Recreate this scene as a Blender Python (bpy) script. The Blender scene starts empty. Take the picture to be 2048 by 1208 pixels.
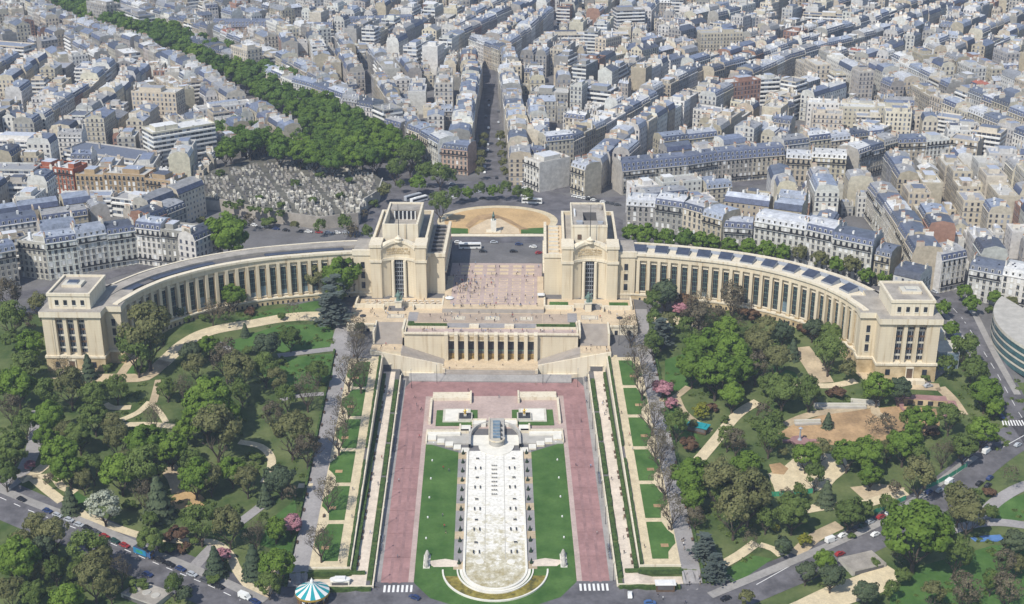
import bpy, bmesh, math, random
import numpy as np
from mathutils import Vector, Matrix
R = math.radians
C = bpy.context.scene.collection
sc = bpy.context.scene
# ---------------------------------------------------------------- camera, sky, sun, exposure
F = 2700.0; TH = R(22.1); YAW = R(.764); CAMZ = 270.0
cam = bpy.data.cameras.new('camera'); camo = bpy.data.objects.new('camera', cam); C.objects.link(camo)
cam.sensor_width = 36; cam.lens = F / 2048 * 36; cam.clip_start = 1; cam.clip_end = 9000
camo.location = (0, 0, CAMZ); camo.rotation_euler = (math.pi / 2 - TH, 0, -YAW)
sc.camera = camo
SUN_EL = R(50); SUN_AZ = math.atan2(-.62, -.78)          # direction to the sun: behind the camera and to its left
sd = Vector((math.sin(SUN_AZ) * math.cos(SUN_EL), math.cos(SUN_AZ) * math.cos(SUN_EL), math.sin(SUN_EL)))
W = bpy.data.worlds.new('World'); sc.world = W; W.use_nodes = True
nt = W.node_tree; bg = nt.nodes['Background']
sky = nt.nodes.new('ShaderNodeTexSky'); sky.sky_type = 'NISHITA'; sky.sun_disc = False
sky.sun_elevation = SUN_EL; sky.sun_rotation = SUN_AZ; sky.air_density = 1.0; sky.dust_density = .6; sky.ozone_density = 1.5
nt.links.new(sky.outputs[0], bg.inputs[0]); bg.inputs[1].default_value = .14
sl = bpy.data.lights.new('sun', 'SUN'); sl.energy = 4.6; sl.angle = R(.5); sl.color = (1, .95, .86)
so = bpy.data.objects.new('sun', sl); C.objects.link(so); so.rotation_euler = sd.to_track_quat('Z', 'Y').to_euler()
so.location = (-300, -300, 800)
sc.view_settings.view_transform = 'Standard'; sc.view_settings.look = 'None'
sc.view_settings.gamma = 1; sc.view_settings.exposure = 0.03
sc.cycles.max_bounces = 5; sc.cycles.diffuse_bounces = 2; sc.cycles.transparent_max_bounces = 6
sc.cycles.volume_bounces = 0

# ---------------------------------------------------------------- picture <-> place
_c, _s, _cy, _sy = math.cos(TH), math.sin(TH), math.cos(YAW), math.sin(YAW)
def P(px, py, z):
    u = (px - 1024) / F; v = (py - 604) / F
    D = (CAMZ - z) / (_s + v * _c); fw = D * (_c - v * _s); r = u * D
    return (r * _cy + fw * _sy, fw * _cy - r * _sy)
def dep(x, y, z):
    return (x * _sy + y * _cy) * _c + (CAMZ - z) * _s
def I(x, y, z):
    fw = x * _sy + y * _cy; r = x * _cy - y * _sy; h = CAMZ - z
    D = fw * _c + h * _s
    return (1024 + F * r / D, 604 + F * (h * _c - fw * _s) / D)
def lerp(a, b, t): return a + (b - a) * t
def clamp(t, a=0., b=1.): return max(a, min(b, t))
def sm(t): t = clamp(t); return t * t * (3 - 2 * t)
def pl(t, pts):
    if t <= pts[0][0]: return pts[0][1]
    for (a, va), (b, vb) in zip(pts, pts[1:]):
        if t <= b: return lerp(va, vb, (t - a) / (b - a))
    return pts[-1][1]
def z_mid(y): return pl(y, [(400, 0), (553, 5), (570, 5.6), (592, 6), (600, 21.5), (638, 23.9), (658, 24.5), (668, 25)])
def z_prom(y): return z_mid(y) + pl(y, [(398, 0), (398.6, 1.1), (560, 3.2), (600, 3.2), (601, 0)])
def z_up(y): return pl(y, [(406, 0), (406.6, 2.6), (562, 15.3), (572, 17), (592, 21.5), (600, 21.5), (640, 24.6), (660, 25)])
def z_side(x, y):
    k = .0955 + .016 * sm((abs(x) - 75) / 70)
    return clamp(pl(y, [(390, 0), (590, 200 * k)]), 0, 22) if y < 590 else pl(y, [(590, min(22, 200 * k)), (602, 21.6), (620, 22.2), (650, 25)])
def Z(x, y):
    a = abs(x + .5)
    if a < 42.6: return z_mid(y)
    if a < 43.2: return lerp(z_mid(y), z_prom(y), (a - 42.6) / .6)
    if a < 50.6: return z_prom(y)
    if a < 51.4: return lerp(z_prom(y), z_up(y), (a - 50.6) / .8)
    if a < 66: return z_up(y)
    if a < 76: return lerp(z_up(y), z_side(x, y), (a - 66) / 10)
    return z_side(x, y)
def G(px, py, dz=0.):
    """point of the terrain seen at a picture position (dz above it)"""
    z = 10.
    for _ in range(40):
        x, y = P(px, py, z + dz); z = lerp(z, Z(x, y), .6)
    return (x, y, z)

# ---------------------------------------------------------------- materials
MATS = {}
def newmat(name):
    m = bpy.data.materials.new(name); m.use_nodes = True; MATS[name] = m
    n = m.node_tree.nodes; return m, n, m.node_tree.links, n['Principled BSDF']
def ramp(n, l, src, stops, interp='LINEAR'):
    r = n.new('ShaderNodeValToRGB'); r.color_ramp.interpolation = interp
    e = r.color_ramp.elements
    while len(e) < len(stops): e.new(.5)
    for el, (p, c) in zip(e, stops):
        el.position = p; el.color = (*c, 1) if len(c) == 3 else c
    l.new(src, r.inputs[0]); return r.outputs[0]
def noise(n, l, scale, detail=4, src=None, rough=.6):
    t = n.new('ShaderNodeTexNoise'); t.inputs['Scale'].default_value = scale; t.inputs['Detail'].default_value = detail
    t.inputs['Roughness'].default_value = rough
    if src is None: src = n.new('ShaderNodeNewGeometry').outputs['Position']
    l.new(src, t.inputs['Vector']); return t.outputs['Fac']
def mixc(n, l, fac, a, b, mode='MIX'):
    m = n.new('ShaderNodeMix'); m.data_type = 'RGBA'; m.blend_type = mode
    for s, v in ((m.inputs[0], fac), (m.inputs[6], a), (m.inputs[7], b)):
        if hasattr(v, 'is_output'): l.new(v, s)
        elif isinstance(v, (int, float)): s.default_value = v
        else: s.default_value = (*v, 1)
    return m.outputs[2]
def math_(n, l, op, a, b=0., c=None):
    m = n.new('ShaderNodeMath'); m.operation = op
    for i, v in enumerate((a, b) if c is None else (a, b, c)):
        if hasattr(v, 'is_output'): l.new(v, m.inputs[i])
        else: m.inputs[i].default_value = v
    return m.outputs[0]
def mul(c, k): return tuple(min(1, a * k) for a in c)
def M(name, col, rough=.85, var=.18, scale=.25, col2=None, metal=0., fine=0., spec=.25, lo=.35, hi=.65):
    m, n, l, b = newmat(name)
    f = noise(n, l, scale)
    o = ramp(n, l, f, [(lo, mul(col, 1 - var)), (hi, col2 or mul(col, 1 + var))])
    if fine:
        f2 = noise(n, l, fine, 2)
        o = mixc(n, l, 1., o, ramp(n, l, f2, [(.3, (.88,) * 3), (.7, (1.08,) * 3)]), 'MULTIPLY')
    l.new(o, b.inputs['Base Color']); b.inputs['Roughness'].default_value = rough
    b.inputs['Metallic'].default_value = metal; b.inputs['Specular IOR Level'].default_value = spec
    return m
def streaky(name, col):
    m, n, l, b = newmat(name); mp = n.new('ShaderNodeMapping'); mp.inputs['Scale'].default_value = (.9, .9, .05); l.new(n.new('ShaderNodeNewGeometry').outputs['Position'], mp.inputs[0])
    o = ramp(n, l, noise(n, l, .07), [(.35, mul(col, .94)), (.65, mul(col, 1.05))])
    o = mixc(n, l, 1., o, ramp(n, l, noise(n, l, .8, 4, mp.outputs[0]), [(.28, (.70, .62, .52)), (.44, (.96, .94, .92)), (.7, (1.03,) * 3)]), 'MULTIPLY')
    br = n.new('ShaderNodeTexNoise'); sp = n.new('ShaderNodeSeparateXYZ'); l.new(n.new('ShaderNodeNewGeometry').outputs['Position'], sp.inputs[0])
    crs = math_(n, l, 'LESS_THAN', math_(n, l, 'FRACT', math_(n, l, 'MULTIPLY', sp.outputs[2], .8)), .08)
    o = mixc(n, l, math_(n, l, 'MULTIPLY', crs, .12), o, (.2, .17, .12))
    l.new(o, b.inputs['Base Color']); b.inputs['Roughness'].default_value = .88; b.inputs['Specular IOR Level'].default_value = .2
streaky('limestone', (.64, .56, .415))
streaky('limestone_pale', (.70, .635, .50))
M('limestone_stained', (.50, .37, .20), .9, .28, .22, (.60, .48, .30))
M('roof_stone', (.34, .31, .27), .9, .2, .15, fine=1.)
M('roof_dark', (.13, .125, .125), .9, .2, .2)
M('white_stone', (.72, .69, .61), .7, .08, .3)
M('terrace_paving', (.58, .46, .31), .9, .1, .2, fine=1.2)
M('terrace_mid', (.42, .335, .26), .9, .1, .15, fine=1.)
M('stair_stone', (.36, .32, .28), .9, .1, .3)
M('gravel_pale', (.58, .49, .33), .95, .12, .3, fine=1.5)
M('gravel_grey', (.29, .275, .27), .95, .14, .08, fine=1.)
M('path_earth', (.45, .36, .24), .95, .2, .12, fine=1.)
M('bare_earth', (.36, .24, .13), .95, .25, .1, fine=.8)
M('sand_tan', (.50, .34, .17), .95, .14, .08, fine=.8)
M('promenade_stone', (.64, .55, .45), .9, .12, .2, fine=.9)
M('red_paving', (.32, .185, .175), .9, .16, .12, fine=.7)
M('red_paving_pale', (.45, .35, .31), .9, .1, .1, fine=.9)
M('joint_red', (.25, .14, .13), .9, .2, .4)
M('tyre_worn', (.295, .175, .168), .9, .16, .18, fine=.8)
M('asphalt', (.125, .12, .128), .92, .28, .14, fine=.8)
M('asphalt_pale', (.15, .145, .145), .92, .18, .06, fine=.9)
M('pavement_grey', (.30, .285, .27), .92, .14, .1, fine=.9)
M('road_paint', (.75, .74, .72), .8, .06, .8)
M('bronze', (.13, .20, .17), .55, .3, 1.5)
M('gold_leaf', (.62, .42, .10), .4, .15, 2., metal=.6)
M('dark_glass', (.028, .032, .042), .15, .5, .35, spec=.5)
M('dark_metal', (.045, .047, .05), .5, .2, 1.)
M('black_iron', (.03, .03, .032), .6, .2, 1.)
M('white_paint', (.70, .70, .68), .5, .05, .8)
M('grey_metal', (.34, .36, .39), .45, .12, 1.)
M('solar_glass', (.055, .065, .095), .3, .2, .4, spec=.4)
M('hedge_leaf', (.045, .085, .022), .9, .35, .8, (.075, .125, .03), fine=3.)
M('topiary_leaf', (.022, .04, .022), .9, .3, 1.)
M('earth_soil', (.16, .115, .075), .95, .3, .3)
M('wood_brown', (.13, .085, .055), .8, .2, 1.)
M('bronze_door', (.30, .19, .06), .5, .35, .6, (.42, .29, .10))
M('light_ledge', (.55, .52, .44), .8, .1, .5)
M('teal_canvas', (.02, .27, .30), .8, .1, .6)
M('blue_tarp', (.03, .22, .42), .7, .1, .6)
M('red_paint', (.45, .03, .025), .5, .1, .6)
M('orange_paint', (.75, .18, .03), .5, .1, .6)
M('green_paint', (.05, .30, .17), .6, .15, .8)
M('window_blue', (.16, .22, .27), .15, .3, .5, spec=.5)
M('window_green', (.06, .13, .14), .12, .3, .3, spec=.5)
M('concrete', (.42, .40, .36), .9, .12, .3)
M('pond_water', (.10, .20, .42), .2, .2, .3, spec=.5)
M('lawn', (.048, .122, .022), .95, .2, .11, (.090, .170, .042), fine=.9, lo=.3, hi=.72)
M('garden_grass', (.066, .115, .028), .95, .3, .07, (.130, .155, .058), fine=.7)
M('cemetery_ground', (.12, .115, .095), .95, .3, .15, fine=.8)
# drained basin floor: white render with ochre algae stains towards the low end
m, n, l, b = newmat('basin_floor')
pos = n.new('ShaderNodeNewGeometry').outputs['Position']
sep = n.new('ShaderNodeSeparateXYZ'); l.new(pos, sep.inputs[0])
g_ = math_(n, l, 'MULTIPLY_ADD', sep.outputs[1], -1 / 75., 465 / 75.)   # 0 at Y=465 .. 1 at Y=390
f1 = math_(n, l, 'ADD', noise(n, l, .3, 9, rough=.78), math_(n, l, 'MULTIPLY', math_(n, l, 'MAXIMUM', g_, 0.), .30))
o1 = ramp(n, l, f1, [(.60, (.74, .715, .65)), (.68, (.56, .52, .40)), (.76, (.43, .385, .26)), (.88, (.33, .27, .13))])
o2 = mixc(n, l, 1., o1, ramp(n, l, noise(n, l, .9, 3), [(.3, (.80, .79, .77)), (.55, (1.06,) * 3)]), 'MULTIPLY')
l.new(o2, b.inputs['Base Color']); b.inputs['Roughness'].default_value = .8
m, n, l, b = newmat('algae_water')
l.new(ramp(n, l, noise(n, l, .35, 5, rough=.7), [(.35, (.06, .06, .012)), (.52, (.24, .19, .03)), (.68, (.36, .31, .08))]), b.inputs['Base Color'])
b.inputs['Roughness'].default_value = .35
# ground of the whole place is one sheet with two materials: park soil and grass / city asphalt
# facades: windows laid out by UV (one unit = one bay, one storey)
def facade(name, wx, wy, vc, glass_lo, glass_hi, band=0., bandcol=(.8, .8, .78), rail=.5):
    m, n, l, b = newmat(name)
    at = n.new('ShaderNodeAttribute'); at.attribute_name = 'tint'
    uv = n.new('ShaderNodeUVMap'); uv.uv_map = 'UVMap'
    s_ = n.new('ShaderNodeSeparateXYZ'); l.new(uv.outputs[0], s_.inputs[0])
    u, v = s_.outputs[0], s_.outputs[1]
    fu = math_(n, l, 'FRACT', u); fv = math_(n, l, 'FRACT', v)
    inx = math_(n, l, 'LESS_THAN', math_(n, l, 'ABSOLUTE', math_(n, l, 'SUBTRACT', fu, .5)), wx)
    iny = math_(n, l, 'LESS_THAN', math_(n, l, 'ABSOLUTE', math_(n, l, 'SUBTRACT', fv, vc)), wy)
    win = math_(n, l, 'MULTIPLY', inx, iny)
    cb = n.new('ShaderNodeCombineXYZ'); l.new(math_(n, l, 'FLOOR', u), cb.inputs[0]); l.new(math_(n, l, 'FLOOR', v), cb.inputs[1])
    l.new(math_(n, l, 'MULTIPLY', at.outputs['Fac'], 97.), cb.inputs[2])
    wn = n.new('ShaderNodeTexWhiteNoise'); l.new(cb.outputs[0], wn.inputs[0])
    gl = ramp(n, l, wn.outputs[0], [(0, glass_lo), (.6, mul(glass_lo, 1.8)), (.8, glass_hi), (1, mul(glass_hi, 1.6))])
    wall = mixc(n, l, 1., at.outputs['Color'], ramp(n, l, noise(n, l, .22, 5), [(.3, (.84, .82, .80)), (.65, (1.08,) * 3)]), 'MULTIPLY')
    if band:
        bd = math_(n, l, 'LESS_THAN', fv, band); wall = mixc(n, l, bd, wall, bandcol)
    elif rail:
        # iron balcony rails on some storeys, a moulded course on the others
        cv = n.new('ShaderNodeCombineXYZ'); l.new(math_(n, l, 'FLOOR', v), cv.inputs[0]); l.new(math_(n, l, 'MULTIPLY', at.outputs['Fac'], 31.), cv.inputs[1])
        w2 = n.new('ShaderNodeTexWhiteNoise'); l.new(cv.outputs[0], w2.inputs[0])
        on = math_(n, l, 'LESS_THAN', w2.outputs[0], rail)
        rb = math_(n, l, 'MULTIPLY', math_(n, l, 'LESS_THAN', fv, .17), on)
        wall = mixc(n, l, math_(n, l, 'MULTIPLY', rb, .72), wall, (.05, .05, .06))
        lb = math_(n, l, 'GREATER_THAN', fv, .95)
        wall = mixc(n, l, math_(n, l, 'MULTIPLY', lb, .5), wall, (.75, .7, .6))
    l.new(mixc(n, l, win, wall, gl), b.inputs['Base Color'])
    l.new(math_(n, l, 'MULTIPLY_ADD', win, -.6, .88), b.inputs['Roughness'])
    return m
facade('facade_stone', .2, .30, .50, (.035, .038, .05), (.20, .22, .26))
facade('facade_plain', .17, .22, .52, (.035, .038, .05), (.22, .24, .28), rail=0.)
facade('facade_band', .46, .25, .66, (.03, .034, .045), (.22, .25, .30), band=.40, bandcol=(.72, .71, .67))
def tinted(name, rough=.85, var=.2, scale=.3, spec=.25, fine=0., seam=0.):
    m, n, l, b = newmat(name)
    at = n.new('ShaderNodeAttribute'); at.attribute_name = 'tint'
    o = mixc(n, l, 1., at.outputs['Color'], ramp(n, l, noise(n, l, scale, 5), [(.3, (1 - var,) * 3), (.68, (1 + var,) * 3)]), 'MULTIPLY')
    if fine: o = mixc(n, l, 1., o, ramp(n, l, noise(n, l, fine, 2), [(.3, (.8,) * 3), (.7, (1.15,) * 3)]), 'MULTIPLY')
    l.new(o, b.inputs['Base Color']); b.inputs['Roughness'].default_value = rough; b.inputs['Specular IOR Level'].default_value = spec
    return m
tinted('wall_blank', .92, .09, .1, fine=.5)
tinted('zinc', .5, .2, .25, .4, fine=.6)
tinted('slate', .6, .25, .5, .4, fine=1.2)
tinted('clutter', .8, .15, .6)

# ---------------------------------------------------------------- mesh builder
IDF = lambda x, y, z: (x, y, z)
class MB:
    def __init__(s, xf=None):
        s.v = []; s.f = []; s.m = []; s.u = []; s.t = []; s.xf = xf or IDF; s.mats = []
    def mi(s, m):
        if m not in s.mats: s.mats.append(m)
        return s.mats.index(m)
    def face(s, pts, m, uv=None, tint=(.5, .5, .5)):
        k = len(s.v); s.v += [s.xf(*p) for p in pts]; s.f.append(tuple(range(k, k + len(pts))))
        s.m.append(s.mi(m)); s.u.append(uv or [(0, 0)] * len(pts)); s.t.append(tint)
    def box(s, x0, x1, y0, y1, z0, z1, m, tint=(.5, .5, .5), top=None, bottom=False, ttint=None):
        a, b, c, d = (x0, y0), (x1, y0), (x1, y1), (x0, y1)
        for p, q in ((a, b), (b, c), (c, d), (d, a)):
            s.face([(*p, z0), (*q, z0), (*q, z1), (*p, z1)], m, None, tint)
        s.face([(*a, z1), (*b, z1), (*c, z1), (*d, z1)], top or m, None, ttint or tint)
        if bottom: s.face([(*d, z0), (*c, z0), (*b, z0), (*a, z0)], m, None, tint)
    def prism(s, poly, z0, z1, m, top=None, tint=(.5, .5, .5), cap=True):
        """poly counter-clockwise; z0/z1 numbers or functions of (x,y)"""
        f0 = z0 if callable(z0) else (lambda x, y: z0); f1 = z1 if callable(z1) else (lambda x, y: z1)
        n = len(poly)
        for i in range(n):
            p, q = poly[i], poly[(i + 1) % n]
            s.face([(*p, f0(*p)), (*q, f0(*q)), (*q, f1(*q)), (*p, f1(*p))], m, None, tint)
        if cap: s.face([(*p, f1(*p)) for p in poly], top or m, None, tint)
    def lathe(s, prof, n, m, cx=0, cy=0, z=0, tint=(.5, .5, .5), a0=0., a1=None, cap=True):
        a1 = a1 if a1 is not None else 2 * math.pi
        for (r0, h0), (r1, h1) in zip(prof, prof[1:]):
            for i in range(n):
                t0, t1 = lerp(a0, a1, i / n), lerp(a0, a1, (i + 1) / n)
                q = [(cx + r * math.cos(t), cy + r * math.sin(t), z + h) for r, t, h in ((r0, t0, h0), (r0, t1, h0), (r1, t1, h1), (r1, t0, h1))]
                if r0 < 1e-4: q = [q[0], q[2], q[3]]
                elif r1 < 1e-4: q = q[:3]
                s.face(q, m, None, tint)
        if cap and prof[-1][0] > 1e-4:
            r, h = prof[-1]
            s.face([(cx + r * math.cos(lerp(a0, a1, i / n)), cy + r * math.sin(lerp(a0, a1, i / n)), z + h) for i in range(n)], m, None, tint)
    def tube(s, p, q, r0, r1, m, n=6, tint=(.5, .5, .5)):
        p, q = Vector(p), Vector(q); d = (q - p).normalized()
        a = d.orthogonal().normalized(); b = d.cross(a)
        A = [p + r0 * (a * math.cos(2 * math.pi * i / n) + b * math.sin(2 * math.pi * i / n)) for i in range(n)]
        B = [q + r1 * (a * math.cos(2 * math.pi * i / n) + b * math.sin(2 * math.pi * i / n)) for i in range(n)]
        for i in range(n):
            j = (i + 1) % n
            s.face([tuple(A[i]), tuple(A[j]), tuple(B[j]), tuple(B[i])], m, None, tint)
        s.face([tuple(x) for x in B], m, None, tint)
    def mesh(s, name):
        me = bpy.data.meshes.new(name)
        if not s.f: return me
        me.from_pydata(s.v, [], s.f)
        for m in s.mats: me.materials.append(MATS[m])
        me.polygons.foreach_set('material_index', s.m)
        uv = me.uv_layers.new(name='UVMap')
        uv.data.foreach_set('uv', [c for f in s.u for p in f for c in p])
        ca = me.color_attributes.new('tint', 'FLOAT_COLOR', 'CORNER')
        ca.data.foreach_set('color', [c for f, t in zip(s.f, s.t) for _ in f for c in (*t, 1.)])
        me.update(); return me
    def build(s, name, parent=None, weld=False):
        me = s.mesh(name)
        if weld:
            b = bmesh.new(); b.from_mesh(me); bmesh.ops.remove_doubles(b, verts=b.verts, dist=.002)
            bmesh.ops.recalc_face_normals(b, faces=b.faces); b.to_mesh(me); b.free()
        o = bpy.data.objects.new(name, me); C.objects.link(o)
        if parent: o.parent = parent
        return o
WORDS = []
def tag(o, label, cat, group=None, kind=None):
    o['label'] = label; o['category'] = cat
    if group: o['group'] = group
    if kind: o['kind'] = kind
    return o
def thing(name, label, cat, loc=(0, 0, 0), rz=0., group=None):
    o = bpy.data.objects.new(name, None); C.objects.link(o); o.location = loc; o.rotation_euler = (0, 0, rz)
    return tag(o, label, cat, group)
def struct(mb, name, kind='structure'):
    o = mb.build(name); o['kind'] = kind; return o
def dup(o, loc=None, rz=None, scale=None, label=None, group=None, parent=None):
    c = o.copy(); C.objects.link(c)
    if parent is not None: c.parent = parent
    if loc is not None: c.location = loc
    if rz is not None: c.rotation_euler = (0, 0, rz)
    if scale is not None: c.scale = scale
    if label: c['label'] = label
    if group: c['group'] = group
    for ch in list(o.children): dup(ch, parent=c)
    return c
ORD = 'first second third fourth fifth sixth seventh eighth ninth tenth eleventh twelfth thirteenth fourteenth fifteenth sixteenth seventeenth eighteenth nineteenth twentieth'.split()
def ordn(i):
    if i < 20: return ORD[i]
    t = {2: 'twenty', 3: 'thirty', 4: 'forty', 5: 'fifty', 6: 'sixty', 7: 'seventy', 8: 'eighty', 9: 'ninety'}.get((i + 1) // 10, 'hundred')
    return t + ('th' if (i + 1) % 10 == 0 else '-' + ORD[(i + 1) % 10 - 1])
NUM = 'zero one two three four five six seven eight nine ten eleven twelve'.split()
# ---- sheets draped over the terrain
def drape_strip(mb, pts, w, m, lift=.1, step=2.5, zf=Z, across=3, w1=None):
    """pts world polyline; a strip of width w following the ground"""
    P2 = [Vector(p[:2]) for p in pts]; out = []
    # smooth (Catmull-Rom)
    for i in range(len(P2) - 1):
        a, b, c, d = P2[max(0, i - 1)], P2[i], P2[i + 1], P2[min(len(P2) - 1, i + 2)]
        k = max(1, int((c - b).length / step))
        for j in range(k):
            t = j / k
            out.append(.5 * ((2 * b) + (c - a) * t + (2 * a - 5 * b + 4 * c - d) * t * t + (3 * b - a - 3 * c + d) * t ** 3))
    out.append(P2[-1]); rows = []
    for i, p in enumerate(out):
        t = (out[min(i + 1, len(out) - 1)] - out[max(i - 1, 0)]).normalized(); nrm = Vector((-t.y, t.x))
        ww = lerp(w, w1, i / (len(out) - 1)) if w1 else w
        rows.append([p + nrm * ww * (k / across - .5) for k in range(across + 1)])
    for r0, r1 in zip(rows, rows[1:]):
        for k in range(across):
            q = [r0[k + 1], r0[k], r1[k], r1[k + 1]]
            mb.face([(a.x, a.y, zf(a.x, a.y) + lift) for a in q], m)
def drape_poly(mb, poly, m, lift=.1, cell=3.5, zf=Z):
    b = bmesh.new(); vs = [b.verts.new((p[0], p[1], 0)) for p in poly]; b.faces.new(vs)
    bmesh.ops.triangulate(b, faces=b.faces[:])
    for _ in range(7):
        e = [x for x in b.edges if x.calc_length() > cell * 1.6]
        if not e: break
        bmesh.ops.subdivide_edges(b, edges=e, cuts=1, use_grid_fill=False)
        bmesh.ops.triangulate(b, faces=[f for f in b.faces if len(f.verts) > 3])
    for f in b.faces:
        q = [(v.co.x, v.co.y) for v in f.verts]
        if f.normal.z < 0: q.reverse()
        mb.face([(x, y, zf(x, y) + lift) for x, y in q], m)
    b.free()
def gp(*pp): return [G(*p) for p in pp]
# ================================================================ ground, water edges, roads
def YP(py, z=3., px=988): return P(px, py, z)[1]
A2 = R(2.); _ca, _sa = math.cos(A2), math.sin(A2)
def LP(x, y, z=0.): return (-1 + (x + 1) * _ca + (y - 600) * _sa, 600 - (x + 1) * _sa + (y - 600) * _ca, z)
def unL(X, Y):
    dx, dy = X + 1, Y - 600
    return (-1 + dx * _ca - dy * _sa, 600 + dx * _sa + dy * _ca)
def inpoly(x, y, poly):
    c = False; n = len(poly)
    for i in range(n):
        x1, y1 = poly[i][:2]; x2, y2 = poly[i - 1][:2]
        if (y1 > y) != (y2 > y) and x < (x2 - x1) * (y - y1) / (y2 - y1) + x1: c = not c
    return c
PARK_L = [(-72, 380), (-72, 596), (-100, 608), (-150, 620), (-205, 600), (-260, 600), (-330, 520), (-330, 380)]
PARK_R = [(72, 380), (72, 596), (100, 606), (150, 598), (185, 590), (215, 560), (262, 470), (262, 380)]
def ground():
    xs = sorted(set([-1500, -1100, -800, -600, -450] + [i * 4. for i in range(-85, 86)] + [s * a - .5 for s in (-1, 1) for a in (42.6, 43.2, 50.6, 51.4)] + [450, 600, 800, 1100, 1500]))
    ys = sorted(set([150., 250, 320, 340] + [350 + 4. * i for i in range(80)] + [398, 398.6, 406, 406.6, 553, 570, 592, 600] + [680, 720, 800, 1000, 1400, 2000, 2600]))
    v = [(x, y, Z(x, y)) for y in ys for x in xs]; nx = len(xs)
    f = []; mi = []
    for j in range(len(ys) - 1):
        for i in range(nx - 1):
            cx, cy = (xs[i] + xs[i + 1]) / 2, (ys[j] + ys[j + 1]) / 2
            f.append((j * nx + i, j * nx + i + 1, (j + 1) * nx + i + 1, (j + 1) * nx + i))
            park = abs(cx) < 340 and cy < 612 and (inpoly(cx, cy, PARK_L) or inpoly(cx, cy, PARK_R) or cy < 470)
            mi.append(0 if park else 1)
    me = bpy.data.meshes.new('ground'); me.from_pydata(v, [], f); me.materials.append(MATS['garden_grass']); me.materials.append(MATS['asphalt_pale'])
    me.polygons.foreach_set('material_index', mi); o = bpy.data.objects.new('ground', me); C.objects.link(o); o['kind'] = 'structure'
ground()
def rect(x0, x1, y0, y1): return [(x0, y0), (x1, y0), (x1, y1), (x0, y1)]
# streets that border the park, draped
ROAD_L = gp((-60, 968), (60, 1022), (180, 1068), (300, 1122), (420, 1172), (560, 1235), (640, 1270))
ROAD_R = gp((1330, 1240), (1440, 1200), (1560, 1150), (1700, 1092), (1800, 1040), (1900, 975), (1985, 905), (2060, 860), (2140, 820))
ROAD_E = gp((1790, 530), (1880, 585), (1940, 660), (1990, 740), (2040, 830), (2090, 900))
rd = MB()
for pts, w in ((ROAD_L, 19), (ROAD_R, 15), (ROAD_E, 13)): drape_strip(rd, pts, w, 'asphalt', .10, 3)
drape_poly(rd, [(-75, 372), (75, 372), (75, 400), (40.3, 400), (40.3, 403), (-40.3, 403), (-40.3, 400), (-75, 400)], 'asphalt', .11)
struct(rd, 'road')
pv = MB()
drape_strip(pv, [Vector(p[:2]) for p in gp((-60, 952), (60, 1004), (180, 1050), (300, 1103), (420, 1152), (530, 1203))], 3.6, 'pavement_grey', .24, 3)
drape_strip(pv, [Vector(p[:2]) for p in gp((1420, 1192), (1545, 1140), (1690, 1078), (1780, 1034), (1880, 965), (1950, 912))], 3.4, 'pavement_grey', .24, 3)
drape_strip(pv, [Vector(p[:2]) for p in gp((1856, 590), (1915, 665), (1965, 745), (2000, 800))], 3, 'pavement_grey', .24, 3)
drape_strip(pv, [Vector(p[:2]) for p in gp((1930, 600), (1985, 700), (2035, 790))], 3, 'pavement_grey', .24, 3)
struct(pv, 'pavement')
mk = MB()
def dash(pts, n, lenf, w, lift=.13):
    for i in range(n):
        t0 = (i + .2) / n; t1 = t0 + lenf / n; k = (len(pts) - 1)
        def at(t):
            j = min(int(t * k), k - 1); a, b = Vector(pts[j][:2]), Vector(pts[j + 1][:2]); return a.lerp(b, t * k - j), (b - a).normalized()
        (a, d), (b, _) = at(t0), at(t1); nn = Vector((-d.y, d.x)) * w / 2
        mk.face([(q.x, q.y, Z(q.x, q.y) + lift) for q in (a - nn, b - nn, b + nn, a + nn)], 'road_paint')
dash(ROAD_L, 26, .45, .28); dash(ROAD_R, 1, .8, .25); dash(ROAD_E, 18, .5, .22)
for x0 in (-39.5, 28.9):                                                       # zebra crossings below the two red avenues
    yA, yB = YP(1184, 0), YP(1170, 0)
    for i in range(7): mk.face([(x0 + 1.55 * i + a, y, .24) for a, y in ((0, yA), (.8, yA), (.8, yB), (0, yB))], 'road_paint')
for i in range(8):                                                             # zebra on the right-hand junction
    a = G(2003 + 5.5 * i, 841); b = G(2006 + 6 * i, 852)
    mk.face([(a[0], a[1], a[2] + .16), (b[0], b[1], b[2] + .16), (b[0] + .6, b[1], b[2] + .16), (a[0] + .6, a[1], a[2] + .16)], 'road_paint')
struct(mk, 'road_markings')

# ---------------------------------------------------------------- the axis: red avenues, lawns, promenades
YB = YP(1166, 0); YT = YP(793, 4.5); YTT = YP(757, 5)
ax = MB()
red = MB()
for s in (-1, 1):
    a, b = sorted((s * 40.3 - .5, s * 30.6 - .5)); drape_poly(red, rect(a, b, YB, YT), 'red_paving', .10)
    a, b = sorted((s * 30.6 - .5, s * 28.7 - .5)); drape_poly(ax, rect(a, b, YB, YT), 'red_paving_pale', .10)
    a, b = sorted((s * 42.5 - .5, s * 40.3 - .5)); drape_poly(ax, rect(a, b, YB, YTT), 'pavement_grey', .10)
drape_poly(red, [(-40.8, YT), (39.8, YT), (39.8, YTT - 9), (37, YTT - 2), (30, YTT), (-31, YTT), (-38, YTT - 2), (-40.8, YTT - 9)], 'red_paving', .10)
drape_poly(ax, rect(-29.2, 28.2, YP(858, 3.6), YT), 'red_paving_pale', .10)
drape_poly(ax, [(-42.6, YTT - 9), (-40.8, YTT - 9), (-38, YTT - 2), (-31, YTT), (30, YTT), (37, YTT - 2), (39.8, YTT - 9), (41.6, YTT - 9), (41.6, 562), (-42.6, 562)], 'asphalt_pale', .09)
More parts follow.
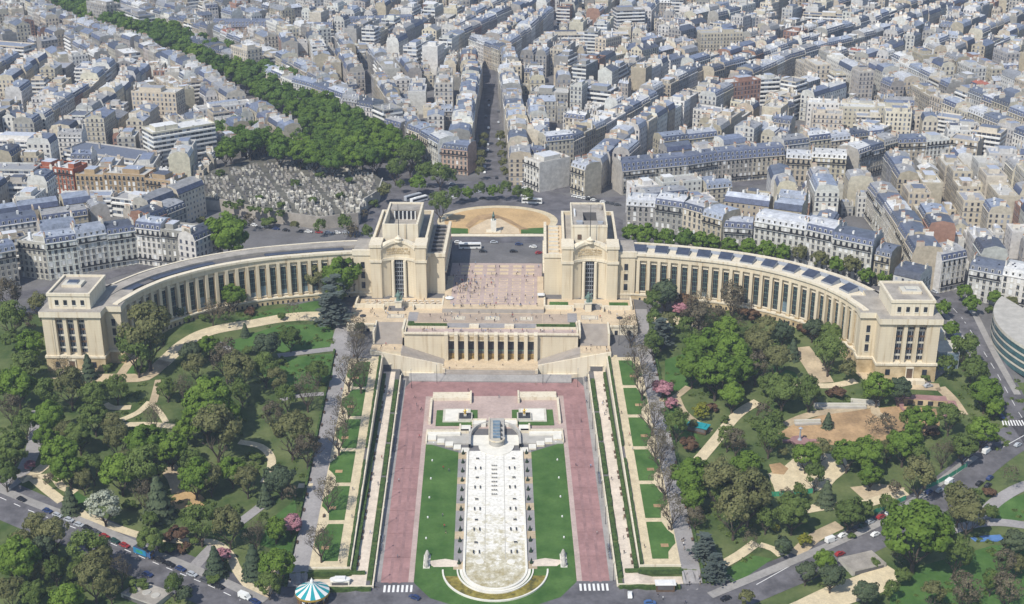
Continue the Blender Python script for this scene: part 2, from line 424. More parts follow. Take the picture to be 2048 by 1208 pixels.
for s in (-1, 1):
    for i in range(1, 9):
        y = lerp(YB, YT, i / 9); a, b = sorted((s * 40.2 - .5, s * 30.7 - .5)); drape_poly(red, rect(a, b, y, y + .35), 'wood_brown' if False else 'joint_red', .125)
    for x0 in (33.2, 36.4):
        a, b = sorted((s * x0 - .5, s * (x0 + 1.1) - .5)); drape_poly(red, rect(a, b, YB, YT - 8), 'tyre_worn', .12)
struct(red, 'red_paved_road')
YL0 = YP(1172, 0)
lw = MB()
for s in (-1, 1):
    yt1, yt2 = YP(886, 3.2), YP(905, 3.)
    q = [(s * 28.7 - .5, YP(1130, .3)), (s * 28.7 - .5, yt1), (s * 15 - .5, yt2), (s * 15 - .5, YP(1130, .3))]
    if s > 0: q.reverse()
    drape_poly(lw, q, 'lawn', .12)
fr = [(-29, YP(1130, .3)), (28, YP(1130, .3)), (28, YB), (22, YP(1196, 0)), (12, YP(1214, 0)), (0, YP(1219, 0)), (-13, YP(1214, 0)), (-23, YP(1196, 0)), (-29, YB)]
drape_poly(lw, fr[::-1], 'lawn', .13)
drape_poly(ax, [(-42, 372), (41, 372), (41, YB), (28, YB), (22, YP(1196, 0)), (12, YP(1214, 0)), (0, YP(1219, 0)), (-13, YP(1214, 0)), (-23, YP(1196, 0)), (-29, YB), (-42, YB)][::1], 'pavement_grey', .17) if False else None
for s in (-1, 1):                                                              # strip of the clipped cones
    a, b = sorted((s * 15 - .5, s * 11.4 - .5)); drape_poly(ax, rect(a, b, YP(1145, .3), YP(899, 3)), 'gravel_grey', .11)
    for i in range(5):
        y0 = lerp(YP(1150, 0), YP(880, 3), i / 5 + .03)
        drape_poly(ax, rect(a, b, y0, y0 + 5), 'path_earth', .14)
    a, b = sorted((s * 50.6 - .5, s * 45.2 - .5)); drape_poly(ax, rect(a, b, 399, 560), 'promenade_stone', .10)
    for y0 in (YP(1140, .5), YP(1040, 2), YP(935, 4)): pass
    a, b = sorted((s * 56. - .5, s * 52.6 - .5)); drape_poly(ax, rect(a, b, 408, 562), 'gravel_pale', .10)
    a, b = sorted((s * 72.6 - .5, s * 66. - .5)); drape_poly(ax, rect(a, b, 396, 574), 'gravel_grey', .10)
    a, b = sorted((s * 66 - .5, s * 45.2 - .5)); drape_poly(ax, rect(a, b, 399, 405.5), 'promenade_stone', .14)
    # lawns between the upper path and the alley, with a half-round gravel bay at each cross path
    n = 6
    for i in range(n):
        y0, y1 = lerp(411, 558, i / n) + 1.2, lerp(411, 558, (i + 1) / n) - 1.2
        xa, xb = 56.2, 65.6
        q = [(xa, y0), (xb - 3.6, y0), (xb - 3.2, y0 + 4), (xb - 1.5, y0 + 7), (xb, y0 + 9), (xb, y1 - 8), (xb - 2, y1 - 5), (xb - 3.6, y1), (xa, y1)]
        drape_poly(lw, [(s * x - .5, y) for x, y in q], 'lawn', .18)
        bx = s * 61.5 - .5; yy = lerp(y0, y1, .35)
        drape_poly(ax, rect(bx - 1.4, bx + 1.4, yy - 1, yy + 1), 'bare_earth', .22)
    a, b = sorted((s * 66 - .5, s * 56. - .5)); drape_poly(ax, rect(a, b, 409, 560), 'gravel_pale', .09)
struct(lw, 'lawn')
struct(ax, 'garden_paths')

def hedge(x0, x1, y0, y1, h, label, group, zf=Z):
    mb = MB(); rr = random.Random(int(x0 * 31 + y0 * 7)); n = max(1, int((y1 - y0) / 1.6)); k = max(1, int((x1 - x0) / 1.6))
    zz = lambda x, y: zf(clamp(x, x0 + .1, x1 - .1), y)
    gx = [lerp(x0, x1, i / k) for i in range(k + 1)]; gy = [lerp(y0, y1, j / n) for j in range(n + 1)]
    top = {(i, j): (gx[i] + rr.uniform(-.1, .1), gy[j] + rr.uniform(-.1, .1), zz(gx[i], gy[j]) + h + rr.uniform(-.14, .14)) for i in range(k + 1) for j in range(n + 1)}
    for i in range(k):
        for j in range(n): mb.face([top[i, j], top[i + 1, j], top[i + 1, j + 1], top[i, j + 1]], 'hedge_leaf')
    ed = [(i, 0) for i in range(k + 1)] + [(k, j) for j in range(1, n + 1)] + [(i, n) for i in range(k - 1, -1, -1)] + [(0, j) for j in range(n - 1, -1, -1)]
    for p, q in zip(ed, ed[1:]):
        P_, Q_ = top[p], top[q]; mb.face([(P_[0], P_[1], zz(P_[0], P_[1]) - .3), (Q_[0], Q_[1], zz(Q_[0], Q_[1]) - .3), Q_, P_], 'hedge_leaf')
    o = mb.build('hedge'); tag(o, label, 'hedge', group); return o
def wall_line(pts, t, h, m, name, label, zf=Z, cat='wall', base=-.6, group=None):
    mb = MB(); out = []
    for a, b in zip(pts, pts[1:]):
        a, b = Vector(a[:2]), Vector(b[:2]); k = max(1, int((b - a).length / 5))
        out += [a.lerp(b, i / k) for i in range(k)]
    out.append(Vector(pts[-1][:2])); L_ = []; R_ = []
    for i, p in enumerate(out):
        d = (out[min(i + 1, len(out) - 1)] - out[max(0, i - 1)]).normalized(); nn = Vector((-d.y, d.x)) * t / 2
        L_.append(p + nn); R_.append(p - nn)
    zs = [zf(p.x, p.y) for p in out]
    for i in range(len(out) - 1):
        z0, z1 = zs[i], zs[i + 1]; a, b, c, d = R_[i], R_[i + 1], L_[i + 1], L_[i]
        mb.face([(a.x, a.y, z0 + base), (b.x, b.y, z1 + base), (b.x, b.y, z1 + h), (a.x, a.y, z0 + h)], m)
        mb.face([(c.x, c.y, z1 + base), (d.x, d.y, z0 + base), (d.x, d.y, z0 + h), (c.x, c.y, z1 + h)], m)
        mb.face([(a.x, a.y, z0 + h), (b.x, b.y, z1 + h), (c.x, c.y, z1 + h), (d.x, d.y, z0 + h)], m)
    for i in (0, -1):
        a, b = R_[i], L_[i]; mb.face([(a.x, a.y, zs[i] + base), (b.x, b.y, zs[i] + base), (b.x, b.y, zs[i] + h), (a.x, a.y, zs[i] + h)], m)
    o = mb.build(name); tag(o, label, cat, group); return o
for s, side in ((-1, 'left'), (1, 'right')):
    X = lambda a, b: sorted((s * a - .5, s * b - .5))
    # low hedges between the red avenue's kerb and the pale promenade, broken by short stairs
    cuts = [402, 424.5, 447, 470, 496, 521, 552]
    for i in range(6):
        a, b = X(43.2, 44.9); hedge(a, b, cuts[i] + 1.3, cuts[i + 1] - 1.3, .9, f'low clipped hedge beside the {side} red avenue, {ordn(i)} from the road', 'hedges beside the red avenues', zf=lambda x, y: z_prom(y))
    wall_line([(s * 42.7 - .5, 399), (s * 42.7 - .5, 556)], .5, .45, 'limestone_pale', 'kerb_wall', f'low pale kerb wall below the hedges of the {side} red avenue', zf=lambda x, y: z_prom(y), base=-4)
    wall_line([(s * 66 - .5, 408.0), (s * 51.2 - .5, 408.0), (s * 51.2 - .5, 562)], .55, .7, 'limestone_pale', 'retaining_wall', f'pale retaining wall between promenade and upper gravel path on the {side}', zf=lambda x, y: z_up(max(y, 408)), base=-9)
    a, b = X(49.3, 50.6); hedge(a, b, 408, 556, 1.5, f'long dark hedge at the foot of the {side} retaining wall', 'hedges along the promenades', zf=lambda x, y: z_prom(y))
    a, b = X(51.6, 52.5); hedge(a, b, 409, 476, 1.1, f'long narrow hedge along the {side} upper gravel path, lower stretch', 'hedges along the upper paths', zf=lambda x, y: z_up(y))
    hedge(a, b, 486, 561, 1.1, f'long narrow hedge along the {side} upper gravel path, upper stretch', 'hedges along the upper paths', zf=lambda x, y: z_up(y))
    a, b = X(66.5, 46); hedge(a, b, 405.9, 407.4, 1.3, f'clipped hedge closing the road end of the {side} promenade, upper step', 'hedges at the road end', zf=lambda x, y: 1.2)
    a, b = X(64.5, 43.2); hedge(a, b, 397.3, 398.6, 1.4, f'clipped hedge closing the road end of the {side} promenade, lower step', 'hedges at the road end', zf=lambda x, y: .1)
    wall_line([(s * 64.5 - .5, 399.1), (s * 43 - .5, 399.1)], .4, 1.6, 'limestone_pale', 'kerb_wall', f'low pale wall at the road end of the {side} promenade', zf=lambda x, y: 0)
    a, b = X(72.9, 73.7); hedge(a, b, 400, 480, 1., f'narrow hedge along the outer edge of the {side} alley, road half', 'hedges along the alleys')
    hedge(a, b, 486, 566, 1., f'narrow hedge along the outer edge of the {side} alley, palace half', 'hedges along the alleys')

# ---------------------------------------------------------------- long drained basin with its moat
def arc(cx, cy, rx, ry, a0, a1, n): return [(cx + rx * math.cos(lerp(a0, a1, i / n)), cy + ry * math.sin(lerp(a0, a1, i / n))) for i in range(n + 1)]
YC0 = YP(1140, .3); YC1 = YP(903, 3.)
basin = thing('basin', 'long drained white basin with ochre algae stains on the garden axis', 'fountain basin', (-.5, YC0, 0))
bm_ = MB(); ry_ = YC0 - YP(1178, .3)
ins = [(-11.4, YC1)] + arc(-.5, YC0, 10.9, ry_, math.pi, 2 * math.pi, 28) + [(10.4, YC1)]
def loc(o, x, y, z=0):   # move the geometry of a part that was built in place under a root
    o.matrix_parent_inverse = Matrix.Translation((-x, -y, -z)); return o
zb = lambda x, y: z_mid(y) + .28
for a, b in zip(ins, ins[1:]): pass
fl = MB(); drape_poly(fl, ins, 'basin_floor', 0, 4, zf=zb)
loc(fl.build('basin_floor', basin), -.5, YC0)
def ring(mb, path, t, z0f, z1f, m):
    pts = [Vector(p) for p in path]; Lf = []; Rf = []
    for i, p in enumerate(pts):
        d = (pts[min(i + 1, len(pts) - 1)] - pts[max(0, i - 1)]).normalized(); nn = Vector((-d.y, d.x)) * t / 2
        Lf.append(p + nn); Rf.append(p - nn)
    for i in range(len(pts) - 1):
        a, b, c, d = Rf[i], Rf[i + 1], Lf[i + 1], Lf[i]
        zz0 = lambda p: z0f(p.x, p.y); zz1 = lambda p: z1f(p.x, p.y)
        mb.face([(a.x, a.y, zz0(a)), (b.x, b.y, zz0(b)), (b.x, b.y, zz1(b)), (a.x, a.y, zz1(a))], m)
        mb.face([(c.x, c.y, zz0(c)), (d.x, d.y, zz0(d)), (d.x, d.y, zz1(d)), (c.x, c.y, zz1(c))], m)
        mb.face([(p.x, p.y, zz1(p)) for p in (a, b, c, d)], m)
kb = MB(); path = [(-11.7, YC1)] + arc(-.5, YC0, 11.2, ry_ + .3, math.pi, 2 * math.pi, 36) + [(10.7, YC1)]
ring(kb, path, .8, lambda x, y: z_mid(y), lambda x, y: z_mid(y) + .75, 'white_stone')
loc(kb.build('kerb', basin), -.5, YC0)
sb = MB(); ring(sb, arc(-.5, YC0, 12.2, ry_ + 1.3, math.pi, 2 * math.pi, 36), 1., lambda x, y: z_mid(y), lambda x, y: z_mid(y) + .38, 'white_stone')
loc(sb.build('step', basin), -.5, YC0)
mw = MB(); RXo, RYo = 18.7, YC0 - YP(1204, 0)
po = arc(-.5, YC0, RXo, RYo, math.pi, 2 * math.pi, 36); pi_ = arc(-.5, YC0, 13.5, YC0 - YP(1189, 0), math.pi, 2 * math.pi, 36)
for i in range(36): mw.face([(*po[i], .34), (*po[i + 1], .34), (*pi_[i + 1], .34), (*pi_[i], .34)], 'algae_water')
moat = thing('moat', 'crescent pool of yellow-green algae around the basin\'s rounded end', 'pool', (-.5, YC0, 0))
loc(mw.build('water', moat), -.5, YC0)
k2 = MB(); ring(k2, po, .6, lambda x, y: 0, lambda x, y: .7, 'white_stone'); ring(k2, pi_, .5, lambda x, y: 0, lambda x, y: .8, 'white_stone')
loc(k2.build('rim', moat), -.5, YC0)
# jets and covers on the basin floor
def part_box(name, parent, bx, m, at, n=None):
    mb = MB(); mb.box(*bx, m); o = mb.build(name, parent); return o
jm = MB(); jm.box(-.25, .25, -1.1, 1.1, 0, .45, 'concrete', top='dark_metal'); jme = jm.mesh('water_jet')
def jet(x, y, sx=1., sy=1.):
    o = bpy.data.objects.new('water_jet', jme); C.objects.link(o); o.parent = basin; o.location = (x + .5, y - YC0, zb(x, y)); o.scale = (sx, sy, 1)
for i in range(8):
    y = lerp(YP(932, 3), YP(988, 2.6), i / 7)
    for dx in (-1.1, -.3, .5): jet(-.5 + dx, y, 1.1, .3)
for i, py in enumerate((941, 977, 1018, 1057, 1100)):
    y = YP(py, 2)
    for x in (-8.3, -6.2, 5.4, 7.5): jet(x - .5 + .4, y)
    for x in (-7.4, 7.2): jet(x - .5 + .3, YP(py - 18, 2), 2.4, .5)
pad = MB(); pad.lathe([(1.5, 0), (1.5, .16), (1.2, .2)], 16, 'white_stone'); pme = pad.mesh('jet_pad')
for i, py in enumerate((960, 1000, 1040, 1078, 1098, 1120)):
    for x in (-6., 5.2):
        y = YP(py, 1.5); o = bpy.data.objects.new('jet_pad', pme); C.objects.link(o); o.parent = basin; o.location = (x + .5, y - YC0, zb(x, y) - .08)
jl = MB()
for x in (-4.2, 3.2):
    for k in range(20):
        y0, y1 = lerp(YC0 + 6, YC1 - 2, k / 20), lerp(YC0 + 6, YC1 - 2, (k + 1) / 20); jl.face([(x - .1, y0, zb(x, y0) + .05), (x + .1, y0, zb(x, y0) + .05), (x + .1, y1, zb(x, y1) + .05), (x - .1, y1, zb(x, y1) + .05)], 'concrete')
for k in range(1, 12):
    y0 = lerp(YC0, YC1, k / 12); jl.face([(-11, y0, zb(0, y0) + .045), (10, y0, zb(0, y0) + .045), (10, y0 + .12, zb(0, y0 + .12) + .045), (-11, y0 + .12, zb(0, y0 + .12) + .045)], 'light_ledge')
loc(jl.build('floor_joints', basin), -.5, YC0)
# clipped cones
cm = MB(); cm.lathe([(.95, 0), (1.0, .3), (.62, 1.2), (.30, 2.1), (.06, 2.9), (0, 3.)], 10, 'topiary_leaf'); cme = cm.mesh('foliage')
for s, side in ((-1, 'left'), (1, 'right')):
    for i in range(12):
        y = lerp(YP(1128, .3), YP(908, 3), i / 11); x = s * 13 - .5
        t = thing('topiary_cone', f'dark clipped conical shrub, {ordn(i)} from the road in the {side} row along the basin', 'shrub', (x, y, Z(x, y)), 0, 'conical shrubs along the basin')
        o = bpy.data.objects.new('foliage', cme); C.objects.link(o); o.parent = t; o.location = (0, 0, .1); o.scale = (.72, .72, .78)
        q = MB(); q.box(-.6, .6, -.6, .6, 0, .16, 'earth_soil'); q.build('bed', t)
# two stone groups and the pale spurs at the basin's shoulders
for s, side in ((-1, 'left'), (1, 'right')):
    sp = MB(); y = YP(1128, .3)
    q = [(s * 13.2, y - 2), (s * 22, y - 2.), (s * 23.5, y - .4), (s * 23.5, y + 1.8), (s * 18, y + 3.), (s * 13.2, y + 1.6)]
    drape_poly(sp, [(a - .5, b) for a, b in q], 'promenade_stone', .16)
    struct(sp, 'paved_spur')
    t = thing('stone_sculpture', f'pale stone slab sculpture of two figures on the lawn {side} of the basin end', 'sculpture', (s * 24.6 - .5, YP(1124, .3), .2), 0, 'stone sculptures by the basin')
    a = MB(); a.box(-1.2, 1.2, -4.2, 4.2, 0, .7, 'white_stone'); a.build('base', t)
    a = MB(); rr = random.Random(5 + s)
    for k, (yy, w, hh) in enumerate(((-3.3, 1., 2.2), (-1.6, .8, 1.7), (0, 1.05, 1.4), (1.6, .8, 1.9), (3.2, 1., 2.4))):
        a.lathe([(w, 0), (w * .9, hh * .4), (w * .6, hh * .75), (w * .35, hh)], 8, 'concrete', 0, yy, .7)
    a.build('figure_group', t)

# ---------------------------------------------------------------- cascade with the water cannon
FY = YP(900, 3.2)
fo = thing('cascade_fountain', 'white stepped cascade fountain with curved walls and glazed water cannon block', 'fountain', (-.5, FY, 0))
def fx(cx): return (820 + cx / 6.024 - 988) / 4.72
def fy(cy, z=4.): return YP(770 + cy / 6.025, z)
for s in (-1, 1):
    fb = MB()
    def B(mb, c0, c1, r0, r1, z0, z1, m, top=None, s=s):
        a, b = sorted((s * abs(fx(c0)) - .5, s * abs(fx(c1)) - .5)); y0, y1 = sorted((fy(r1, z1), fy(r0, z1))); mb.box(a, b, y0, y1, z0, z1, m, top=top)
    B(fb, 200, 718, 540, 700, 2., 3.9, 'concrete')                     # sloping grey apron under the steps
    B(fb, 205, 700, 528, 552, 2., 5.0, 'limestone_pale'); B(fb, 190, 208, 528, 672, 2., 4.7, 'limestone_pale')
    B(fb, 584, 604, 462, 540, 2., 5.3, 'limestone_pale'); B(fb, 745, 915, 402, 414, 2., 5.6, 'limestone_pale'); B(fb, 735, 748, 414, 466, 2., 5.5, 'limestone_pale')
    for i, (c0, c1, r0, r1) in enumerate(((215, 315, 590, 655), (330, 415, 640, 692), (425, 518, 676, 728), (525, 612, 714, 768), (620, 712, 752, 804))):
        w_ = MB(); B(w_, c0, c1, r0, r1, 2., 4.5 - i * .28, 'limestone_pale', top='white_stone'); loc(w_.build('step_basin', fo), -.5, FY)
    w_ = MB(); B(w_, 208, 600, 552, 588, 2.2, 4.75, 'white_stone'); B(w_, 604, 720, 480, 548, 2.2, 5.0, 'white_stone'); B(w_, 748, 905, 414, 470, 2.2, 5.25, 'white_stone')
    loc(w_.build('channel', fo), -.5, FY)
    # curved quarter wall
    cw = MB(); rw = abs(fx(715)) - 2.6; yc = fy(640, 4); ryw = fy(455, 5) - yc
    pa = [(s * (2.6 + rw * math.cos(a)) - .5, yc + ryw * math.sin(a)) for a in [i * math.pi / 2 / 14 for i in range(15)]]
    pa = [(s * (2.6 + rw) - .5, fy(760, 3.4))] + pa
    ring(cw, pa, .9, lambda x, y: 1.5, lambda x, y: 5.4, 'concrete'); loc(cw.build('curved_wall', fo), -.5, FY)
    fl = MB(); q = [(-.5, yc - 5.)] + [(s * (2.6 + rw * math.cos(a) * .98) - .5, yc + ryw * math.sin(a) * .96) for a in [i * math.pi / 2 / 10 for i in range(11)]] + [(-.5, yc + ryw)]
    q[1:1] = [(s * (2.6 + rw * .98) - .5, yc - 5)]
    fl.prism(q if s > 0 else q[::-1], 1.5, 3.5, 'white_stone'); loc(fl.build('upper_pool', fo), -.5, FY); loc(fb.build('cascade_wall', fo), -.5, FY)
ov = MB(); c_ = (fx(1015), fy(735, 3.2))
ov.prism([(c_[0] - 7.4, c_[1])] + arc(c_[0], c_[1], 7.4, c_[1] - fy(855, 3.2), math.pi, 2 * math.pi, 24)[1:], 1.5, 3.55, 'white_stone')
ov.prism([(c_[0] - 6.6, c_[1] + .1)] + arc(c_[0], c_[1] + .1, 6.6, c_[1] - fy(838, 3.2), math.pi, 2 * math.pi, 24)[1:], 3.5, 3.58, 'white_stone')
loc(ov.build('half_round_pool', fo), -.5, FY)
tk = MB(); x0, x1, y0, y1 = fx(930), fx(1112), fy(640, 6), fy(405, 5.6)
rim = [(x1, y1), (x0, y1)] + arc((x0 + x1) / 2, y0, (x1 - x0) / 2, 3.4, math.pi, 2 * math.pi, 14)
tk.prism(rim, 3.6, 5.8, 'concrete', top='concrete'); ring(tk, rim[1:], .45, lambda x, y: 5.7, lambda x, y: 6.3, 'limestone_pale')
loc(tk.build('cannon_block', fo), -.5, FY)
gz = MB(); gx0, gx1 = fx(975), fx(1062)
for i in range(6):
    a, b = lerp(y0 - 1, y1 - 3, i / 6), lerp(y0 - 1, y1 - 3, (i + 1) / 6) - .35
    gz.box(gx0, gx1, a, b, 5.8, 6.5, 'light_ledge', top='window_blue' if 'window_blue' in MATS else 'grey_metal')
loc(gz.build('glass_lid', fo), -.5, FY)
for i, cx in enumerate((1075, 1075, 1075, 1075)):
    q = MB(); q.tube((fx(cx), fy(480 + i * 55, 6), 6.1), (fx(cx), fy(505 + i * 55, 6), 6.5), .35, .3, 'dark_metal', 8); loc(q.build('water_cannon', fo), -.5, FY)
# the two square lawns with pools, gilded statues, and the beige parapets
for s, side in ((-1, 'left'), (1, 'right')):
    def SX(c0, c1): return sorted((s * abs(fx(c0)) - .5, s * abs(fx(c1)) - .5))
    l2 = MB(); a, b = SX(292, 800); l2.box(a, b, fy(488), fy(265), 3, 4.32, 'lawn'); struct(l2, 'lawn')
    t = thing('square_pool', f'white drained rectangular pool set in the small square lawn on the {side}', 'pool', ((SX(375, 715)[0]), fy(455), 4.2), 0, 'square pools')
    q = MB(); a, b = SX(375, 715); q.box(a, b, fy(455), fy(300), 4., 4.75, 'light_ledge'); a2, b2 = SX(405, 690); o = loc(q.build('rim', t), t.location.x, t.location.y, t.location.z)
    q = MB(); q.box(a + 1, b - 1, fy(448), fy(308), 4.3, 4.8, 'white_stone'); loc(q.build('pool_floor', t), t.location.x, t.location.y, t.location.z)
    t = thing('gilded_statue', f'gilded statue on a dark planted pedestal at the {side} square lawn', 'statue', ((SX(560, 740)[0] + SX(560, 740)[1]) / 2, fy(410), 4.3), 0, 'gilded statues')
    q = MB(); q.box(-3.1, 3.1, -3.2, 3.2, 0, 1.3, 'light_ledge'); q.build('pedestal', t)
    q = MB(); q.box(-2.6, 2.6, -2.7, 2.7, 1.2, 1.42, 'dark_metal'); q.build('planting', t)
    q = MB(); q.box(-.6, .6, -.6, .6, 1.4, 2.3, 'light_ledge'); q.lathe([(.5, 0), (.45, .9), (.62, 1.5), (.35, 1.9), (.2, 2.), (.26, 2.25), (.1, 2.5)], 8, 'gold_leaf', 0, 0, 2.3)
    q.tube((.3, 0, 3.7), (1.2, .1, 4.3), .16, .1, 'gold_leaf'); q.tube((-.3, 0, 3.7), (-1., .2, 3.2), .16, .1, 'gold_leaf'); q.build('figure', t)
    wt = thing('parapet', f'beige L-shaped parapet block framing the {side} square lawn', 'parapet', (0, 0, 0), 0, 'parapets')
    q = MB(); a, b = SX(232, 718); q.box(a, b, fy(200), fy(130), 4, 6., 'limestone_pale'); q.build('long_block', wt)
    q = MB(); a, b = SX(205, 232); q.box(a, b, fy(470), fy(190), 3.5, 5.6, 'limestone_pale'); q.build('side_block', wt)
    q = MB(); a, b = SX(700, 722); q.box(a, b, fy(235), fy(125), 4, 6.5, 'limestone_pale'); q.build('end_block', wt)
# ================================================================ the palace: two curved wings with their pavilions
WPTS = [(60, 616.2), (68, 616), (80, 614), (92, 611), (107, 606.6), (120, 601), (133, 593.2), (143, 584.5), (150, 577), (154.5, 570), (158.2, 563), (160.8, 556), (162.6, 551), (164, 546)]
def wcurve(n):
    P2 = [Vector(p) for p in WPTS]; d = []
    for i in range(len(P2) - 1):
        a, b, c, e = P2[max(0, i - 1)], P2[i], P2[i + 1], P2[min(len(P2) - 1, i + 2)]
        for j in range(12):
            t = j / 12; d.append(.5 * ((2 * b) + (c - a) * t + (2 * a - 5 * b + 4 * c - e) * t * t + (3 * b - a - 3 * c + e) * t ** 3))
    d.append(P2[-1]); s = [0]
    for a, b in zip(d, d[1:]): s.append(s[-1] + (b - a).length)
    out = []
    for k in range(n + 1):
        L = s[-1] * k / n; i = 0
        while i < len(s) - 2 and s[i + 1] < L: i += 1
        p = d[i].lerp(d[i + 1], clamp((L - s[i]) / max(1e-6, s[i + 1] - s[i]))); t = (d[i + 1] - d[i]).normalized()
        out.append((p, t, Vector((t.y, -t.x)) if True else None))
    return out
NB = 27
def wing(s, side):
    XF = lambda x, y, z: LP(s * x - (1 if s < 0 else 1) + 0, y, z)
    root = thing('palace_wing', f'curved cream palace wing with tall pilasters, {side} of the esplanade' + (', grey roof' if s < 0 else ', dark skylights on roof'), 'palace wing', (*XF(110, 606, 0)[:2], 20))
    rx, ry, rz = root.location
    def fin(mb, name, parent=root):
        o = mb.build(name, parent); o.matrix_parent_inverse = Matrix.Translation((-rx, -ry, -rz)) if parent is root else Matrix(); return o
    cv = wcurve(NB * 3)
    def off(i, d):          # d>0 towards the garden, d<0 towards the rear
        p, t, n = cv[i]; q = p + Vector((t.y, -t.x)) * d; return (q.x, q.y)
    nn = len(cv)
    def band(mb, d0, d1, z0, z1, m, top=None, i0=0, i1=None, under=False):
        i1 = i1 if i1 is not None else nn - 1
        for i in range(i0, i1):
            a, b, c, d = off(i, d0), off(i + 1, d0), off(i + 1, d1), off(i, d1)
            mb.face([(*a, z0), (*b, z0), (*b, z1), (*a, z1)], m); mb.face([(*d, z0), (*c, z0), (*c, z1), (*d, z1)], m)
            mb.face([(*a, z1), (*b, z1), (*c, z1), (*d, z1)], top or m)
            if under: mb.face([(*a, z0), (*b, z0), (*c, z0), (*d, z0)], m)
        for i in (i0, i1):
            a, d = off(i, d0), off(i, d1); mb.face([(*a, z0), (*d, z0), (*d, z1), (*a, z1)], m)
    w = MB(XF); band(w, -1.0, -17, 16, 43.6, 'limestone'); fin(w, 'wall')
    w = MB(XF); band(w, .25, -1, 42.4, 44.9, 'limestone', 'limestone_pale', under=True); band(w, .95, -1.6, 44.9, 46.0, 'limestone_pale', under=True); band(w, -16.2, -17.4, 43.4, 45.6, 'limestone_pale'); fin(w, 'cornice')
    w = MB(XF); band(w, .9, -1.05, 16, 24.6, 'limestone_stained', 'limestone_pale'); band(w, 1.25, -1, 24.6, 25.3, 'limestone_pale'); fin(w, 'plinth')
    # roof
    w = MB(XF); rm = 'roof_stone' if s < 0 else 'limestone_pale'
    band(w, -1.5, -16.3, 43.6, 44.2, rm)
    if s < 0:
        band(w, -8.6, -14.6, 44.2, 45.9, 'roof_stone', 'roof_stone'); band(w, -5.4, -8.6, 44.2, 44.6, 'roof_dark')
    else: band(w, -12.5, -16, 44.2, 44.8, 'grey_metal')
    fin(w, 'roof')
    # pilasters and windows, one object each
    for k in range(2, NB + 1):
        i = k * 3; p, t, _ = cv[i]; n_ = Vector((t.y, -t.x))
        mb = MB(XF); q = [p + t * a + n_ * b for a, b in ((-.75, -1.05), (.75, -1.05), (.75, .45), (-.75, .45))]
        mb.prism([(v.x, v.y) for v in q], 25.2, 42.5, 'limestone'); q = [p + t * a + n_ * b for a, b in ((-.95, -1.05), (.95, -1.05), (.95, .7), (-.95, .7))]
        mb.prism([(v.x, v.y) for v in q], 25.2, 26.2, 'limestone_stained'); fin(mb, 'pilaster')
        if k == NB: break
        i = k * 3 + 1; p = cv[i][0].lerp(cv[i + 1][0], .5); t = cv[i][1]; n_ = Vector((t.y, -t.x))
        mb = MB(XF)
        def slab(a0, a1, b0, b1, z0, z1, m):
            q = [p + t * a + n_ * b for a, b in ((a0, b0), (a1, b0), (a1, b1), (a0, b1))]; mb.prism([(v.x, v.y) for v in q], z0, z1, m)
        slab(-1.25, 1.25, -1.1, -.92, 26.4, 40.4, 'dark_glass')
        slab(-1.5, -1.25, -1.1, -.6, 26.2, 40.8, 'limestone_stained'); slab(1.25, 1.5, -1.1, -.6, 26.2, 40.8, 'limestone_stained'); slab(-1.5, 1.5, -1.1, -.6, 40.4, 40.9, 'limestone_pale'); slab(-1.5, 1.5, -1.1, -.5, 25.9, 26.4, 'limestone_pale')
        if (k * 7) % 5 < 3: slab(-1.25, 1.25, -.92, -.90, 26.4, (29.2, 31.4, 28.4)[k % 3], 'window_blue' if s < 0 or k % 4 == 0 else 'dark_metal')  # lower panel stands for curtains; blue ones also paint a reflection into the glass
        for zz in (28.5, 31, 33.5, 36, 38.4): slab(-1.25, 1.25, -.92, -.86, zz, zz + .22, 'bronze')
        for aa in (-.45, .42): slab(aa, aa + .12, -.92, -.86, 26.4, 40.4, 'bronze')
        fin(mb, 'window')
        if k % 1 == 0:
            mb = MB(XF)
            for aa in (-1.6, .9): slab(aa, aa + .9, .88, .96, 21.8, 23.3, 'dark_glass')
            fin(mb, 'basement_window')
    if s > 0:                                             # ten dark glazed lanterns along the right roof
        for j in range(11):
            i = int(6 + j * (nn - 18) / 10.6); p, t, _ = cv[i]; n_ = Vector((t.y, -t.x)); mb = MB(XF)
            q = [p + t * a + n_ * b for a, b in ((-3.1, -11.6), (3.1, -11.6), (3.1, -5.6), (-3.1, -5.6))]; zt = lambda x, y: 46.2
            mb.prism([(v.x, v.y) for v in q], 44.2, 45.1, 'grey_metal'); c0, c1, c2, c3 = [(v.x, v.y) for v in q]
            mb.face([(*c0, 46.6), (*c1, 46.6), (*c2, 45.15), (*c3, 45.15)], 'solar_glass'); mb.face([(*c0, 45.1), (*c1, 45.1), (*c1, 46.6), (*c0, 46.6)], 'grey_metal')
            mb.face([(*c1, 45.1), (*c2, 45.12), (*c1, 46.6)], 'grey_metal'); mb.face([(*c0, 45.1), (*c3, 45.12), (*c0, 46.6)], 'grey_metal'); fin(mb, 'skylight')
    else:
        for i0, i1 in ((8, 30), (44, 62), (66, 76)):
            mb = MB(XF); band(mb, -4.6, -8.4, 44.6, 45.2, 'dark_metal', 'solar_glass', i0, i1); fin(mb, 'skylight')
    # link block between the curved gallery and the centre pavilion
    mb = MB(XF); mb.box(59.8, 68.5, 615.2, 634, 18, 46.2, 'limestone', top='roof_stone'); mb.box(59.8, 69, 614.7, 616.4, 44.2, 46.9, 'limestone_pale'); lk = fin(mb, 'link_block')
    for z0 in (27, 32.2, 37.4):
        mb = MB(XF); mb.box(63.2, 65, 615.0, 615.3, z0, z0 + 3.3, 'dark_glass'); mb.box(63.0, 65.2, 614.95, 615.25, z0 - .3, z0, 'limestone_pale'); fin(mb, 'window', lk)
    # ---------------- centre pavilion
    pv = MB(XF); Z0 = 22
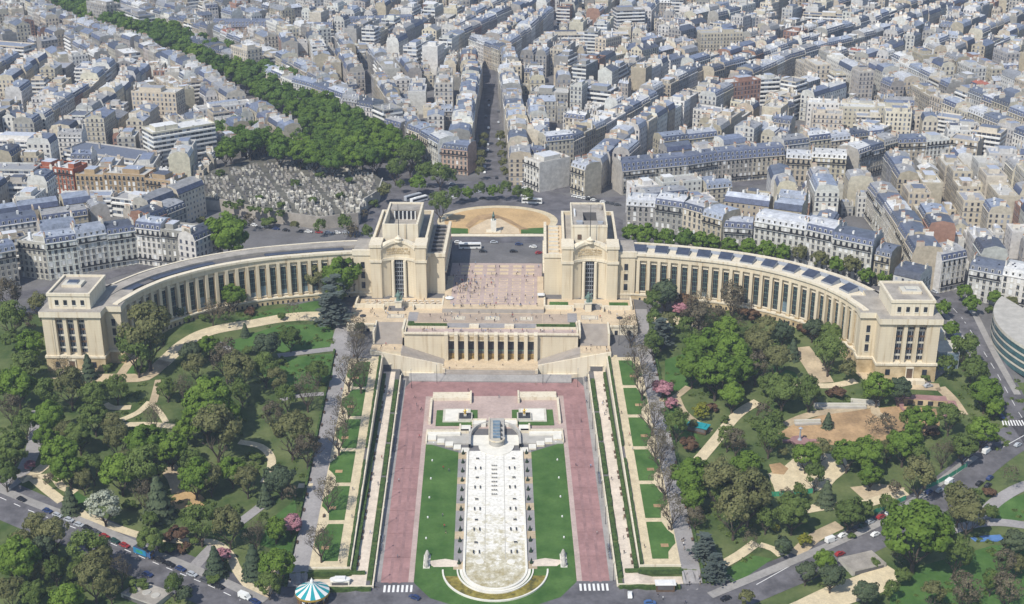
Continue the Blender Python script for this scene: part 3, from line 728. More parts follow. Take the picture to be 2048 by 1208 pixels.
    pv.box(33, 38.2, 613, 624, Z0, 49, 'limestone'); pv.box(54.8, 60, 613, 624, Z0, 49, 'limestone')
    for a0, a1 in ((32.5, 38.6), (54.4, 60.5)):
        pv.box(a0, a1, 612.4, 624, 41.4, 42.6, 'limestone_pale', bottom=True); pv.box(a0, a1, 612.5, 624, 49, 50.4, 'limestone_pale', bottom=True)
    pv.box(33.3, 59.7, 621, 667, Z0, 48.4, 'limestone', top='roof_stone')
    for a0, a1, b0, b1 in ((33, 34.2, 624, 668), (58.8, 60, 624, 668), (34.2, 58.8, 666.8, 668)): pv.box(a0, a1, b0, b1, 47, 50.2, 'limestone', top='limestone_pale')
    cx, hw, sag = 46.5, 8.4, 3.4; Rr = (hw * hw + sag * sag) / (2 * sag); yc = 613.2 - (Rr - sag) + 0.2
    am = math.asin(hw / Rr)
    def AR(a0, a1, r0, r1, z0, z1, m, n=8, under=False):
        for i in range(n):
            t0, t1 = lerp(a0, a1, i / n), lerp(a0, a1, (i + 1) / n)
            A, B_, C_, D_ = [(cx + r * math.sin(t), yc + r * math.cos(t)) for r, t in ((r0, t0), (r0, t1), (r1, t1), (r1, t0))]
            z1a, z1b = (z1(t0), z1(t1)) if callable(z1) else (z1, z1); z0a, z0b = (z0(t0), z0(t1)) if callable(z0) else (z0, z0)
            pv.face([(*A, z0a), (*B_, z0b), (*B_, z1b), (*A, z1a)], m); pv.face([(*D_, z1a), (*C_, z1b), (*B_, z1b), (*A, z1a)], m); pv.face([(*D_, z0a), (*C_, z0b), (*B_, z0b), (*A, z0a)], m)
        for t, za, zb_ in ((a0, z0, z1), (a1, z0, z1)):
            za = za(t) if callable(za) else za; zb_ = zb_(t) if callable(zb_) else zb_
            A, D_ = [(cx + r * math.sin(t), yc + r * math.cos(t)) for r in (r0, r1)]; pv.face([(*A, za), (*D_, za), (*D_, zb_), (*A, zb_)], m)
    ao = am * .44
    AR(-am, -ao, Rr, Rr + 1.6, Z0, 42, 'limestone', 5); AR(ao, am, Rr, Rr + 1.6, Z0, 42, 'limestone', 5)
    AR(-am, am, Rr - .5, Rr + 2, 41.6, 42.9, 'limestone_pale', 12)
    AR(-am, am, Rr, Rr + 2.4, 42.9, lambda t: 47.6 + 2.6 * math.cos(t / am * math.pi / 2), 'limestone', 14)
    AR(-am, am, Rr - .6, Rr + 2.6, lambda t: 47.6 + 2.6 * math.cos(t / am * math.pi / 2), lambda t: 48.9 + 2.7 * math.cos(t / am * math.pi / 2), 'limestone_pale', 14)
    pv.box(42.6, 50.4, 617.2, 617.6, Z0, 42, 'dark_glass')
    pv.lathe([(1.9, 0), (1.6, .8), (1.9, 1.6), (.8, 2.4), (.5, 3.)], 10, 'limestone_pale', cx, 616.6, 51.0)
    pav = fin(pv, 'centre_pavilion')
    # raised foliage-like relief on the curved frieze
    rl = MB(XF); rr = random.Random(3)
    for i in range(30):
        t = lerp(-am * .62, am * .62, i / 29); r = Rr - .12
        for zz in (44.6, 45.8, 46.9):
            if rr.random() < .8:
                x, y = cx + r * math.sin(t), yc + r * math.cos(t); ww = rr.uniform(.12, .26); rl.box(x - ww, x + ww, y - .12, y + .3, zz + rr.uniform(-.2, .2), zz + rr.uniform(.5, .9), 'limestone_stained')
    fin(rl, 'relief', pav)
    for dx in (-2.9, 2.9):
        mb = MB(XF); mb.lathe([(1.0, 0), (.86, 1.), (.8, 19.4)], 14, 'limestone_pale', cx + dx, 615.4, Z0); fin(mb, 'column', pav)
    mb = MB(XF)
    for i in range(8): mb.box(44.6, 48.4, 616.9, 617.15, 24 + i * 2.2, 24.35 + i * 2.2, 'grey_metal')
    for dx in (-1.1, 0, 1.1): mb.box(cx + dx - .1, cx + dx + .1, 616.9, 617.12, 22.5, 41, 'grey_metal')
    fin(mb, 'window', pav)
    # attic storey
    at = MB(XF); a0, a1, b0, b1 = 37.5, 55, 624.5, 660
    if s < 0:
        for q in ((a0, a1, b0, b0 + 1), (a0, a0 + 1, b0 + 1, b1), (a1 - 1, a1, b0 + 1, b1), (a0 + 1, a1 - 1, b1 - 1, b1)): at.box(*q, 48, 57, 'limestone_pale')
        at.box(a0 + 1, a1 - 1, b0 + 1, b1 - 10, 48, 51.2, 'roof_stone'); at.box(a0 + 1, a1 - 1, b1 - 10, b1 - 1, 48, 56.2, 'roof_stone')
        at.box(a0 + 1.2, a1 - 1.2, b0 + 7, b0 + 8, 51.2, 53.4, 'white_stone'); at.box(a0 + 3.2, a1 - 3.2, b1 - 10.1, b1 - 9.8, 51.2, 55.6, 'dark_glass')
    else:
        pit = (43.6, 50.2, 634, 647)
        at.prism(rect(a0, a1, b0, b1), 48, 56.4, 'limestone_pale', cap=False)
        for q in ((a0, a1, b0, pit[2]), (a0, a1, pit[3], b1), (a0, pit[0], pit[2], pit[3]), (pit[1], a1, pit[2], pit[3])): at.face([(x, y, 56.4) for x, y in rect(*q)], 'roof_stone')
        pr = rect(*pit)
        for k in range(4):
            p, q = pr[k], pr[(k + 1) % 4]; at.face([(*p, 49.5), (*q, 49.5), (*q, 56.4), (*p, 56.4)], 'roof_dark')
        at.face([(x, y, 51) for x, y in pr], 'solar_glass')
        for q in ((a0 - .1, a1 + .1, b0 - .2, b0 + .7), (a0 - .1, a0 + .6, b0 + .7, b1), (a1 - .6, a1 + .1, b0 + .7, b1), (a0, a1, b1, b1 + .6)): at.box(*q, 56.2, 57.2, 'limestone_pale')
        at.box(40, 43, 628, 631, 56.4, 57.6, 'grey_metal'); at.box(50.5, 53, 629, 630.5, 56.4, 57.4, 'grey_metal'); at.box(51.6, 53.2, 650, 656, 56.4, 57.8, 'roof_stone'); at.box(39, 39.8, 640, 650, 56.4, 57.4, 'white_paint')
        at.box(40.5, 42.4, 624.2, 624.55, 50, 52.4, 'wood_brown')
    atic = fin(at, 'attic', pav)
    if s < 0:
        for i in range(6):
            mb = MB(XF); mb.lathe([(.5, 0), (.42, .3), (.38, 4.3)], 8, 'white_paint', lerp(41, 51.5, i / 5), 649.4, 51.2); fin(mb, 'column', pav)
    mb = MB(XF); mb.tube((cx, 620, 51), (cx, 620, 69), .22, .1, 'dark_metal'); fin(mb, 'flagpole', pav)
    # esplanade block with its stepped windows
    mb = MB(XF); mb.box(24.4, 33.2, 619.5, 668, 21, 42.2, 'limestone', top='roof_stone' if s < 0 else 'terrace_paving')
    for q in ((24, 33.4, 619, 620.2), (24, 25.4, 620.2, 668.4)): mb.box(*q, 42.2, 44, 'limestone_pale', bottom=True)
    eb = fin(mb, 'esplanade_block')
    for i in range(8):
        y0 = 621.5 + i * 5.8
        w = MB(XF); w.box(24.1, 24.5, y0, y0 + 3.6, 24.5, 33.5, 'dark_glass'); w.box(23.6, 24.5, y0 - .8, y0 + 4.4, 33.5, 34.3, 'limestone_pale', bottom=True); fin(w, 'window', eb)
        w = MB(XF); w.box(26.6, 31.4, y0, y0 + 2.2, 42.2, 43.3, 'dark_metal' if s < 0 else 'limestone_pale', top='roof_dark' if s < 0 else 'light_ledge'); fin(w, 'roof_vent', eb)
    # ---------------- end pavilion
    eb = MB(XF); GZ = 15.
    def body(q, z0, z1, m, top=None): eb.box(*q, z0, z1, m, top=top)
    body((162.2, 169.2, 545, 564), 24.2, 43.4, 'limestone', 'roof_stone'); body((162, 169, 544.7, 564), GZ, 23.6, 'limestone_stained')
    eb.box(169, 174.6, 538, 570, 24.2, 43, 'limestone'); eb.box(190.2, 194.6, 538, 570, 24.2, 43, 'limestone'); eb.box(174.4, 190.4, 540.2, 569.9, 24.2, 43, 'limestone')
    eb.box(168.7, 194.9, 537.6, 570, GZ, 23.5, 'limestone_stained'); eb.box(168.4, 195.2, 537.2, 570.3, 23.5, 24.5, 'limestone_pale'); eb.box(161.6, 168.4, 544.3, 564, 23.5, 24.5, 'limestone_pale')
    eb.box(168.2, 195.4, 537, 570.6, 43, 45.6, 'limestone_pale', top='roof_stone', bottom=True); eb.box(161.4, 168.2, 544, 564, 43, 45.6, 'limestone_pale', top='roof_stone', bottom=True)
    eb.box(178, 190, 534.5, 537.4, GZ, 17.6, 'limestone_pale')
    eb.box(173.5, 191.8, 540.8, 563, 45.6, 52, 'limestone_pale', top='roof_stone')
    for q in ((173.1, 192.2, 540.4, 541.4), (173.1, 174.1, 541.4, 563), (191.2, 192.2, 541.4, 563), (173.1, 192.2, 563, 563.7)): eb.box(*q, 51.6, 52.9, 'limestone_pale')
    eb.box(180, 188.6, 550, 556.5, 52, 53.2, 'limestone_pale', top='light_ledge'); eb.box(182, 186.6, 551.4, 555.2, 53.2, 53.8, 'grey_metal', top='solar_glass' if s < 0 else 'light_ledge')
    ep = fin(eb, 'end_pavilion')
    for i in range(4):
        mb = MB(XF); a = 175.3 + i * 4.83; mb.box(a - .8, a + .8, 538.2, 540.3, 24.4, 42.8, 'limestone'); fin(mb, 'column', ep)
    for i in range(3):
        a = 177.71 + i * 4.83; mb = MB(XF); mb.box(a - 1.5, a + 1.5, 539.95, 540.3, 25.4, 40.5, 'dark_glass')
        for k in range(5): mb.box(a - 1.5, a + 1.5, 539.8, 540.1, 27.2 + k * 2.9, 28.1 + k * 2.9, 'wood_brown' if k % 2 else 'light_ledge')
        for dx in (-.6, .6): mb.box(a + dx - .08, a + dx + .08, 539.85, 540.1, 25.4, 40.5, 'grey_metal')
        fin(mb, 'window', ep)
    for z0 in (27, 31.5, 36):
        mb = MB(XF); mb.box(164.9, 166.5, 544.8, 545.1, z0, z0 + 3.2, 'dark_glass'); mb.box(164.7, 166.7, 544.75, 545.05, z0 - .3, z0, 'light_ledge'); fin(mb, 'window', ep)
    for i in range(4):
        a = 176.9 + i * 3.75; mb = MB(XF); mb.box(a - .75, a + .75, 540.6, 540.9, 47.4, 49.7, 'dark_glass'); mb.box(a - .95, a + .95, 540.55, 540.85, 47.1, 47.4, 'white_stone'); fin(mb, 'window', ep)
    for a in (174, 190):
        mb = MB(XF); mb.box(a - 1., a + 1., 537.4, 537.7, 19., 21.6, 'dark_glass'); fin(mb, 'window', ep)
    mb = MB(XF); mb.box(182.2, 184.8, 537.3, 537.7, 17.6, 21.8, 'wood_brown'); mb.box(181.8, 182.2, 537.2, 537.7, 17.6, 22.2, 'limestone_pale'); mb.box(184.8, 185.2, 537.2, 537.7, 17.6, 22.2, 'limestone_pale'); mb.box(181.8, 185.2, 537.1, 537.7, 22.2, 22.9, 'limestone_pale'); fin(mb, 'door', ep)
    return root
wing(-1, 'left'); wing(1, 'right')

# ================================================================ esplanade, terrace and the theatre front below it
te = MB(LP)
te.prism(rect(-69, 67, 583.5, 614), 4, 22.5, 'limestone', top='terrace_paving')
te.prism(rect(-41, 39, 571.2, 583.5), 4, 22.5, 'limestone', top='terrace_paving')
te.prism(rect(-25.3, 23.3, 597, 640), 20, 24.3, 'terrace_paving')
for i in range(4): te.prism(rect(-25.3, 23.3, 595.4 + i * .4, 597.2), 22, 22.9 + i * .35, 'stair_stone')
for i in range(4): te.prism(rect(-69, -25.4, 606 + i * .8, 614), 22, 22.53 + i * .02, 'terrace_paving')
te.prism(rect(23.4, 67, 606, 614), 22, 22.56, 'terrace_paving')
te.prism(rect(-24.3, 22.3, 640, 658), 22, 24.62, 'red_paving_pale')
struct(te, 'terrace')
es = MB(LP)
es.prism(rect(-22, 20, 602, 640), 24, 24.36, 'red_paving_pale')
for i in range(6):
    for j in range(3): es.prism(rect(-19 + i * 6.6, -14.6 + i * 6.6, 641.5 + j * 5.2, 644.7 + j * 5.2), 24.5, 24.66, 'terrace_paving')
for i in range(6):
    for j in range(7): es.prism(rect(-19 + i * 6.6, -14.6 + i * 6.6, 604 + j * 4.9, 607 + j * 4.9), 24.3, 24.40, 'terrace_paving')
for i in range(6):
    for j in range(7): es.prism(rect(-18.4 + i * 6.6, -15.2 + i * 6.6, 604.5 + j * 4.9, 606.5 + j * 4.9), 24.3, 24.43, 'red_paving_pale')
for cx, w in ((-17, 6.5), (-1, 7.5), (15, 6.5), (-47, 8), (45, 8)):
    y0 = 586.5 if abs(cx) < 20 else 588.5
    for k, (g, m) in enumerate(((0, 'stair_stone'), (.5, 'limestone_pale'), (1.1, 'stair_stone'), (1.4, 'limestone_pale'))): es.prism(rect(cx - w / 2 + g, cx + w / 2 - g, y0 + g * .8, y0 + 5 - g * .8), 22.4, 22.54 + k * .012, m)
es.prism(rect(-24.5, 22.5, 583.4, 594.8), 22.4, 22.515, 'terrace_mid'); es.prism(rect(-39.5, -24.7, 583.4, 594.8), 22.4, 22.512, 'bare_earth' if False else 'terrace_mid'); es.prism(rect(22.7, 37.5, 583.4, 594.8), 22.4, 22.512, 'terrace_mid'); es.prism(rect(-41, -36.5, 585, 596), 22.4, 22.525, 'gravel_grey'); es.prism(rect(34.5, 39, 585, 596), 22.4, 22.525, 'gravel_grey'); es.prism(rect(-22, 20, 577.5, 583), 22.4, 22.54, 'gravel_grey'); es.prism(rect(-40.5, 38.5, 571.5, 576.2), 22.4, 22.53, 'red_paving_pale')
struct(es, 'terrace_floor')
th = thing('theatre_building', 'cream stone theatre front of nine tall bays set below the terrace', 'building', (-1, 570, 8))
def tfin(mb, name, parent=th):
    o = mb.build(name, parent); o.matrix_parent_inverse = Matrix.Translation((1, -570, -8)) if parent is th else Matrix(); return o
mb = MB(LP); mb.box(-41, -21.6, 569.2, 571.3, 7, 22.9, 'limestone'); mb.box(19.6, 39, 569.2, 571.3, 7, 22.9, 'limestone'); mb.box(-21.6, 19.6, 570.6, 571.3, 7, 22.7, 'roof_dark', top='limestone'); mb.box(-21.6, 19.6, 568.6, 571.2, 19.6, 22.9, 'limestone', bottom=True)
for a0, a1, b0, b1 in ((-41, -40.4, 571.3, 584), (38.4, 39, 571.3, 584), (-41.2, 39.2, 568.4, 569)): mb.box(a0, a1, b0, b1, 22.9 if b1 < 570 else 22.4, 23.7, 'limestone_pale')
tfin(mb, 'wall')
PIT = 41.2 / 9
for i in range(10):
    a = -21.6 + PIT * i; mb = MB(LP); mb.box(a - .85, a + .85, 567.4, 570.7, 10, 23.0, 'limestone'); mb.box(a - .85, a + .85, 567.2, 570.7, 23.0, 23.5, 'limestone_pale'); tfin(mb, 'pillar')
for i in range(9):
    a = -21.6 + PIT * (i + .5); mb = MB(LP); w = PIT / 2 - .9
    mb.box(a - w, a + w, 570.2, 570.5, 14.8, 19.6, 'dark_glass'); mb.box(a - w, a + w, 570.15, 570.5, 14.2, 14.8, 'bronze')
    mb.box(a - w, a + w, 570.1, 570.5, 12.8, 14.2, 'roof_dark'); tfin(mb, 'window')
    mb = MB(LP); mb.box(a - w, a + w, 569.8, 570.4, 10.2, 12.8, 'bronze_door')
    for k in range(4): mb.box(a - w + k * w / 2 + .1, a - w + k * w / 2 + .22, 569.7, 569.85, 10.2, 12.6, 'dark_metal')
    tfin(mb, 'door')
    mb = MB(LP); rr = random.Random(i)
    for k in range(5): mb.box(a - w + .2 + k * .5, a - w + .55 + k * .5, 568.45, 568.62, 20.4 + rr.uniform(-.2, .2), 21.9 + rr.uniform(-.2, .2), 'limestone_stained')
    tfin(mb, 'relief')
mb = MB(LP); mb.prism(rect(-22.6, 20.6, 559.5, 570.7), 4, 10.2, 'terrace_paving')
for i in range(3): mb.box(-22.6, 20.6, 557.7 + i * .6, 559.6, 4, 8.4 + i * .5, 'stair_stone')
mb.prism(rect(-38, 36, 555.2, 558), 4, lambda x, y: 5.7 if y < 556 else 8.1, 'pavement_grey')
tfin(mb, 'forecourt')
# the two monumental stairs
for s, side in ((-1, 'left'), (1, 'right')):
    XS = lambda x, y, z, s=s: LP(s * (x) - 1, y, z)
    st = thing('grand_stair', f'broad pale stone stair with landing, descending {side} of the theatre front', 'staircase', (*XS(48, 570, 0)[:2], 8), 0, 'grand stairs')
    lx, ly, lz = st.location
    def sf(mb, name): o = mb.build(name, st); o.matrix_parent_inverse = Matrix.Translation((-lx, -ly, -lz)); return o
    mb = MB(XS)
    n = 26
    for i in range(n): mb.box(41.2, 54, 570.4 + 13.2 * i / n, 570.4 + 13.2 * (i + 1) / n, 8, 17 + 5.5 * (i + 1) / n, 'stair_stone')
    sf(mb, 'upper_flight')
    mb = MB(XS); mb.box(41, 55, 562, 570.4, 6, 17, 'limestone', top='terrace_paving'); sf(mb, 'landing')
    mb = MB(XS)
    n = 34
    for i in range(n): mb.box(21.6 + 19.4 * i / n, 21.6 + 19.4 * (i + 1) / n, 562, 569.1, 5, 10.2 + 6.8 * (i + 1) / n, 'stair_stone')
    sf(mb, 'lower_flight')
    mb = MB(XS); q = [(21.6, 561.2), (55, 561.2), (55, 562.), (21.6, 562.)]
    mb.prism(q, 4.5, lambda x, y: pl(x, [(21.6, 11), (41, 18), (55, 18)]), 'limestone_pale'); mb.box(20.6, 21.7, 558, 562, 4.5, 10, 'limestone_pale')
    mb.prism([(26, 557.5), (41, 561.2), (26, 561.2)], 4, lambda x, y: 7.2, 'limestone_pale'); sf(mb, 'parapet')
    mb = MB(XS); mb.box(53.9, 54.7, 570.4, 584, 10, 23.2, 'limestone_pale'); mb.box(40.3, 41.3, 571.2, 584, 20, 24.2, 'limestone_pale'); sf(mb, 'side_wall')
    mb = MB(XS); mb.box(45.6, 51.2, 560.95, 561.3, 8.4, 10.9, 'roof_dark'); mb.box(45.2, 51.6, 560.9, 561.25, 10.9, 11.3, 'limestone_pale'); sf(mb, 'doorway')
    # small service building below the terrace edge
    sb_ = thing('service_building', f'small pale stone block with two dark windows under the {side} terrace edge', 'building', (*XS(62, 580, 0)[:2], 14))
    lx2, ly2, lz2 = sb_.location
    def s2(mb, name): o = mb.build(name, sb_); o.matrix_parent_inverse = Matrix.Translation((-lx2, -ly2, -lz2)); return o
    mb = MB(XS); mb.box(55, 68, 580, 583.8, 13, 22.3, 'limestone_pale', top='terrace_paving'); mb.box(55, 68, 579.6, 580.4, 22.3, 23.2, 'limestone_pale'); s2(mb, 'wall')
    for a in (57.3, 63.4):
        mb = MB(XS); mb.box(a, a + 1.5, 579.9, 580.1, 18.2, 20.6, 'dark_glass'); s2(mb, 'window')
    mb = MB(XS); mb.box(55.2, 67, 566, 579.8, 8, 15.6, 'limestone_stained', top='path_earth'); struct(mb, 'court_floor')
    # ramp of the alley up to the terrace
    rp = MB(); q = [P(*p) for p in (((700, 690, 17), (745, 690, 17), (745, 640, 22.4), (715, 640, 22.4)) if s < 0 else ((1245, 690, 17), (1300, 690, 17), (1290, 640, 22.4), (1262, 640, 22.4)))]
    drape_poly(rp, [LP(s * 67 - 1, 566)[:2], LP(s * 74 - 1, 566)[:2], LP(s * 74 - 1, 604)[:2], LP(s * 67 - 1, 604)[:2]][::s], 'gravel_grey', .15)
    struct(rp, 'alley_ramp')
    hd = [LP(s * 69 - 1, 571)[:2], LP(s * 69 - 1, 600)[:2]]
    # planted beds in front of the pavilions, low walls, bronze group on its plinth
    wl = MB(XS); cxp = 45.5
    lw_ = thing('terrace_wall', f'low cream stone wall with curved niche in front of the {side} pavilion', 'wall', (*XS(45.5, 601, 0)[:2], 22.5), 0, 'terrace walls'); l3 = lw_.location.copy()
    def s3(mb, name): o = mb.build(name, lw_); o.matrix_parent_inverse = Matrix.Translation(-l3); return o
    mb = MB(XS)
    for q in ((25, 38, 600.4, 601.2), (53, 66, 600.4, 601.2), (38, 38.7, 598, 601.2), (52.3, 53, 598, 601.2), (38.7, 52.3, 602.8, 603.5), (24.2, 25, 600.4, 612), (66, 66.8, 600.4, 612)): mb.box(*q, 22.3, 24.6, 'limestone_pale')
    s3(mb, 'wall')
    bt = thing('bronze_statue', f'green bronze statue group on a pale plinth before the {side} pavilion', 'statue', (*XS(45.5, 599.4, 0)[:2], 22.5), 0, 'bronze statues'); mb = MB()
    mb.box(-1.5, 1.5, -1.5, 1.5, 0, 4.2, 'limestone_pale'); mb.box(-1.8, 1.8, -1.8, 1.8, 4.2, 4.6, 'light_ledge'); mb.build('plinth', bt)
    mb = MB(); mb.lathe([(1.1, 0), (1.0, 1.4), (1.25, 2.6), (.9, 3.6), (.45, 4.2), (.5, 4.8), (.2, 5.2), (0, 5.3)], 9, 'bronze', 0, 0, 4.6)
    mb.tube((-.6, 0, 8), (-1.7, .2, 6.4), .35, .3, 'bronze'); mb.tube((.6, 0, 8.), (1.9, -.2, 9.2), .3, .2, 'bronze'); mb.tube((.4, 0, 5), (1.9, 0, 4.7), .5, .4, 'bronze'); mb.tube((1.5, 0, 4.8), (1.7, 0, 7.2), .45, .3, 'bronze'); mb.build('figures', bt)
    if s > 0:
        gb = MB(XS)
        for q in ((27, 36, 602.5, 609.5), (56, 65, 602.5, 609.5)): gb.box(*q, 22.4, 22.9, 'lawn')
        struct(gb, 'lawn_bed')
        for q, wd in (((26.2, 38, 601.3, 602.3), 'nearer the esplanade'), ((54, 66, 601.3, 602.3), 'farther from the esplanade')):
            x0, y0 = XS(q[0], q[2], 0)[:2]; x1, y1 = XS(q[1], q[3], 0)[:2]; hedge(x0, x1, min(y0, y1), max(y0, y1), 1.2, f'dark low hedge behind the right pavilion wall, {wd}', 'hedges before the right pavilion', zf=lambda x, y: 22.5)
    # planter with hedge on the terrace
    tp = thing('planter', f'long stone planter with clipped green hedge on the {side} half of the terrace', 'planter', (*XS(30, 577, 0)[:2], 22.5), 0, 'planters'); l4 = tp.location.copy()
    mb = MB(XS); mb.box(20.5, 39.2, 576.2, 578.4, 22.4, 23.7, 'limestone_pale'); mb.box(36, 39.2, 578.4, 580.5, 22.4, 23.7, 'limestone_pale'); o = mb.build('trough', tp); o.matrix_parent_inverse = Matrix.Translation(-l4)
    mb = MB(XS); mb.box(20.8, 38.9, 576.5, 578.1, 23.6, 24.5, 'hedge_leaf'); mb.box(36.3, 38.9, 578.1, 580.3, 23.6, 24.5, 'hedge_leaf'); o = mb.build('hedge', tp); o.matrix_parent_inverse = Matrix.Translation(-l4)
    sk = thing('stair_hood', f'small pale concrete hood over a stair opening, {side} of the terrace centre', 'hood', (*XS(8.2, 578, 0)[:2], 22.5), 0, 'stair hoods'); l5 = sk.location.copy()
    mb = MB(XS); mb.box(6, 10.4, 577, 578.6, 22.4, 23.9, 'limestone_pale'); mb.box(6, 10.4, 579.6, 580.4, 22.4, 23.4, 'limestone_pale'); o = mb.build('wall', sk); o.matrix_parent_inverse = Matrix.Translation(-l5)
    mb = MB(XS); mb.box(6.3, 10.1, 578.6, 579.6, 22.4, 22.6, 'roof_dark'); o = mb.build('opening', sk); o.matrix_parent_inverse = Matrix.Translation(-l5)
# ================================================================ the city
rng = random.Random(11)
WALLS = [((.68, .665, .62), 'whitish'), ((.58, .515, .395), 'cream'), ((.48, .42, .315), 'tan'), ((.62, .565, .45), 'pale cream'), ((.43, .405, .36), 'weathered beige'), ((.62, .61, .57), 'off-white'), ((.36, .345, .32), 'grey-brown')]
ZINC = [(.27, .305, .38), (.35, .385, .455), (.19, .22, .30), (.46, .485, .54), (.14, .16, .21), (.30, .305, .32), (.64, .64, .63), (.36, .355, .35), (.54, .55, .57), (.09, .10, .13)]
SLATE = [(.085, .10, .16), (.11, .13, .20), (.07, .085, .13)]
def pick(l, r=rng): return l[int(r.random() * len(l)) % len(l)]
OX, OY, RES = -900, 560, 2.0
OCC = np.zeros((900, 760), bool)          # x, y occupancy, 2 m cells
def cells(x, y): return np.floor((np.asarray(x) - OX) / RES).astype(int), np.floor((np.asarray(y) - OY) / RES).astype(int)
def mark_poly(poly):
    xs = [p[0] for p in poly]; ys = [p[1] for p in poly]
    for i in range(max(0, int((min(xs) - OX) / RES)), min(899, int((max(xs) - OX) / RES)) + 1):
        for j in range(max(0, int((min(ys) - OY) / RES)), min(759, int((max(ys) - OY) / RES)) + 1):
            if inpoly(OX + (i + .5) * RES, OY + (j + .5) * RES, poly): OCC[i, j] = True
def mark_line(pts, w):
    for a, b in zip(pts, pts[1:]):
        a, b = Vector(a[:2]), Vector(b[:2]); d = (b - a).normalized(); n = Vector((-d.y, d.x)) * w / 2
        mark_poly([a - n - d * 2, b - n + d * 2, b + n + d * 2, a + n - d * 2])
def rect_pts(x, y, ang, w, d, g=1.5, inset=.6):
    c, s = math.cos(ang), math.sin(ang)
    nx, ny = max(2, int(w / g)), max(2, int(d / g))
    lx = np.linspace(-w / 2 + inset, w / 2 - inset, nx); ly = np.linspace(inset, d - inset, ny)
    A, B = np.meshgrid(lx, ly); return x + A * c - B * s, y + A * s + B * c
def occ_frac(x, y, ang, w, d):
    X, Y = rect_pts(x, y, ang, w, d); i, j = cells(X, Y)
    ok = (i >= 0) & (i < 900) & (j >= 0) & (j < 760)
    return 1. if not ok.all() else OCC[i, j].mean()
def occ_mark(x, y, ang, w, d):
    X, Y = rect_pts(x, y, ang, w, d, 1.0, .2); i, j = cells(X, Y); ok = (i >= 0) & (i < 900) & (j >= 0) & (j < 760); OCC[i[ok], j[ok]] = True
g25 = lambda *pp: [P(x, y, 25) for x, y in pp]
# kept free: palace, park, square, cemetery, streets
CEM = [P(x, y, 31) for x, y in ((345, 395), (425, 340), (560, 300), (730, 335), (765, 360), (757, 384), (722, 405), (716, 430), (640, 438), (545, 425), (440, 402))]
SQ = g25((690, 480), (720, 430), (765, 375), (830, 345), (938, 362), (1045, 372), (1140, 392), (1245, 440), (1250, 490))
for poly in (PARK_L, PARK_R, CEM, SQ, [LP(-210, 530)[:2], LP(205, 530)[:2], LP(205, 580)[:2], LP(150, 625)[:2], LP(70, 665)[:2], LP(70, 720)[:2], LP(-72, 720)[:2], LP(-72, 665)[:2], LP(-150, 625)[:2], LP(-215, 590)[:2]],
             g25((440, 400), (720, 445), (760, 480), (690, 525), (480, 545), (400, 525), (400, 440)), g25((1130, 395), (1250, 445), (1262, 405), (1300, 398), (1300, 380), (1200, 385)), g25((1850, 585), (1940, 612), (2300, 680), (2300, 1000), (1900, 800))): mark_poly(poly)
STREETS = {'avenue': (g25((986, 372), (985, 300), (981, 190), (978, 140)), 17), 'mandel': (g25((815, 362), (728, 322), (604, 246), (488, 176), (372, 118), (215, 64), (70, -4), (-20, -50)), 58),
    'greuze': (g25((830, 318), (780, 235), (723, 150)), 11), 'poincare': (g25((1120, 385), (1195, 322), (1260, 280), (1335, 235), (1420, 190)), 16), 'kleber': (g25((1190, 402), (1300, 392), (1450, 372), (1580, 358), (1750, 336), (1960, 345), (2100, 352)), 15),
    'wingr': (g25((1250, 486), (1450, 524), (1620, 548), (1760, 568), (1860, 592)), 13), 'rst': (g25((1848, 572), (1795, 475), (1722, 350)), 11), 'lf': (g25((930, 100), (1030, 38), (1060, 10)), 13), 'rf': (g25((985, 138), (1060, 85), (1120, 35), (1160, -5)), 13),
    'dg': (g25((1400, 205), (1490, 178), (1600, 138), (1750, 88), (1925, 18)), 14), 'dr': (g25((1760, 165), (1860, 218), (2060, 305)), 12), 'l1': (g25((40, 345), (100, 300), (190, 236), (250, 180)), 11), 'wl': (g25((-60, 596), (150, 562), (330, 520), (440, 470)), 13)}
cs = MB()
for k, (pts, w) in STREETS.items(): drape_strip(cs, pts, w * .62, 'asphalt', .12, 8, zf=lambda x, y: Z(x, y))
drape_poly(cs, SQ, 'asphalt', .09, 12)
struct(cs, 'city_streets')
SEG = [(Vector(a[:2]), Vector(b[:2])) for pts, w in STREETS.values() for a, b in zip(pts, pts[1:])]
def street_dir(x, y):
    p = Vector((x, y)); best = (1e9, 0)
    for a, b in SEG:
        d = b - a; t = clamp((p - a).dot(d) / d.length_squared); q = (p - a - d * t).length
        if q < best[0]: best = (q, math.atan2(d.y, d.x))
    return best

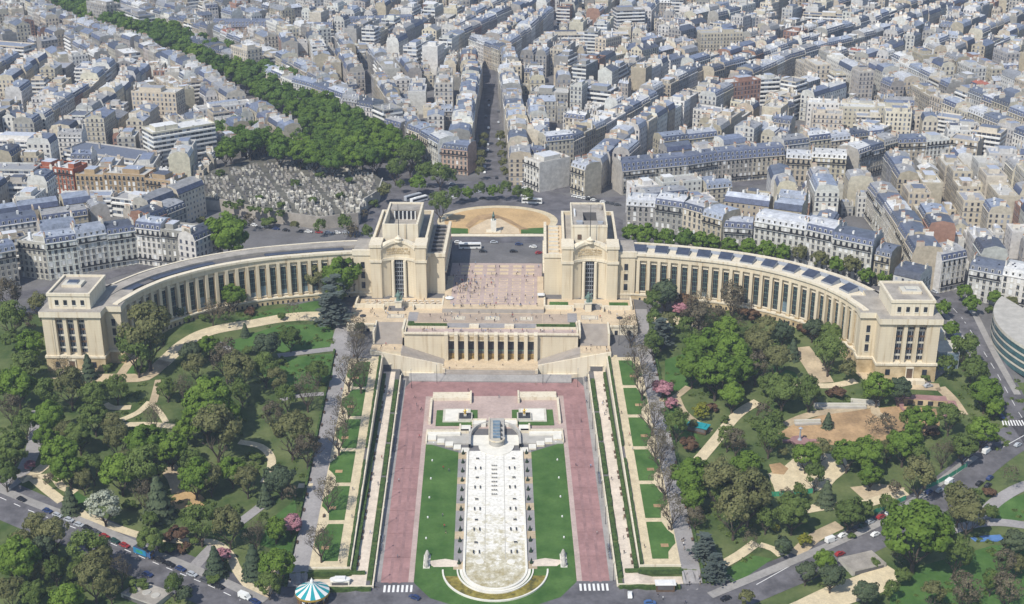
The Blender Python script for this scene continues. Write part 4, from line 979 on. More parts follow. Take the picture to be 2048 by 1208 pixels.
# ---- building geometry in local axes: front edge along x, depth along +y
def wallq(mb, x0, y0, x1, y1, z0, z1, m, tint, nb=0, fl=0, rr=rng):
    o1, o2 = rr.randrange(50), rr.randrange(50)
    mb.face([(x0, y0, z0), (x1, y1, z0), (x1, y1, z1), (x0, y0, z1)], m, [(o1, o2), (o1 + nb, o2), (o1 + nb, o2 + fl), (o1, o2 + fl)], tint)
def geo(Wm, Rm, ch, w, d, h, style, rr, wt, rt, st, front='facade_stone', blank=(True, True), lite=False):
    hw = w / 2; nb = max(1, round(w / 2.9)); fl = max(1, round(h / 3.15)); nd = max(1, round(d / 3.4))
    fm = 'facade_band' if style == 'modern' else front
    wallq(Wm, -hw, 0, hw, 0, -3, h, fm, wt, nb, fl * (h + 3) / h, rr); wallq(Wm, hw, d, -hw, d, -3, h, 'facade_plain', wt, nb, fl * (h + 3) / h, rr)
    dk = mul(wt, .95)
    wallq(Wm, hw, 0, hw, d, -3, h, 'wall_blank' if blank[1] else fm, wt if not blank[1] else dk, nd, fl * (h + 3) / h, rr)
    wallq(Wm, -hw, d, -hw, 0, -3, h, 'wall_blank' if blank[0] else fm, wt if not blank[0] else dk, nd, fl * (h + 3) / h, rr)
    if style in ('hauss', 'mans'):
        mh = rr.uniform(2.9, 3.7) if style == 'hauss' else 5.2; ins = 1.2 if style == 'hauss' else 2.2; rg = rr.uniform(.8, 1.6)
        Rm.box(-hw, hw, -.45, .25, h - .05, h + .28, 'clutter', mul(wt, 1.08), bottom=True)
        ym = [(0.05, h + .25), (ins, h + mh), (d / 2, h + mh + rg), (d - ins, h + mh), (d - .05, h + .25)]
        for (ya, za), (yb, zb_), m, t in ((ym[0], ym[1], 'slate', st), (ym[1], ym[2], 'zinc', rt), (ym[2], ym[3], 'zinc', rt), (ym[3], ym[4], 'slate', st)):
            Rm.face([(-hw, ya, za), (hw, ya, za), (hw, yb, zb_), (-hw, yb, zb_)], m, None, t)
        for x, fl_ in ((-hw, 1), (hw, 0)):
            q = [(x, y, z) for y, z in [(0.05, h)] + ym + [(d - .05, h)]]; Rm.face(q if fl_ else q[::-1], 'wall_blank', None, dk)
        for i in range(rr.randrange(2, 5)):
            tt = rr.uniform(.15, .75); xx = rr.uniform(-hw + 1.2, hw - 1.2); a_, b_ = ym[1], ym[2]; ya, za = lerp(a_[0], b_[0], tt), lerp(a_[1], b_[1], tt); yb, zb_ = ya + 1.1, za + 1.1 * (b_[1] - a_[1]) / max(.5, b_[0] - a_[0])
            if rr.random() < .6: Rm.face([(xx - .4, ya, za + .07), (xx + .4, ya, za + .07), (xx + .4, yb, zb_ + .07), (xx - .4, yb, zb_ + .07)], 'dark_glass')
            else: Rm.box(xx - .5, xx + .5, ya, yb, za - .3, zb_ + rr.uniform(.5, 1.6), 'clutter', (.66, .65, .62))
        nd_ = max(1, round(w / 3.0)); dw = .62
        for lv in range(1 if style == 'hauss' else 2):
            for i in range(nd_):
                x = -hw + w * (i + .5) / nd_; zb0 = h + .55 + lv * 2.3; y0 = .28 + lv * .95; y1 = y0 + 1.5
                Rm.face([(x - dw, y0, zb0), (x + dw, y0, zb0), (x + dw, y0, zb0 + 1.75), (x - dw, y0, zb0 + 1.75)], 'clutter', None, (.62, .60, .55))
                Rm.face([(x - dw * .62, y0 - .04, zb0 + .15), (x + dw * .62, y0 - .04, zb0 + .15), (x + dw * .62, y0 - .04, zb0 + 1.55), (x - dw * .62, y0 - .04, zb0 + 1.55)], 'dark_glass')
                Rm.face([(x - dw, y0, zb0 + 1.75), (x + dw, y0, zb0 + 1.75), (x + dw, y1, zb0 + 1.9), (x - dw, y1, zb0 + 1.9)], 'zinc', None, rt)
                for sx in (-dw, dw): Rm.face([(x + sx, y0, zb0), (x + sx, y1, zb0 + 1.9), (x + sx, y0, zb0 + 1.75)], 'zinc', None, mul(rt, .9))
        top = h + mh + rg
    elif style == 'gable':
        rg = rr.uniform(1.8, 3.4)
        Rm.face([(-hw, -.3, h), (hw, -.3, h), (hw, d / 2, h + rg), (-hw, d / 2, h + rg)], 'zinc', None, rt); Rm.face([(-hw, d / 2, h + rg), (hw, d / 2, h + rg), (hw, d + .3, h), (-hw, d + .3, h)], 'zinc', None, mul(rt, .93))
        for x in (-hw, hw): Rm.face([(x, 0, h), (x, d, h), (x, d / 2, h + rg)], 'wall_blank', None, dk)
        for i in range(rr.randrange(1, 4)):
            x = rr.uniform(-hw + 1.2, hw - 1.2); t0 = rr.uniform(.2, .6); y0 = d / 2 * t0; z0 = h + rg * t0 + .06
            Rm.face([(x - .5, y0, z0), (x + .5, y0, z0), (x + .5, y0 + 1.3, z0 + 1.3 * rg / (d / 2)), (x - .5, y0 + 1.3, z0 + 1.3 * rg / (d / 2))], 'dark_glass')
        top = h + rg
    else:
        if style == 'modern':
            k = fl
            for i in range(1, k + 1):
                z = h * i / k
                if rr.random() < .85: Wm.box(-hw + .1, hw - .1, -1.0, 0, z - 2.9, z - 1.9, 'clutter', (.70, .69, .66), bottom=True)
        Rm.box(-hw, hw, 0, d, h, h + .05, 'clutter', wt, ttint=rt)
        for q in ((-hw, hw, 0, .35), (-hw, hw, d - .35, d), (-hw, -hw + .35, .35, d - .35), (hw - .35, hw, .35, d - .35)): Rm.box(*q, h, h + .9, 'clutter', mul(wt, 1.05))
        if rr.random() < .75:
            a = rr.uniform(.25, .7); px = rr.uniform(-1, 1) * hw * (1 - a) * .8; Rm.box(px - hw * a, px + hw * a, d * .22, d * .75, h, h + 2.9, 'clutter', mul(wt, .97), ttint=pick(ZINC, rr))
        for i in range(rr.randrange(1, 5)):
            x, y = rr.uniform(-hw + 1, hw - 1.6), rr.uniform(1, d - 2); Rm.box(x, x + rr.uniform(.6, 1.8), y, y + rr.uniform(.6, 1.4), h, h + rr.uniform(3., 4.4) if rr.random() < .3 else h + 1.2, 'clutter', pick(((.6, .58, .54), (.35, .33, .31), (.7, .7, .7)), rr))
        top = h + 1
    n = (rr.choice((3, 4, 5, 6)) if Wm is Rm else rr.choice((2, 3, 3, 4)) if not lite else rr.choice((2, 2, 3))) if style != 'modern' else rr.choice((0, 1))
    for i in range(n):
        x = rr.choice((-hw + .4, hw - .4, rr.uniform(-hw + 1, hw - 1))) if i else rr.choice((-hw + .4, hw - .4)); L = rr.uniform(1.4, 4.2); y = rr.uniform(1.2, max(1.3, d - L - 1.2)); zt = top + rr.uniform(.9, 2.1)
        m = ch(); ct = pick(((.66, .62, .54), (.58, .53, .44), (.70, .68, .63), (.46, .39, .31), (.55, .53, .49)), rr)
        m.box(x - .36, x + .36, y, y + L, h - 1, zt, 'clutter', ct)
        if lite:
            m.box(x - .14, x + .14, y + .2, y + L - .2, zt, zt + .55, 'clutter', pick(((.40, .24, .16), (.55, .48, .40), (.5, .36, .27)), rr))
        else:
            for k in range(int(L / .62)): m.box(x - .15, x + .15, y + .2 + k * .62, y + .48 + k * .62, zt, zt + .65, 'clutter', (.36, .17, .10))
# ---- window parts for the nearest facades
def winmesh(kind):
    m = MB(); W2, H2 = .62, 1.12; fr = 'light_ledge' if kind != 2 else 'white_paint'
    m.box(-W2, W2, -.06, .02, -H2, H2, 'dark_glass' if kind < 2 else 'white_paint')
    for q in ((-W2 - .14, -W2, -.14, .02), (W2, W2 + .14, -.14, .02)): m.box(*q, -H2, H2 + .16, fr)
    m.box(-W2, W2, -.14, .02, H2, H2 + .16, fr); m.box(-W2 - .25, W2 + .25, -.26, .02, -H2 - .2, -H2, 'light_ledge')
    if kind == 0: m.box(-W2 - .1, W2 + .1, -.36, -.30, -H2, -H2 + .85, 'black_iron')
    if kind == 1: m.box(-.04, .04, -.10, -.06, -H2, H2, 'white_paint')
    if kind == 3: m.box(-W2, W2, -.10, -.06, .1, H2, 'white_paint')
    return m.mesh('window')
WINME = [winmesh(k) for k in range(4)]
NIND = [0]
def fit(a, where):
    for q in (a, a.replace('-storey', ''), ' '.join(w for w in a.split() if '-storey' not in w), ' '.join(w for w in a.split() if '-storey' not in w and w not in ('building', 'with', 'tall'))):
        lab = f'{q}, {where}'
        if len(lab.split()) <= 16: return lab
    lab = lab.replace(' the ', ' ').replace('from left, ', 'from left ')
    return lab
big = MB()                                 # buildings beyond the nearest three hundred
ROOFW = {'hauss': 'slate mansard', 'mans': 'tall slate mansard', 'gable': 'zinc gable roof', 'flat': 'flat roof', 'modern': 'white balconies'}
def building(x, y, ang, w, d, h, style, where, near=False, wall=None, roof=None, indiv=True, blank=(True, True), slate=None, z0=None, cat='building', extra=None):
    rr = random.Random(int(x * 13.7) ^ int(y * 7.3)); bk = random.Random(int(x // 55) * 131 + int(y // 48)); wt, wn = wall or (pick(WALLS, bk) if rr.random() < .6 else pick(WALLS, rr)); rt = roof or (pick(ZINC, bk) if rr.random() < .55 else pick(ZINC, rr)); st = slate or (pick(SLATE, rr) if rr.random() < .62 else mul(rt, .85))
    if wall is None and not near and rr.random() < .03: wt, wn = (.36, .21, .15), 'brick'
    if roof is None and not near and rr.random() < .008: rt = (.40, .13, .08)
    jit = rr.uniform(.74, 1.06); rt = mul(rt, rr.uniform(.72, 1.0)); wt = tuple(min(.8, c * jit * rr.uniform(.98, 1.02)) for c in wt)
    z0 = Z(x, y) if z0 is None else z0
    if style == 'flat' and roof is None: rt = pick(((.36, .35, .33), (.46, .45, .42), (.30, .31, .34), (.55, .55, .53)), rr)
    if not indiv:
        c, s = math.cos(ang), math.sin(ang); big.xf = lambda a, b, e: (x + a * c - b * s, y + a * s + b * c, z0 + e)
        geo(big, big, lambda: big, w, d, h, style, rr, wt, rt, st, blank=blank, lite=True); return None
    NIND[0] += 1
    fl = max(1, round(h / 3.15)); rf = ROOFW[style]
    if style == 'hauss' and st[0] > .2: rf = 'zinc mansard'
    lab = fit(f'{wn} {NUM[min(fl, 12)]}-storey building with {rf}', where)
    t = thing({'modern': 'modern_block', 'flat': 'flat_roofed_building'}.get(style, 'apartment_building'), lab, cat, (x, y, z0), ang, 'city buildings around the square')
    Wm, Rm = MB(), MB(); chs = []
    def ch(): m = MB(); chs.append(m); return m
    plainfront = near and style in ('hauss', 'mans', 'flat')
    geo(Wm, Rm, ch, w, d, h, style, rr, wt, rt, st, front='wall_blank' if plainfront else 'facade_stone', blank=blank, lite=not near)
    if plainfront:
        nb = max(2, round(w / 2.95)); fh = h / fl; hw = w / 2
        for k in range(1, fl + 1): Wm.box(-hw, hw, -.16, 0, k * fh - .28, k * fh - .06, 'clutter', mul(wt, 1.1), bottom=True)
        for k in range(nb + 1 if rr.random() < .5 else 0):
            xx = -hw + w * k / nb; Wm.box(max(-hw, xx - .2), min(hw, xx + .2), -.12, 0, fh, h - .3, 'clutter', mul(wt, 1.04))
    wo = Wm.build('wall', t); ro = Rm.build('roof', t)
    for m in chs: m.build('chimney', ro)
    if plainfront:
        vr = rr.random()
        for f in range(fl):
            for i in range(nb):
                if fl * nb > 100 and f == 0: continue
                k = 0 if f in (1, fl - 1) else 1
                if rr.random() < .16: k = 3
                if rr.random() < .05: k = 2
                o = bpy.data.objects.new('window', WINME[k]); C.objects.link(o); o.parent = t
                o.location = (-w / 2 + w * (i + .5) / nb, -.03, f * fh + fh * .52); o.scale = (1, 1, clamp(fh / 3.2, .8, 1.15))
        for f in (1, fl - 1):
            if rr.random() < .7 and fl > 2:
                m = MB(); m.box(-w / 2 + .3, w / 2 - .3, -.85, -.17, f * fh - .12, f * fh + .1, 'clutter', mul(wt, 1.05), bottom=True); m.box(-w / 2 + .3, w / 2 - .3, -.85, -.79, f * fh + .1, f * fh + .95, 'black_iron'); m.build('balcony', t)
    return t
# ---- street fronts: eave line in the picture, its height, depth
ROWS = [
 ('WL', 'row behind the left palace wing', [(33, 480), (90, 486), (153, 477), (213, 467), (270, 459), (372, 471)], 19, 14.5, 14, 'hauss:6,flat:2', 1),
 ('WL0', 'row behind the left end pavilion', [(-70, 512), (30, 494)], 19, 15, 14, 'hauss:3,modern:1', 1),
 ('BR1', 'brick row beside the cemetery', [(-40, 338), (66, 340)], 19, 27, 15, 'modern:1', 0),
 ('BR2', 'brick row beside the cemetery', [(68, 333), (146, 342)], 18, 13, 14, 'flat:1', 1),
 ('BR3', 'brick row beside the cemetery', [(150, 350), (206, 352), (290, 357), (346, 364)], 15.5, 18, 14, 'flat:1', 1),
 ('BR4', 'brick row beside the cemetery', [(350, 387), (432, 397)], 18, 24, 13, 'flat:1', 0),
 ('WT', 'low terraces before the brick row', [(118, 398), (222, 396), (320, 408)], 11, 22, 12, 'modern:1', 0),
 ('BT', 'terrace blocks west of the cemetery', [(125, 297), (280, 319)], 13, 45, 20, 'modern:1', 0),
 ('BT', 'terrace blocks west of the cemetery', [(305, 268), (430, 248)], 24, 48, 17, 'modern:1', 0),
 ('BW', 'group above the cemetery trees', [(262, 184), (351, 188)], 25, 29, 14, 'flat:1', 0),
 ('BW', 'group above the cemetery trees', [(397, 222), (506, 207)], 15, 36, 12, 'flat:1', 0),
 ('GM', 'right side of the tree-lined avenue', [(372, 82), (420, 100), (461, 113)], 19, 20, 14, 'hauss:4,flat:1', 0),
 ('GM', 'right side of the tree-lined avenue', [(462, 92), (494, 101)], 27, 30, 14, 'flat:1', 0),
 ('GM', 'right side of the tree-lined avenue', [(520, 140), (583, 167), (623, 178), (683, 200)], 19, 17, 14, 'hauss:5,flat:2', 0),
 ('GM', 'right side of the tree-lined avenue', [(684, 203), (744, 214)], 18, 16, 14, 'hauss:1', 0),
 ('GM', 'right side of the tree-lined avenue', [(745, 213), (768, 223)], 23, 14, 14, 'modern:1', 0),
 ('GM', 'right side of the tree-lined avenue', [(768, 246), (800, 255)], 16, 14, 12, 'hauss:1', 0),
 ('SQ', 'row left of the central avenue mouth', [(813, 258), (838, 268), (876, 291)], 18, 16, 14, 'hauss:1', 1),
 ('SQ', 'row left of the central avenue mouth', [(877, 299), (935, 305)], 15, 19, 16, 'hauss:1', 1),
 ('AL', 'left side of the central avenue', [(938, 300), (946, 245), (957, 170), (965, 130)], 18, 15, 14, 'hauss:5,flat:1', 0),
 ('AR', 'right side of the central avenue', [(996, 138), (1004, 190), (1017, 262)], 18, 15, 14, 'hauss:5,flat:1', 0),
 ('WD', 'wedge where the far streets fork', [(937, 79), (998, 102)], 18, 15, 13, 'hauss:1', 0),
 ('WH', 'corner at the square', [(1048, 319), (1079, 331)], 17, 30, 24, 'flat:1', 1),
 ('PB', 'left side of the diagonal street', [(1093, 287), (1148, 281), (1213, 251), (1252, 229), (1316, 194)], 18, 15, 14, 'hauss:5,flat:1', 0),
 ('KC', 'corner block right of the square', [(1142, 329), (1170, 338), (1234, 345)], 18, 17, 15, 'hauss:1', 1),
 ('KM', 'long mansard front right of the square', [(1245, 344), (1310, 337), (1375, 331), (1436, 322), (1505, 316), (1570, 311)], 14.5, 19, 15, 'mans:1', 1),
 ('KR', 'right end of the long mansard front', [(1572, 313), (1623, 316), (1693, 320), (1743, 301), (1796, 286), (1853, 284), (1900, 280), (1956, 288)], 18, 16, 14, 'hauss:6,flat:2', 1),
 ('KR', 'right end of the long mansard front', [(1945, 262), (2002, 270)], 22, 30, 16, 'modern:1', 0),
 ('FR', 'row behind the right palace wing', [(1253, 408), (1310, 412), (1366, 420), (1444, 442)], 18.5, 16, 15, 'hauss:1', 1),
 ('FR', 'row behind the right palace wing', [(1447, 457), (1505, 461)], 14, 16, 14, 'hauss:1', 1),
 ('FR', 'row behind the right palace wing', [(1509, 445), (1612, 463), (1666, 475), (1746, 491)], 18.5, 20, 15, 'hauss:1', 1),
 ('FR', 'row behind the right palace wing', [(1750, 505), (1782, 512), (1822, 508)], 15, 12, 13, 'hauss:1', 1),
 ('RS', 'right side of the narrow street', [(1735, 376), (1766, 414), (1826, 503)], 18, 17, 14, 'hauss:1', 1),
 ('RC', 'corner row beyond the right end pavilion', [(1829, 507), (1886, 509), (1936, 499)], 18, 20, 15, 'hauss:1', 1),
 ('RC', 'corner row beyond the right end pavilion', [(1940, 525), (2075, 550)], 16, 20, 15, 'hauss:1', 1),
 ('TL', 'slabs at the head of the tree-lined avenue', [(172, 3), (212, 12)], 28, 30, 15, 'flat:1', 0),
 ('TL', 'slabs at the head of the tree-lined avenue', [(213, 10), (278, 34)], 24, 40, 14, 'modern:1', 0),
 ('LY', 'long slate-roofed school range', [(425, 54), (553, 54)], 11, 62, 15, 'mans:1', 0),
 ('LY', 'long slate-roofed school range', [(586, 60), (666, 60)], 10, 40, 14, 'mans:1', 0),
 ('LY', 'long slate-roofed school range', [(697, 49), (826, 44)], 11, 62, 15, 'mans:1', 0),
 ('DS', 'far slabs right of the central avenue', [(1090, 72), (1258, 70)], 13, 80, 15, 'modern:1', 0),
 ('DS', 'far slabs right of the central avenue', [(1234, 22), (1290, 20)], 22, 28, 14, 'modern:1', 0),
 ('DS', 'far slabs right of the central avenue', [(1402, 68), (1486, 66)], 24, 40, 14, 'flat:1', 0),
 ('DS', 'far slabs right of the central avenue', [(1455, 168), (1522, 160), (1560, 158)], 20, 22, 13, 'modern:1,flat:1', 0),
 ('DS', 'far slabs right of the central avenue', [(1605, 32), (1686, 36)], 16, 40, 14, 'modern:1', 0),
 ('DD', 'dark side of the far diagonal avenue', [(1490, 158), (1586, 114), (1660, 92), (1752, 70)], 18, 17, 14, 'hauss:4,flat:1', 0),
 ('DE', 'far right diagonal street', [(1820, 172), (1860, 194), (1935, 226), (2060, 276)], 18, 17, 14, 'hauss:4,flat:1', 0),
 ('FK', 'far forked streets', [(1000, 104), (1063, 60), (1108, 20)], 18, 18, 13, 'hauss:1', 0),
 ('FK', 'far forked streets', [(930, 66), (1024, 22)], 18, 18, 13, 'hauss:1', 0),
 ('MW', 'white terraces at the left edge of the city', [(-30, 283), (84, 287)], 14, 60, 16, 'modern:1', 0),
 ('MW', 'white terraces at the left edge of the city', [(-30, 92), (48, 98)], 18, 50, 15, 'modern:1', 0),
 ('KI', 'large blocks between the avenue and the mansard front', [(1140, 172), (1164, 174)], 22, 20, 14, 'flat:1', 0),
 ('KI', 'large blocks between the avenue and the mansard front', [(1060, 186), (1136, 190)], 14, 50, 18, 'flat:1', 0),
 ('KI', 'large blocks between the avenue and the mansard front', [(1166, 178), (1222, 184)], 17, 40, 16, 'modern:1', 0),
 ('RM', 'white modern blocks in the right-hand city', [(1866, 234), (1922, 242)], 14, 40, 14, 'modern:1', 0),
 ('RM', 'white modern blocks in the right-hand city', [(1386, 222), (1442, 230)], 14, 40, 14, 'flat:1', 0),
 ('RM', 'white modern blocks in the right-hand city', [(1706, 252), (1764, 262)], 15, 40, 15, 'modern:1', 0),
 ('GZ', 'diagonal lane left of the central avenue', [(742, 150), (790, 222), (826, 276)], 17, 15, 12, 'hauss:3,flat:1', 0),
]
BRICK = ((.40, .13, .07), 'red-brick'); TANB = ((.42, .30, .18), 'tan-brick'); CREAMY = ((.68, .60, .38), 'yellow-cream'); WHITE = ((.76, .75, .71), 'white'); GREY = ((.50, .50, .48), 'grey'); BROWN = ((.30, .22, .16), 'brown')
SPECIAL = {'BR1': GREY, 'BR2': BRICK, 'BR3': TANB, 'BR4': CREAMY, 'WT': WHITE, 'WH': ((.74, .71, .64), 'white-fronted'), 'LY': BROWN}
cnt = {}; jobs = []; fronts = []
for key, where, ep, h, lot, dpt, sty, near in ROWS:
    pool = [s for q in sty.split(',') for s in [q.split(':')[0]] * int(q.split(':')[1])]
    wp = [Vector(P(x, y, 25 + h)) for x, y in ep]
    for a, b in zip(wp, wp[1:]):
        L = (b - a).length; n = max(1, round(L / lot)); ang = math.atan2(b.y - a.y, b.x - a.x)
        for i in range(n):
            c = a.lerp(b, (i + .5) / n); w = L / n - .05; dd = dpt + rng.uniform(-1.5, 1.5)
            f = occ_frac(c.x, c.y, ang, w, dd)
            if f > .5: continue
            k = cnt.get(where, 0); cnt[where] = k + 1
            hh = h + rng.uniform(-1.2, 1.2) if h < 22 and key not in ('KM', 'LY') else h
            jobs.append(dict(x=c.x, y=c.y, ang=ang, w=w, d=dd, h=hh, style=pick(pool), key=key, where=where, idx=k, near=bool(near), wall=SPECIAL.get(key), blank=(i > 0, i < n - 1)))
            occ_mark(c.x, c.y, ang, w, dd)
            fd = 38 if key in ('FR', 'WL', 'WL0') else 17 if near else 9
            fronts.append((c.x + math.sin(ang) * fd, c.y - math.cos(ang) * fd, ang, w, fd))
for q in fronts: occ_mark(*q)
for j in jobs:
    n = cnt[j['where']]
    wh = j['where'] if n == 1 else (f"{ordn(j['idx'])} along the {j['where']}")
    kw = {}
    if j['key'] in ('KM', 'LY'): kw['slate'] = SLATE[1]; kw['roof'] = (.16, .18, .24)
    if j['key'] == 'WH': kw['roof'] = (.42, .40, .36); j['blank'] = (False, False)
    if j['key'] == 'BW': j['wall'] = WHITE if j['idx'] else ((.62, .54, .42), 'beige'); j['blank'] = (False, False)
    if j['key'] == 'SQ' and j['w'] > 17 and j['idx'] == cnt[j['where']] - 1: j['wall'] = ((.56, .40, .30), 'red-and-cream'); j['blank'] = (True, False)
    building(j['x'], j['y'], j['ang'], j['w'], j['d'], j['h'], j['style'], wh, j['near'], wall=j['wall'], blank=j['blank'], **kw)
for pts, w in STREETS.values(): mark_line(pts, w)
# ---- infill: fronts along every street, then courtyards
inf = []
def try_place(x, y, ang, w, d, h, style, tol=.06):
    if occ_frac(x, y, ang, w, d) > tol: return False
    occ_mark(x, y, ang, w, d); inf.append((x, y, ang, w, d, h, style)); return True
def inview(x, y, m=60): return 560 < y < 1880 and abs(x - y * .013) < .39 * y + m
STY = ['hauss'] * 9 + ['gable'] * 4 + ['flat'] * 3 + ['modern']
for pts, w in STREETS.values():
    for sgn in (1, -1):
        for a, b in zip(pts, pts[1:]):
            a, b = Vector(a[:2]), Vector(b[:2]); d = (b - a).normalized(); n = Vector((-d.y, d.x)) * sgn; L = (b - a).length; t = 0
            while t < L:
                lw_ = rng.uniform(12, 19); c = a + d * (t + lw_ / 2) + n * (w / 2 + 1.2); t += lw_
                if not inview(c.x, c.y): continue
                ang = math.atan2(d.y, d.x) if sgn > 0 else math.atan2(-d.y, -d.x)
                try_place(c.x, c.y, ang, lw_ - .1, rng.uniform(12, 15), rng.uniform(16.5, 20.5), pick(['hauss'] * 6 + ['flat', 'modern']), .1)
# blocks: cells of a jittered grid with lanes between them; inside a block parallel terraces share one direction and one cornice line
SEEDS = []
for i in range(-9, 10):
    for j in range(18):
        SEEDS.append((i * 92 + (46 if j % 2 else 0) + rng.uniform(-24, 24), 590 + j * 78 + rng.uniform(-20, 20)))
SA = np.array(SEEDS)
LANE = np.zeros_like(OCC); CELL = np.zeros(OCC.shape, int)
for j in range(760):
    gx_ = OX + (np.arange(900) + .5) * RES; d2 = np.sqrt((gx_[:, None] - SA[:, 0]) ** 2 + (OY + (j + .5) * RES - SA[:, 1]) ** 2); o2 = np.partition(d2, 1, axis=1)
    CELL[:, j] = d2.argmin(1); LANE[:, j] = (o2[:, 1] - o2[:, 0]) < 8.5
def in_cell(x, y, ang, w, d, c):
    X, Y = rect_pts(x, y, ang, w, d, 3.); i, j = cells(X, Y); i = np.clip(i, 0, 899); j = np.clip(j, 0, 759)
    return (CELL[i, j] == c).all() and not LANE[i, j].any()
def styles(x):
    return ['hauss'] * 5 + ['gable'] * 2 + ['flat'] * 5 + ['modern'] * 3 if x < -90 else ['hauss'] * 9 + ['gable'] * 2 + ['flat'] * 4 + ['modern'] * 2
for c, (sx, sy) in enumerate(SEEDS):
    if not inview(sx, sy, 120): continue
    dist, ang = street_dir(sx, sy)
    if dist > 75: ang += rng.uniform(-.12, .12)
    while math.cos(ang) < 0: ang += math.pi
    ca_, sa_ = math.cos(ang), math.sin(ang); base_h = rng.uniform(16.5, 20.5); bst = pick(styles(sx)); pitch = rng.uniform(19, 25); v = -66 + rng.uniform(0, 8); row = 0
    while v < 66:
        u = -70; flip = row % 2
        while u < 70:
            w = rng.uniform(13, 25); d = rng.uniform(11, 13.5); uu, vv = u + w / 2, v; a = ang
            if flip: vv, a = v + d, ang + math.pi
            x, y = sx + uu * ca_ - vv * sa_, sy + uu * sa_ + vv * ca_
            st_ = bst if rng.random() < .55 else pick(styles(sx)); h = base_h + rng.uniform(-.7, .7) if st_ == 'hauss' else base_h + rng.uniform(-4, 5)
            if inview(x, y) and occ_frac(x, y, a, w - .1, d) < .05 and in_cell(x, y, a, w - .1, d, c): occ_mark(x, y, a, w - .1, d); inf.append((x, y, a, w - .1, d, h, st_)); u += w
            else: u += 2.5
        v += pitch; row += 1
pts_ = []
y = 560.
while y < 1880:
    x = -.42 * y - 70
    while x < .42 * y + 70: pts_.append((x + rng.uniform(-3, 3), y + rng.uniform(-3, 3))); x += 6.5
    y += 6.5
rng.shuffle(pts_)
for rnd, (wr, dr, hr) in enumerate((((11, 16), (9, 12), (13, 19)), ((6, 9), (6, 9), (5, 13)))):
    for x, y in pts_:
        if not inview(x, y): continue
        i, j = cells(x, y); i = min(max(int(i), 0), 899); j = min(max(int(j), 0), 759)
        if OCC[i, j] or LANE[i, j]: continue
        c = CELL[i, j]; ang = street_dir(*SEEDS[c])[1] + rng.choice((0, math.pi / 2))
        while math.cos(ang) < -.3: ang += math.pi
        w, d = rng.uniform(*wr), rng.uniform(*dr); cc, ss = math.cos(ang), math.sin(ang); x0, y0 = x + ss * d / 2, y - cc * d / 2
        if in_cell(x0, y0, ang, w, d, c): try_place(x0, y0, ang, w, d, rng.uniform(*hr), pick(['flat', 'gable', 'flat', 'hauss'] if rnd else styles(x)), .04)
ROWREF = [(j['x'], j['y'], j['where']) for j in jobs]
def vis(b):
    px, py = I(b[0], b[1], 45); return -30 < px < 2078 and -10 < py < 640
inf.sort(key=lambda b: (not vis(b), dep(b[0], b[1], 45)))
ni = max(0, 298 - NIND[0]); first = inf[:ni]; grp = {}
for b in first:
    r = min(ROWREF, key=lambda q: (q[0] - b[0]) ** 2 + (q[1] - b[1]) ** 2); grp.setdefault(r[2], []).append(b)
for k, L in grp.items():
    L.sort(key=lambda b: I(b[0], b[1], 45)[0])
    for i, b in enumerate(L):
        s = 'behind the ' + k.replace('right side of the ', '').replace('left side of the ', '').replace('right end of the ', '')
        building(*b[:7], f'{ordn(i)} from left, {s}', False, blank=(rng.random() < .45, rng.random() < .45))
for b in inf[ni:]: building(*b[:7], '', indiv=False, blank=(rng.random() < .4, rng.random() < .4))
big.xf = IDF
o = big.build('city_buildings'); tag(o, 'dense mass of pale zinc-roofed Paris buildings reaching to the top of the view', 'buildings', None, 'stuff')
print('BUILDINGS', NIND[0], len(inf) - ni)

# ================================================================ square, cemetery
sqm = MB(); EC = P(995, 443, 25); ex = (1101 - 889) / 2 / (F / dep(*EC, 25)); ey = (P(990, 413, 25)[1] - P(990, 468, 25)[1]) / 2
el = arc(EC[0], EC[1], ex, ey, 0, 2 * math.pi, 40)[:-1]
drape_poly(sqm, [(EC[0] + (x - EC[0]) * 1.14, EC[1] + (y - EC[1]) * 1.14 + 1) for x, y in el], 'gravel_pale', .14, 8); drape_poly(sqm, el, 'sand_tan', .2, 8)
q = [P(x, y, 25) for x, y in ((938, 468), (1040, 468), (1037, 458), (1030, 455), (990, 432), (950, 452), (940, 458))]; drape_poly(sqm, q, 'terrace_paving', .3)
for q in ([(885, 468), (936, 468), (936, 458), (892, 456)], [(1042, 468), (1094, 468), (1088, 456), (1042, 458)]): drape_poly(sqm, [P(x, y, 25) for x, y in q], 'lawn', .26)
drape_poly(sqm, [P(x, y, 25) for x, y in ((930, 452), (955, 432), (985, 428), (1020, 440), (1045, 455), (1060, 460), (1040, 460), (1030, 452), (1000, 438), (960, 440), (938, 458))], 'bare_earth', .33)
drape_poly(sqm, [P(x, y, 25) for x, y in ((884, 474), (1096, 474), (1096, 469), (884, 469))], 'limestone_pale', .34)
struct(sqm, 'square_ground')
x, y = P(987, 464, 25)
t = thing('monument', 'tall pale monument with bronze rider at the edge of the tan square', 'monument', (x, y, 25), 0)
m = MB(); m.box(-4, 4, -2.5, 2.5, 0, .8, 'limestone_pale'); m.box(-1.5, 1.5, -1.8, 1.8, .8, 7.2, 'white_stone'); m.build('plinth', t)
m = MB(); m.tube((0, -1.8, 9.2), (0, 1.6, 9.3), .75, .7, 'bronze', 8)
for dx in (-.45, .45):
    for dy in (-1.4, 1.3): m.tube((dx, dy, 9.1), (dx, dy, 7.2), .26, .16, 'bronze')
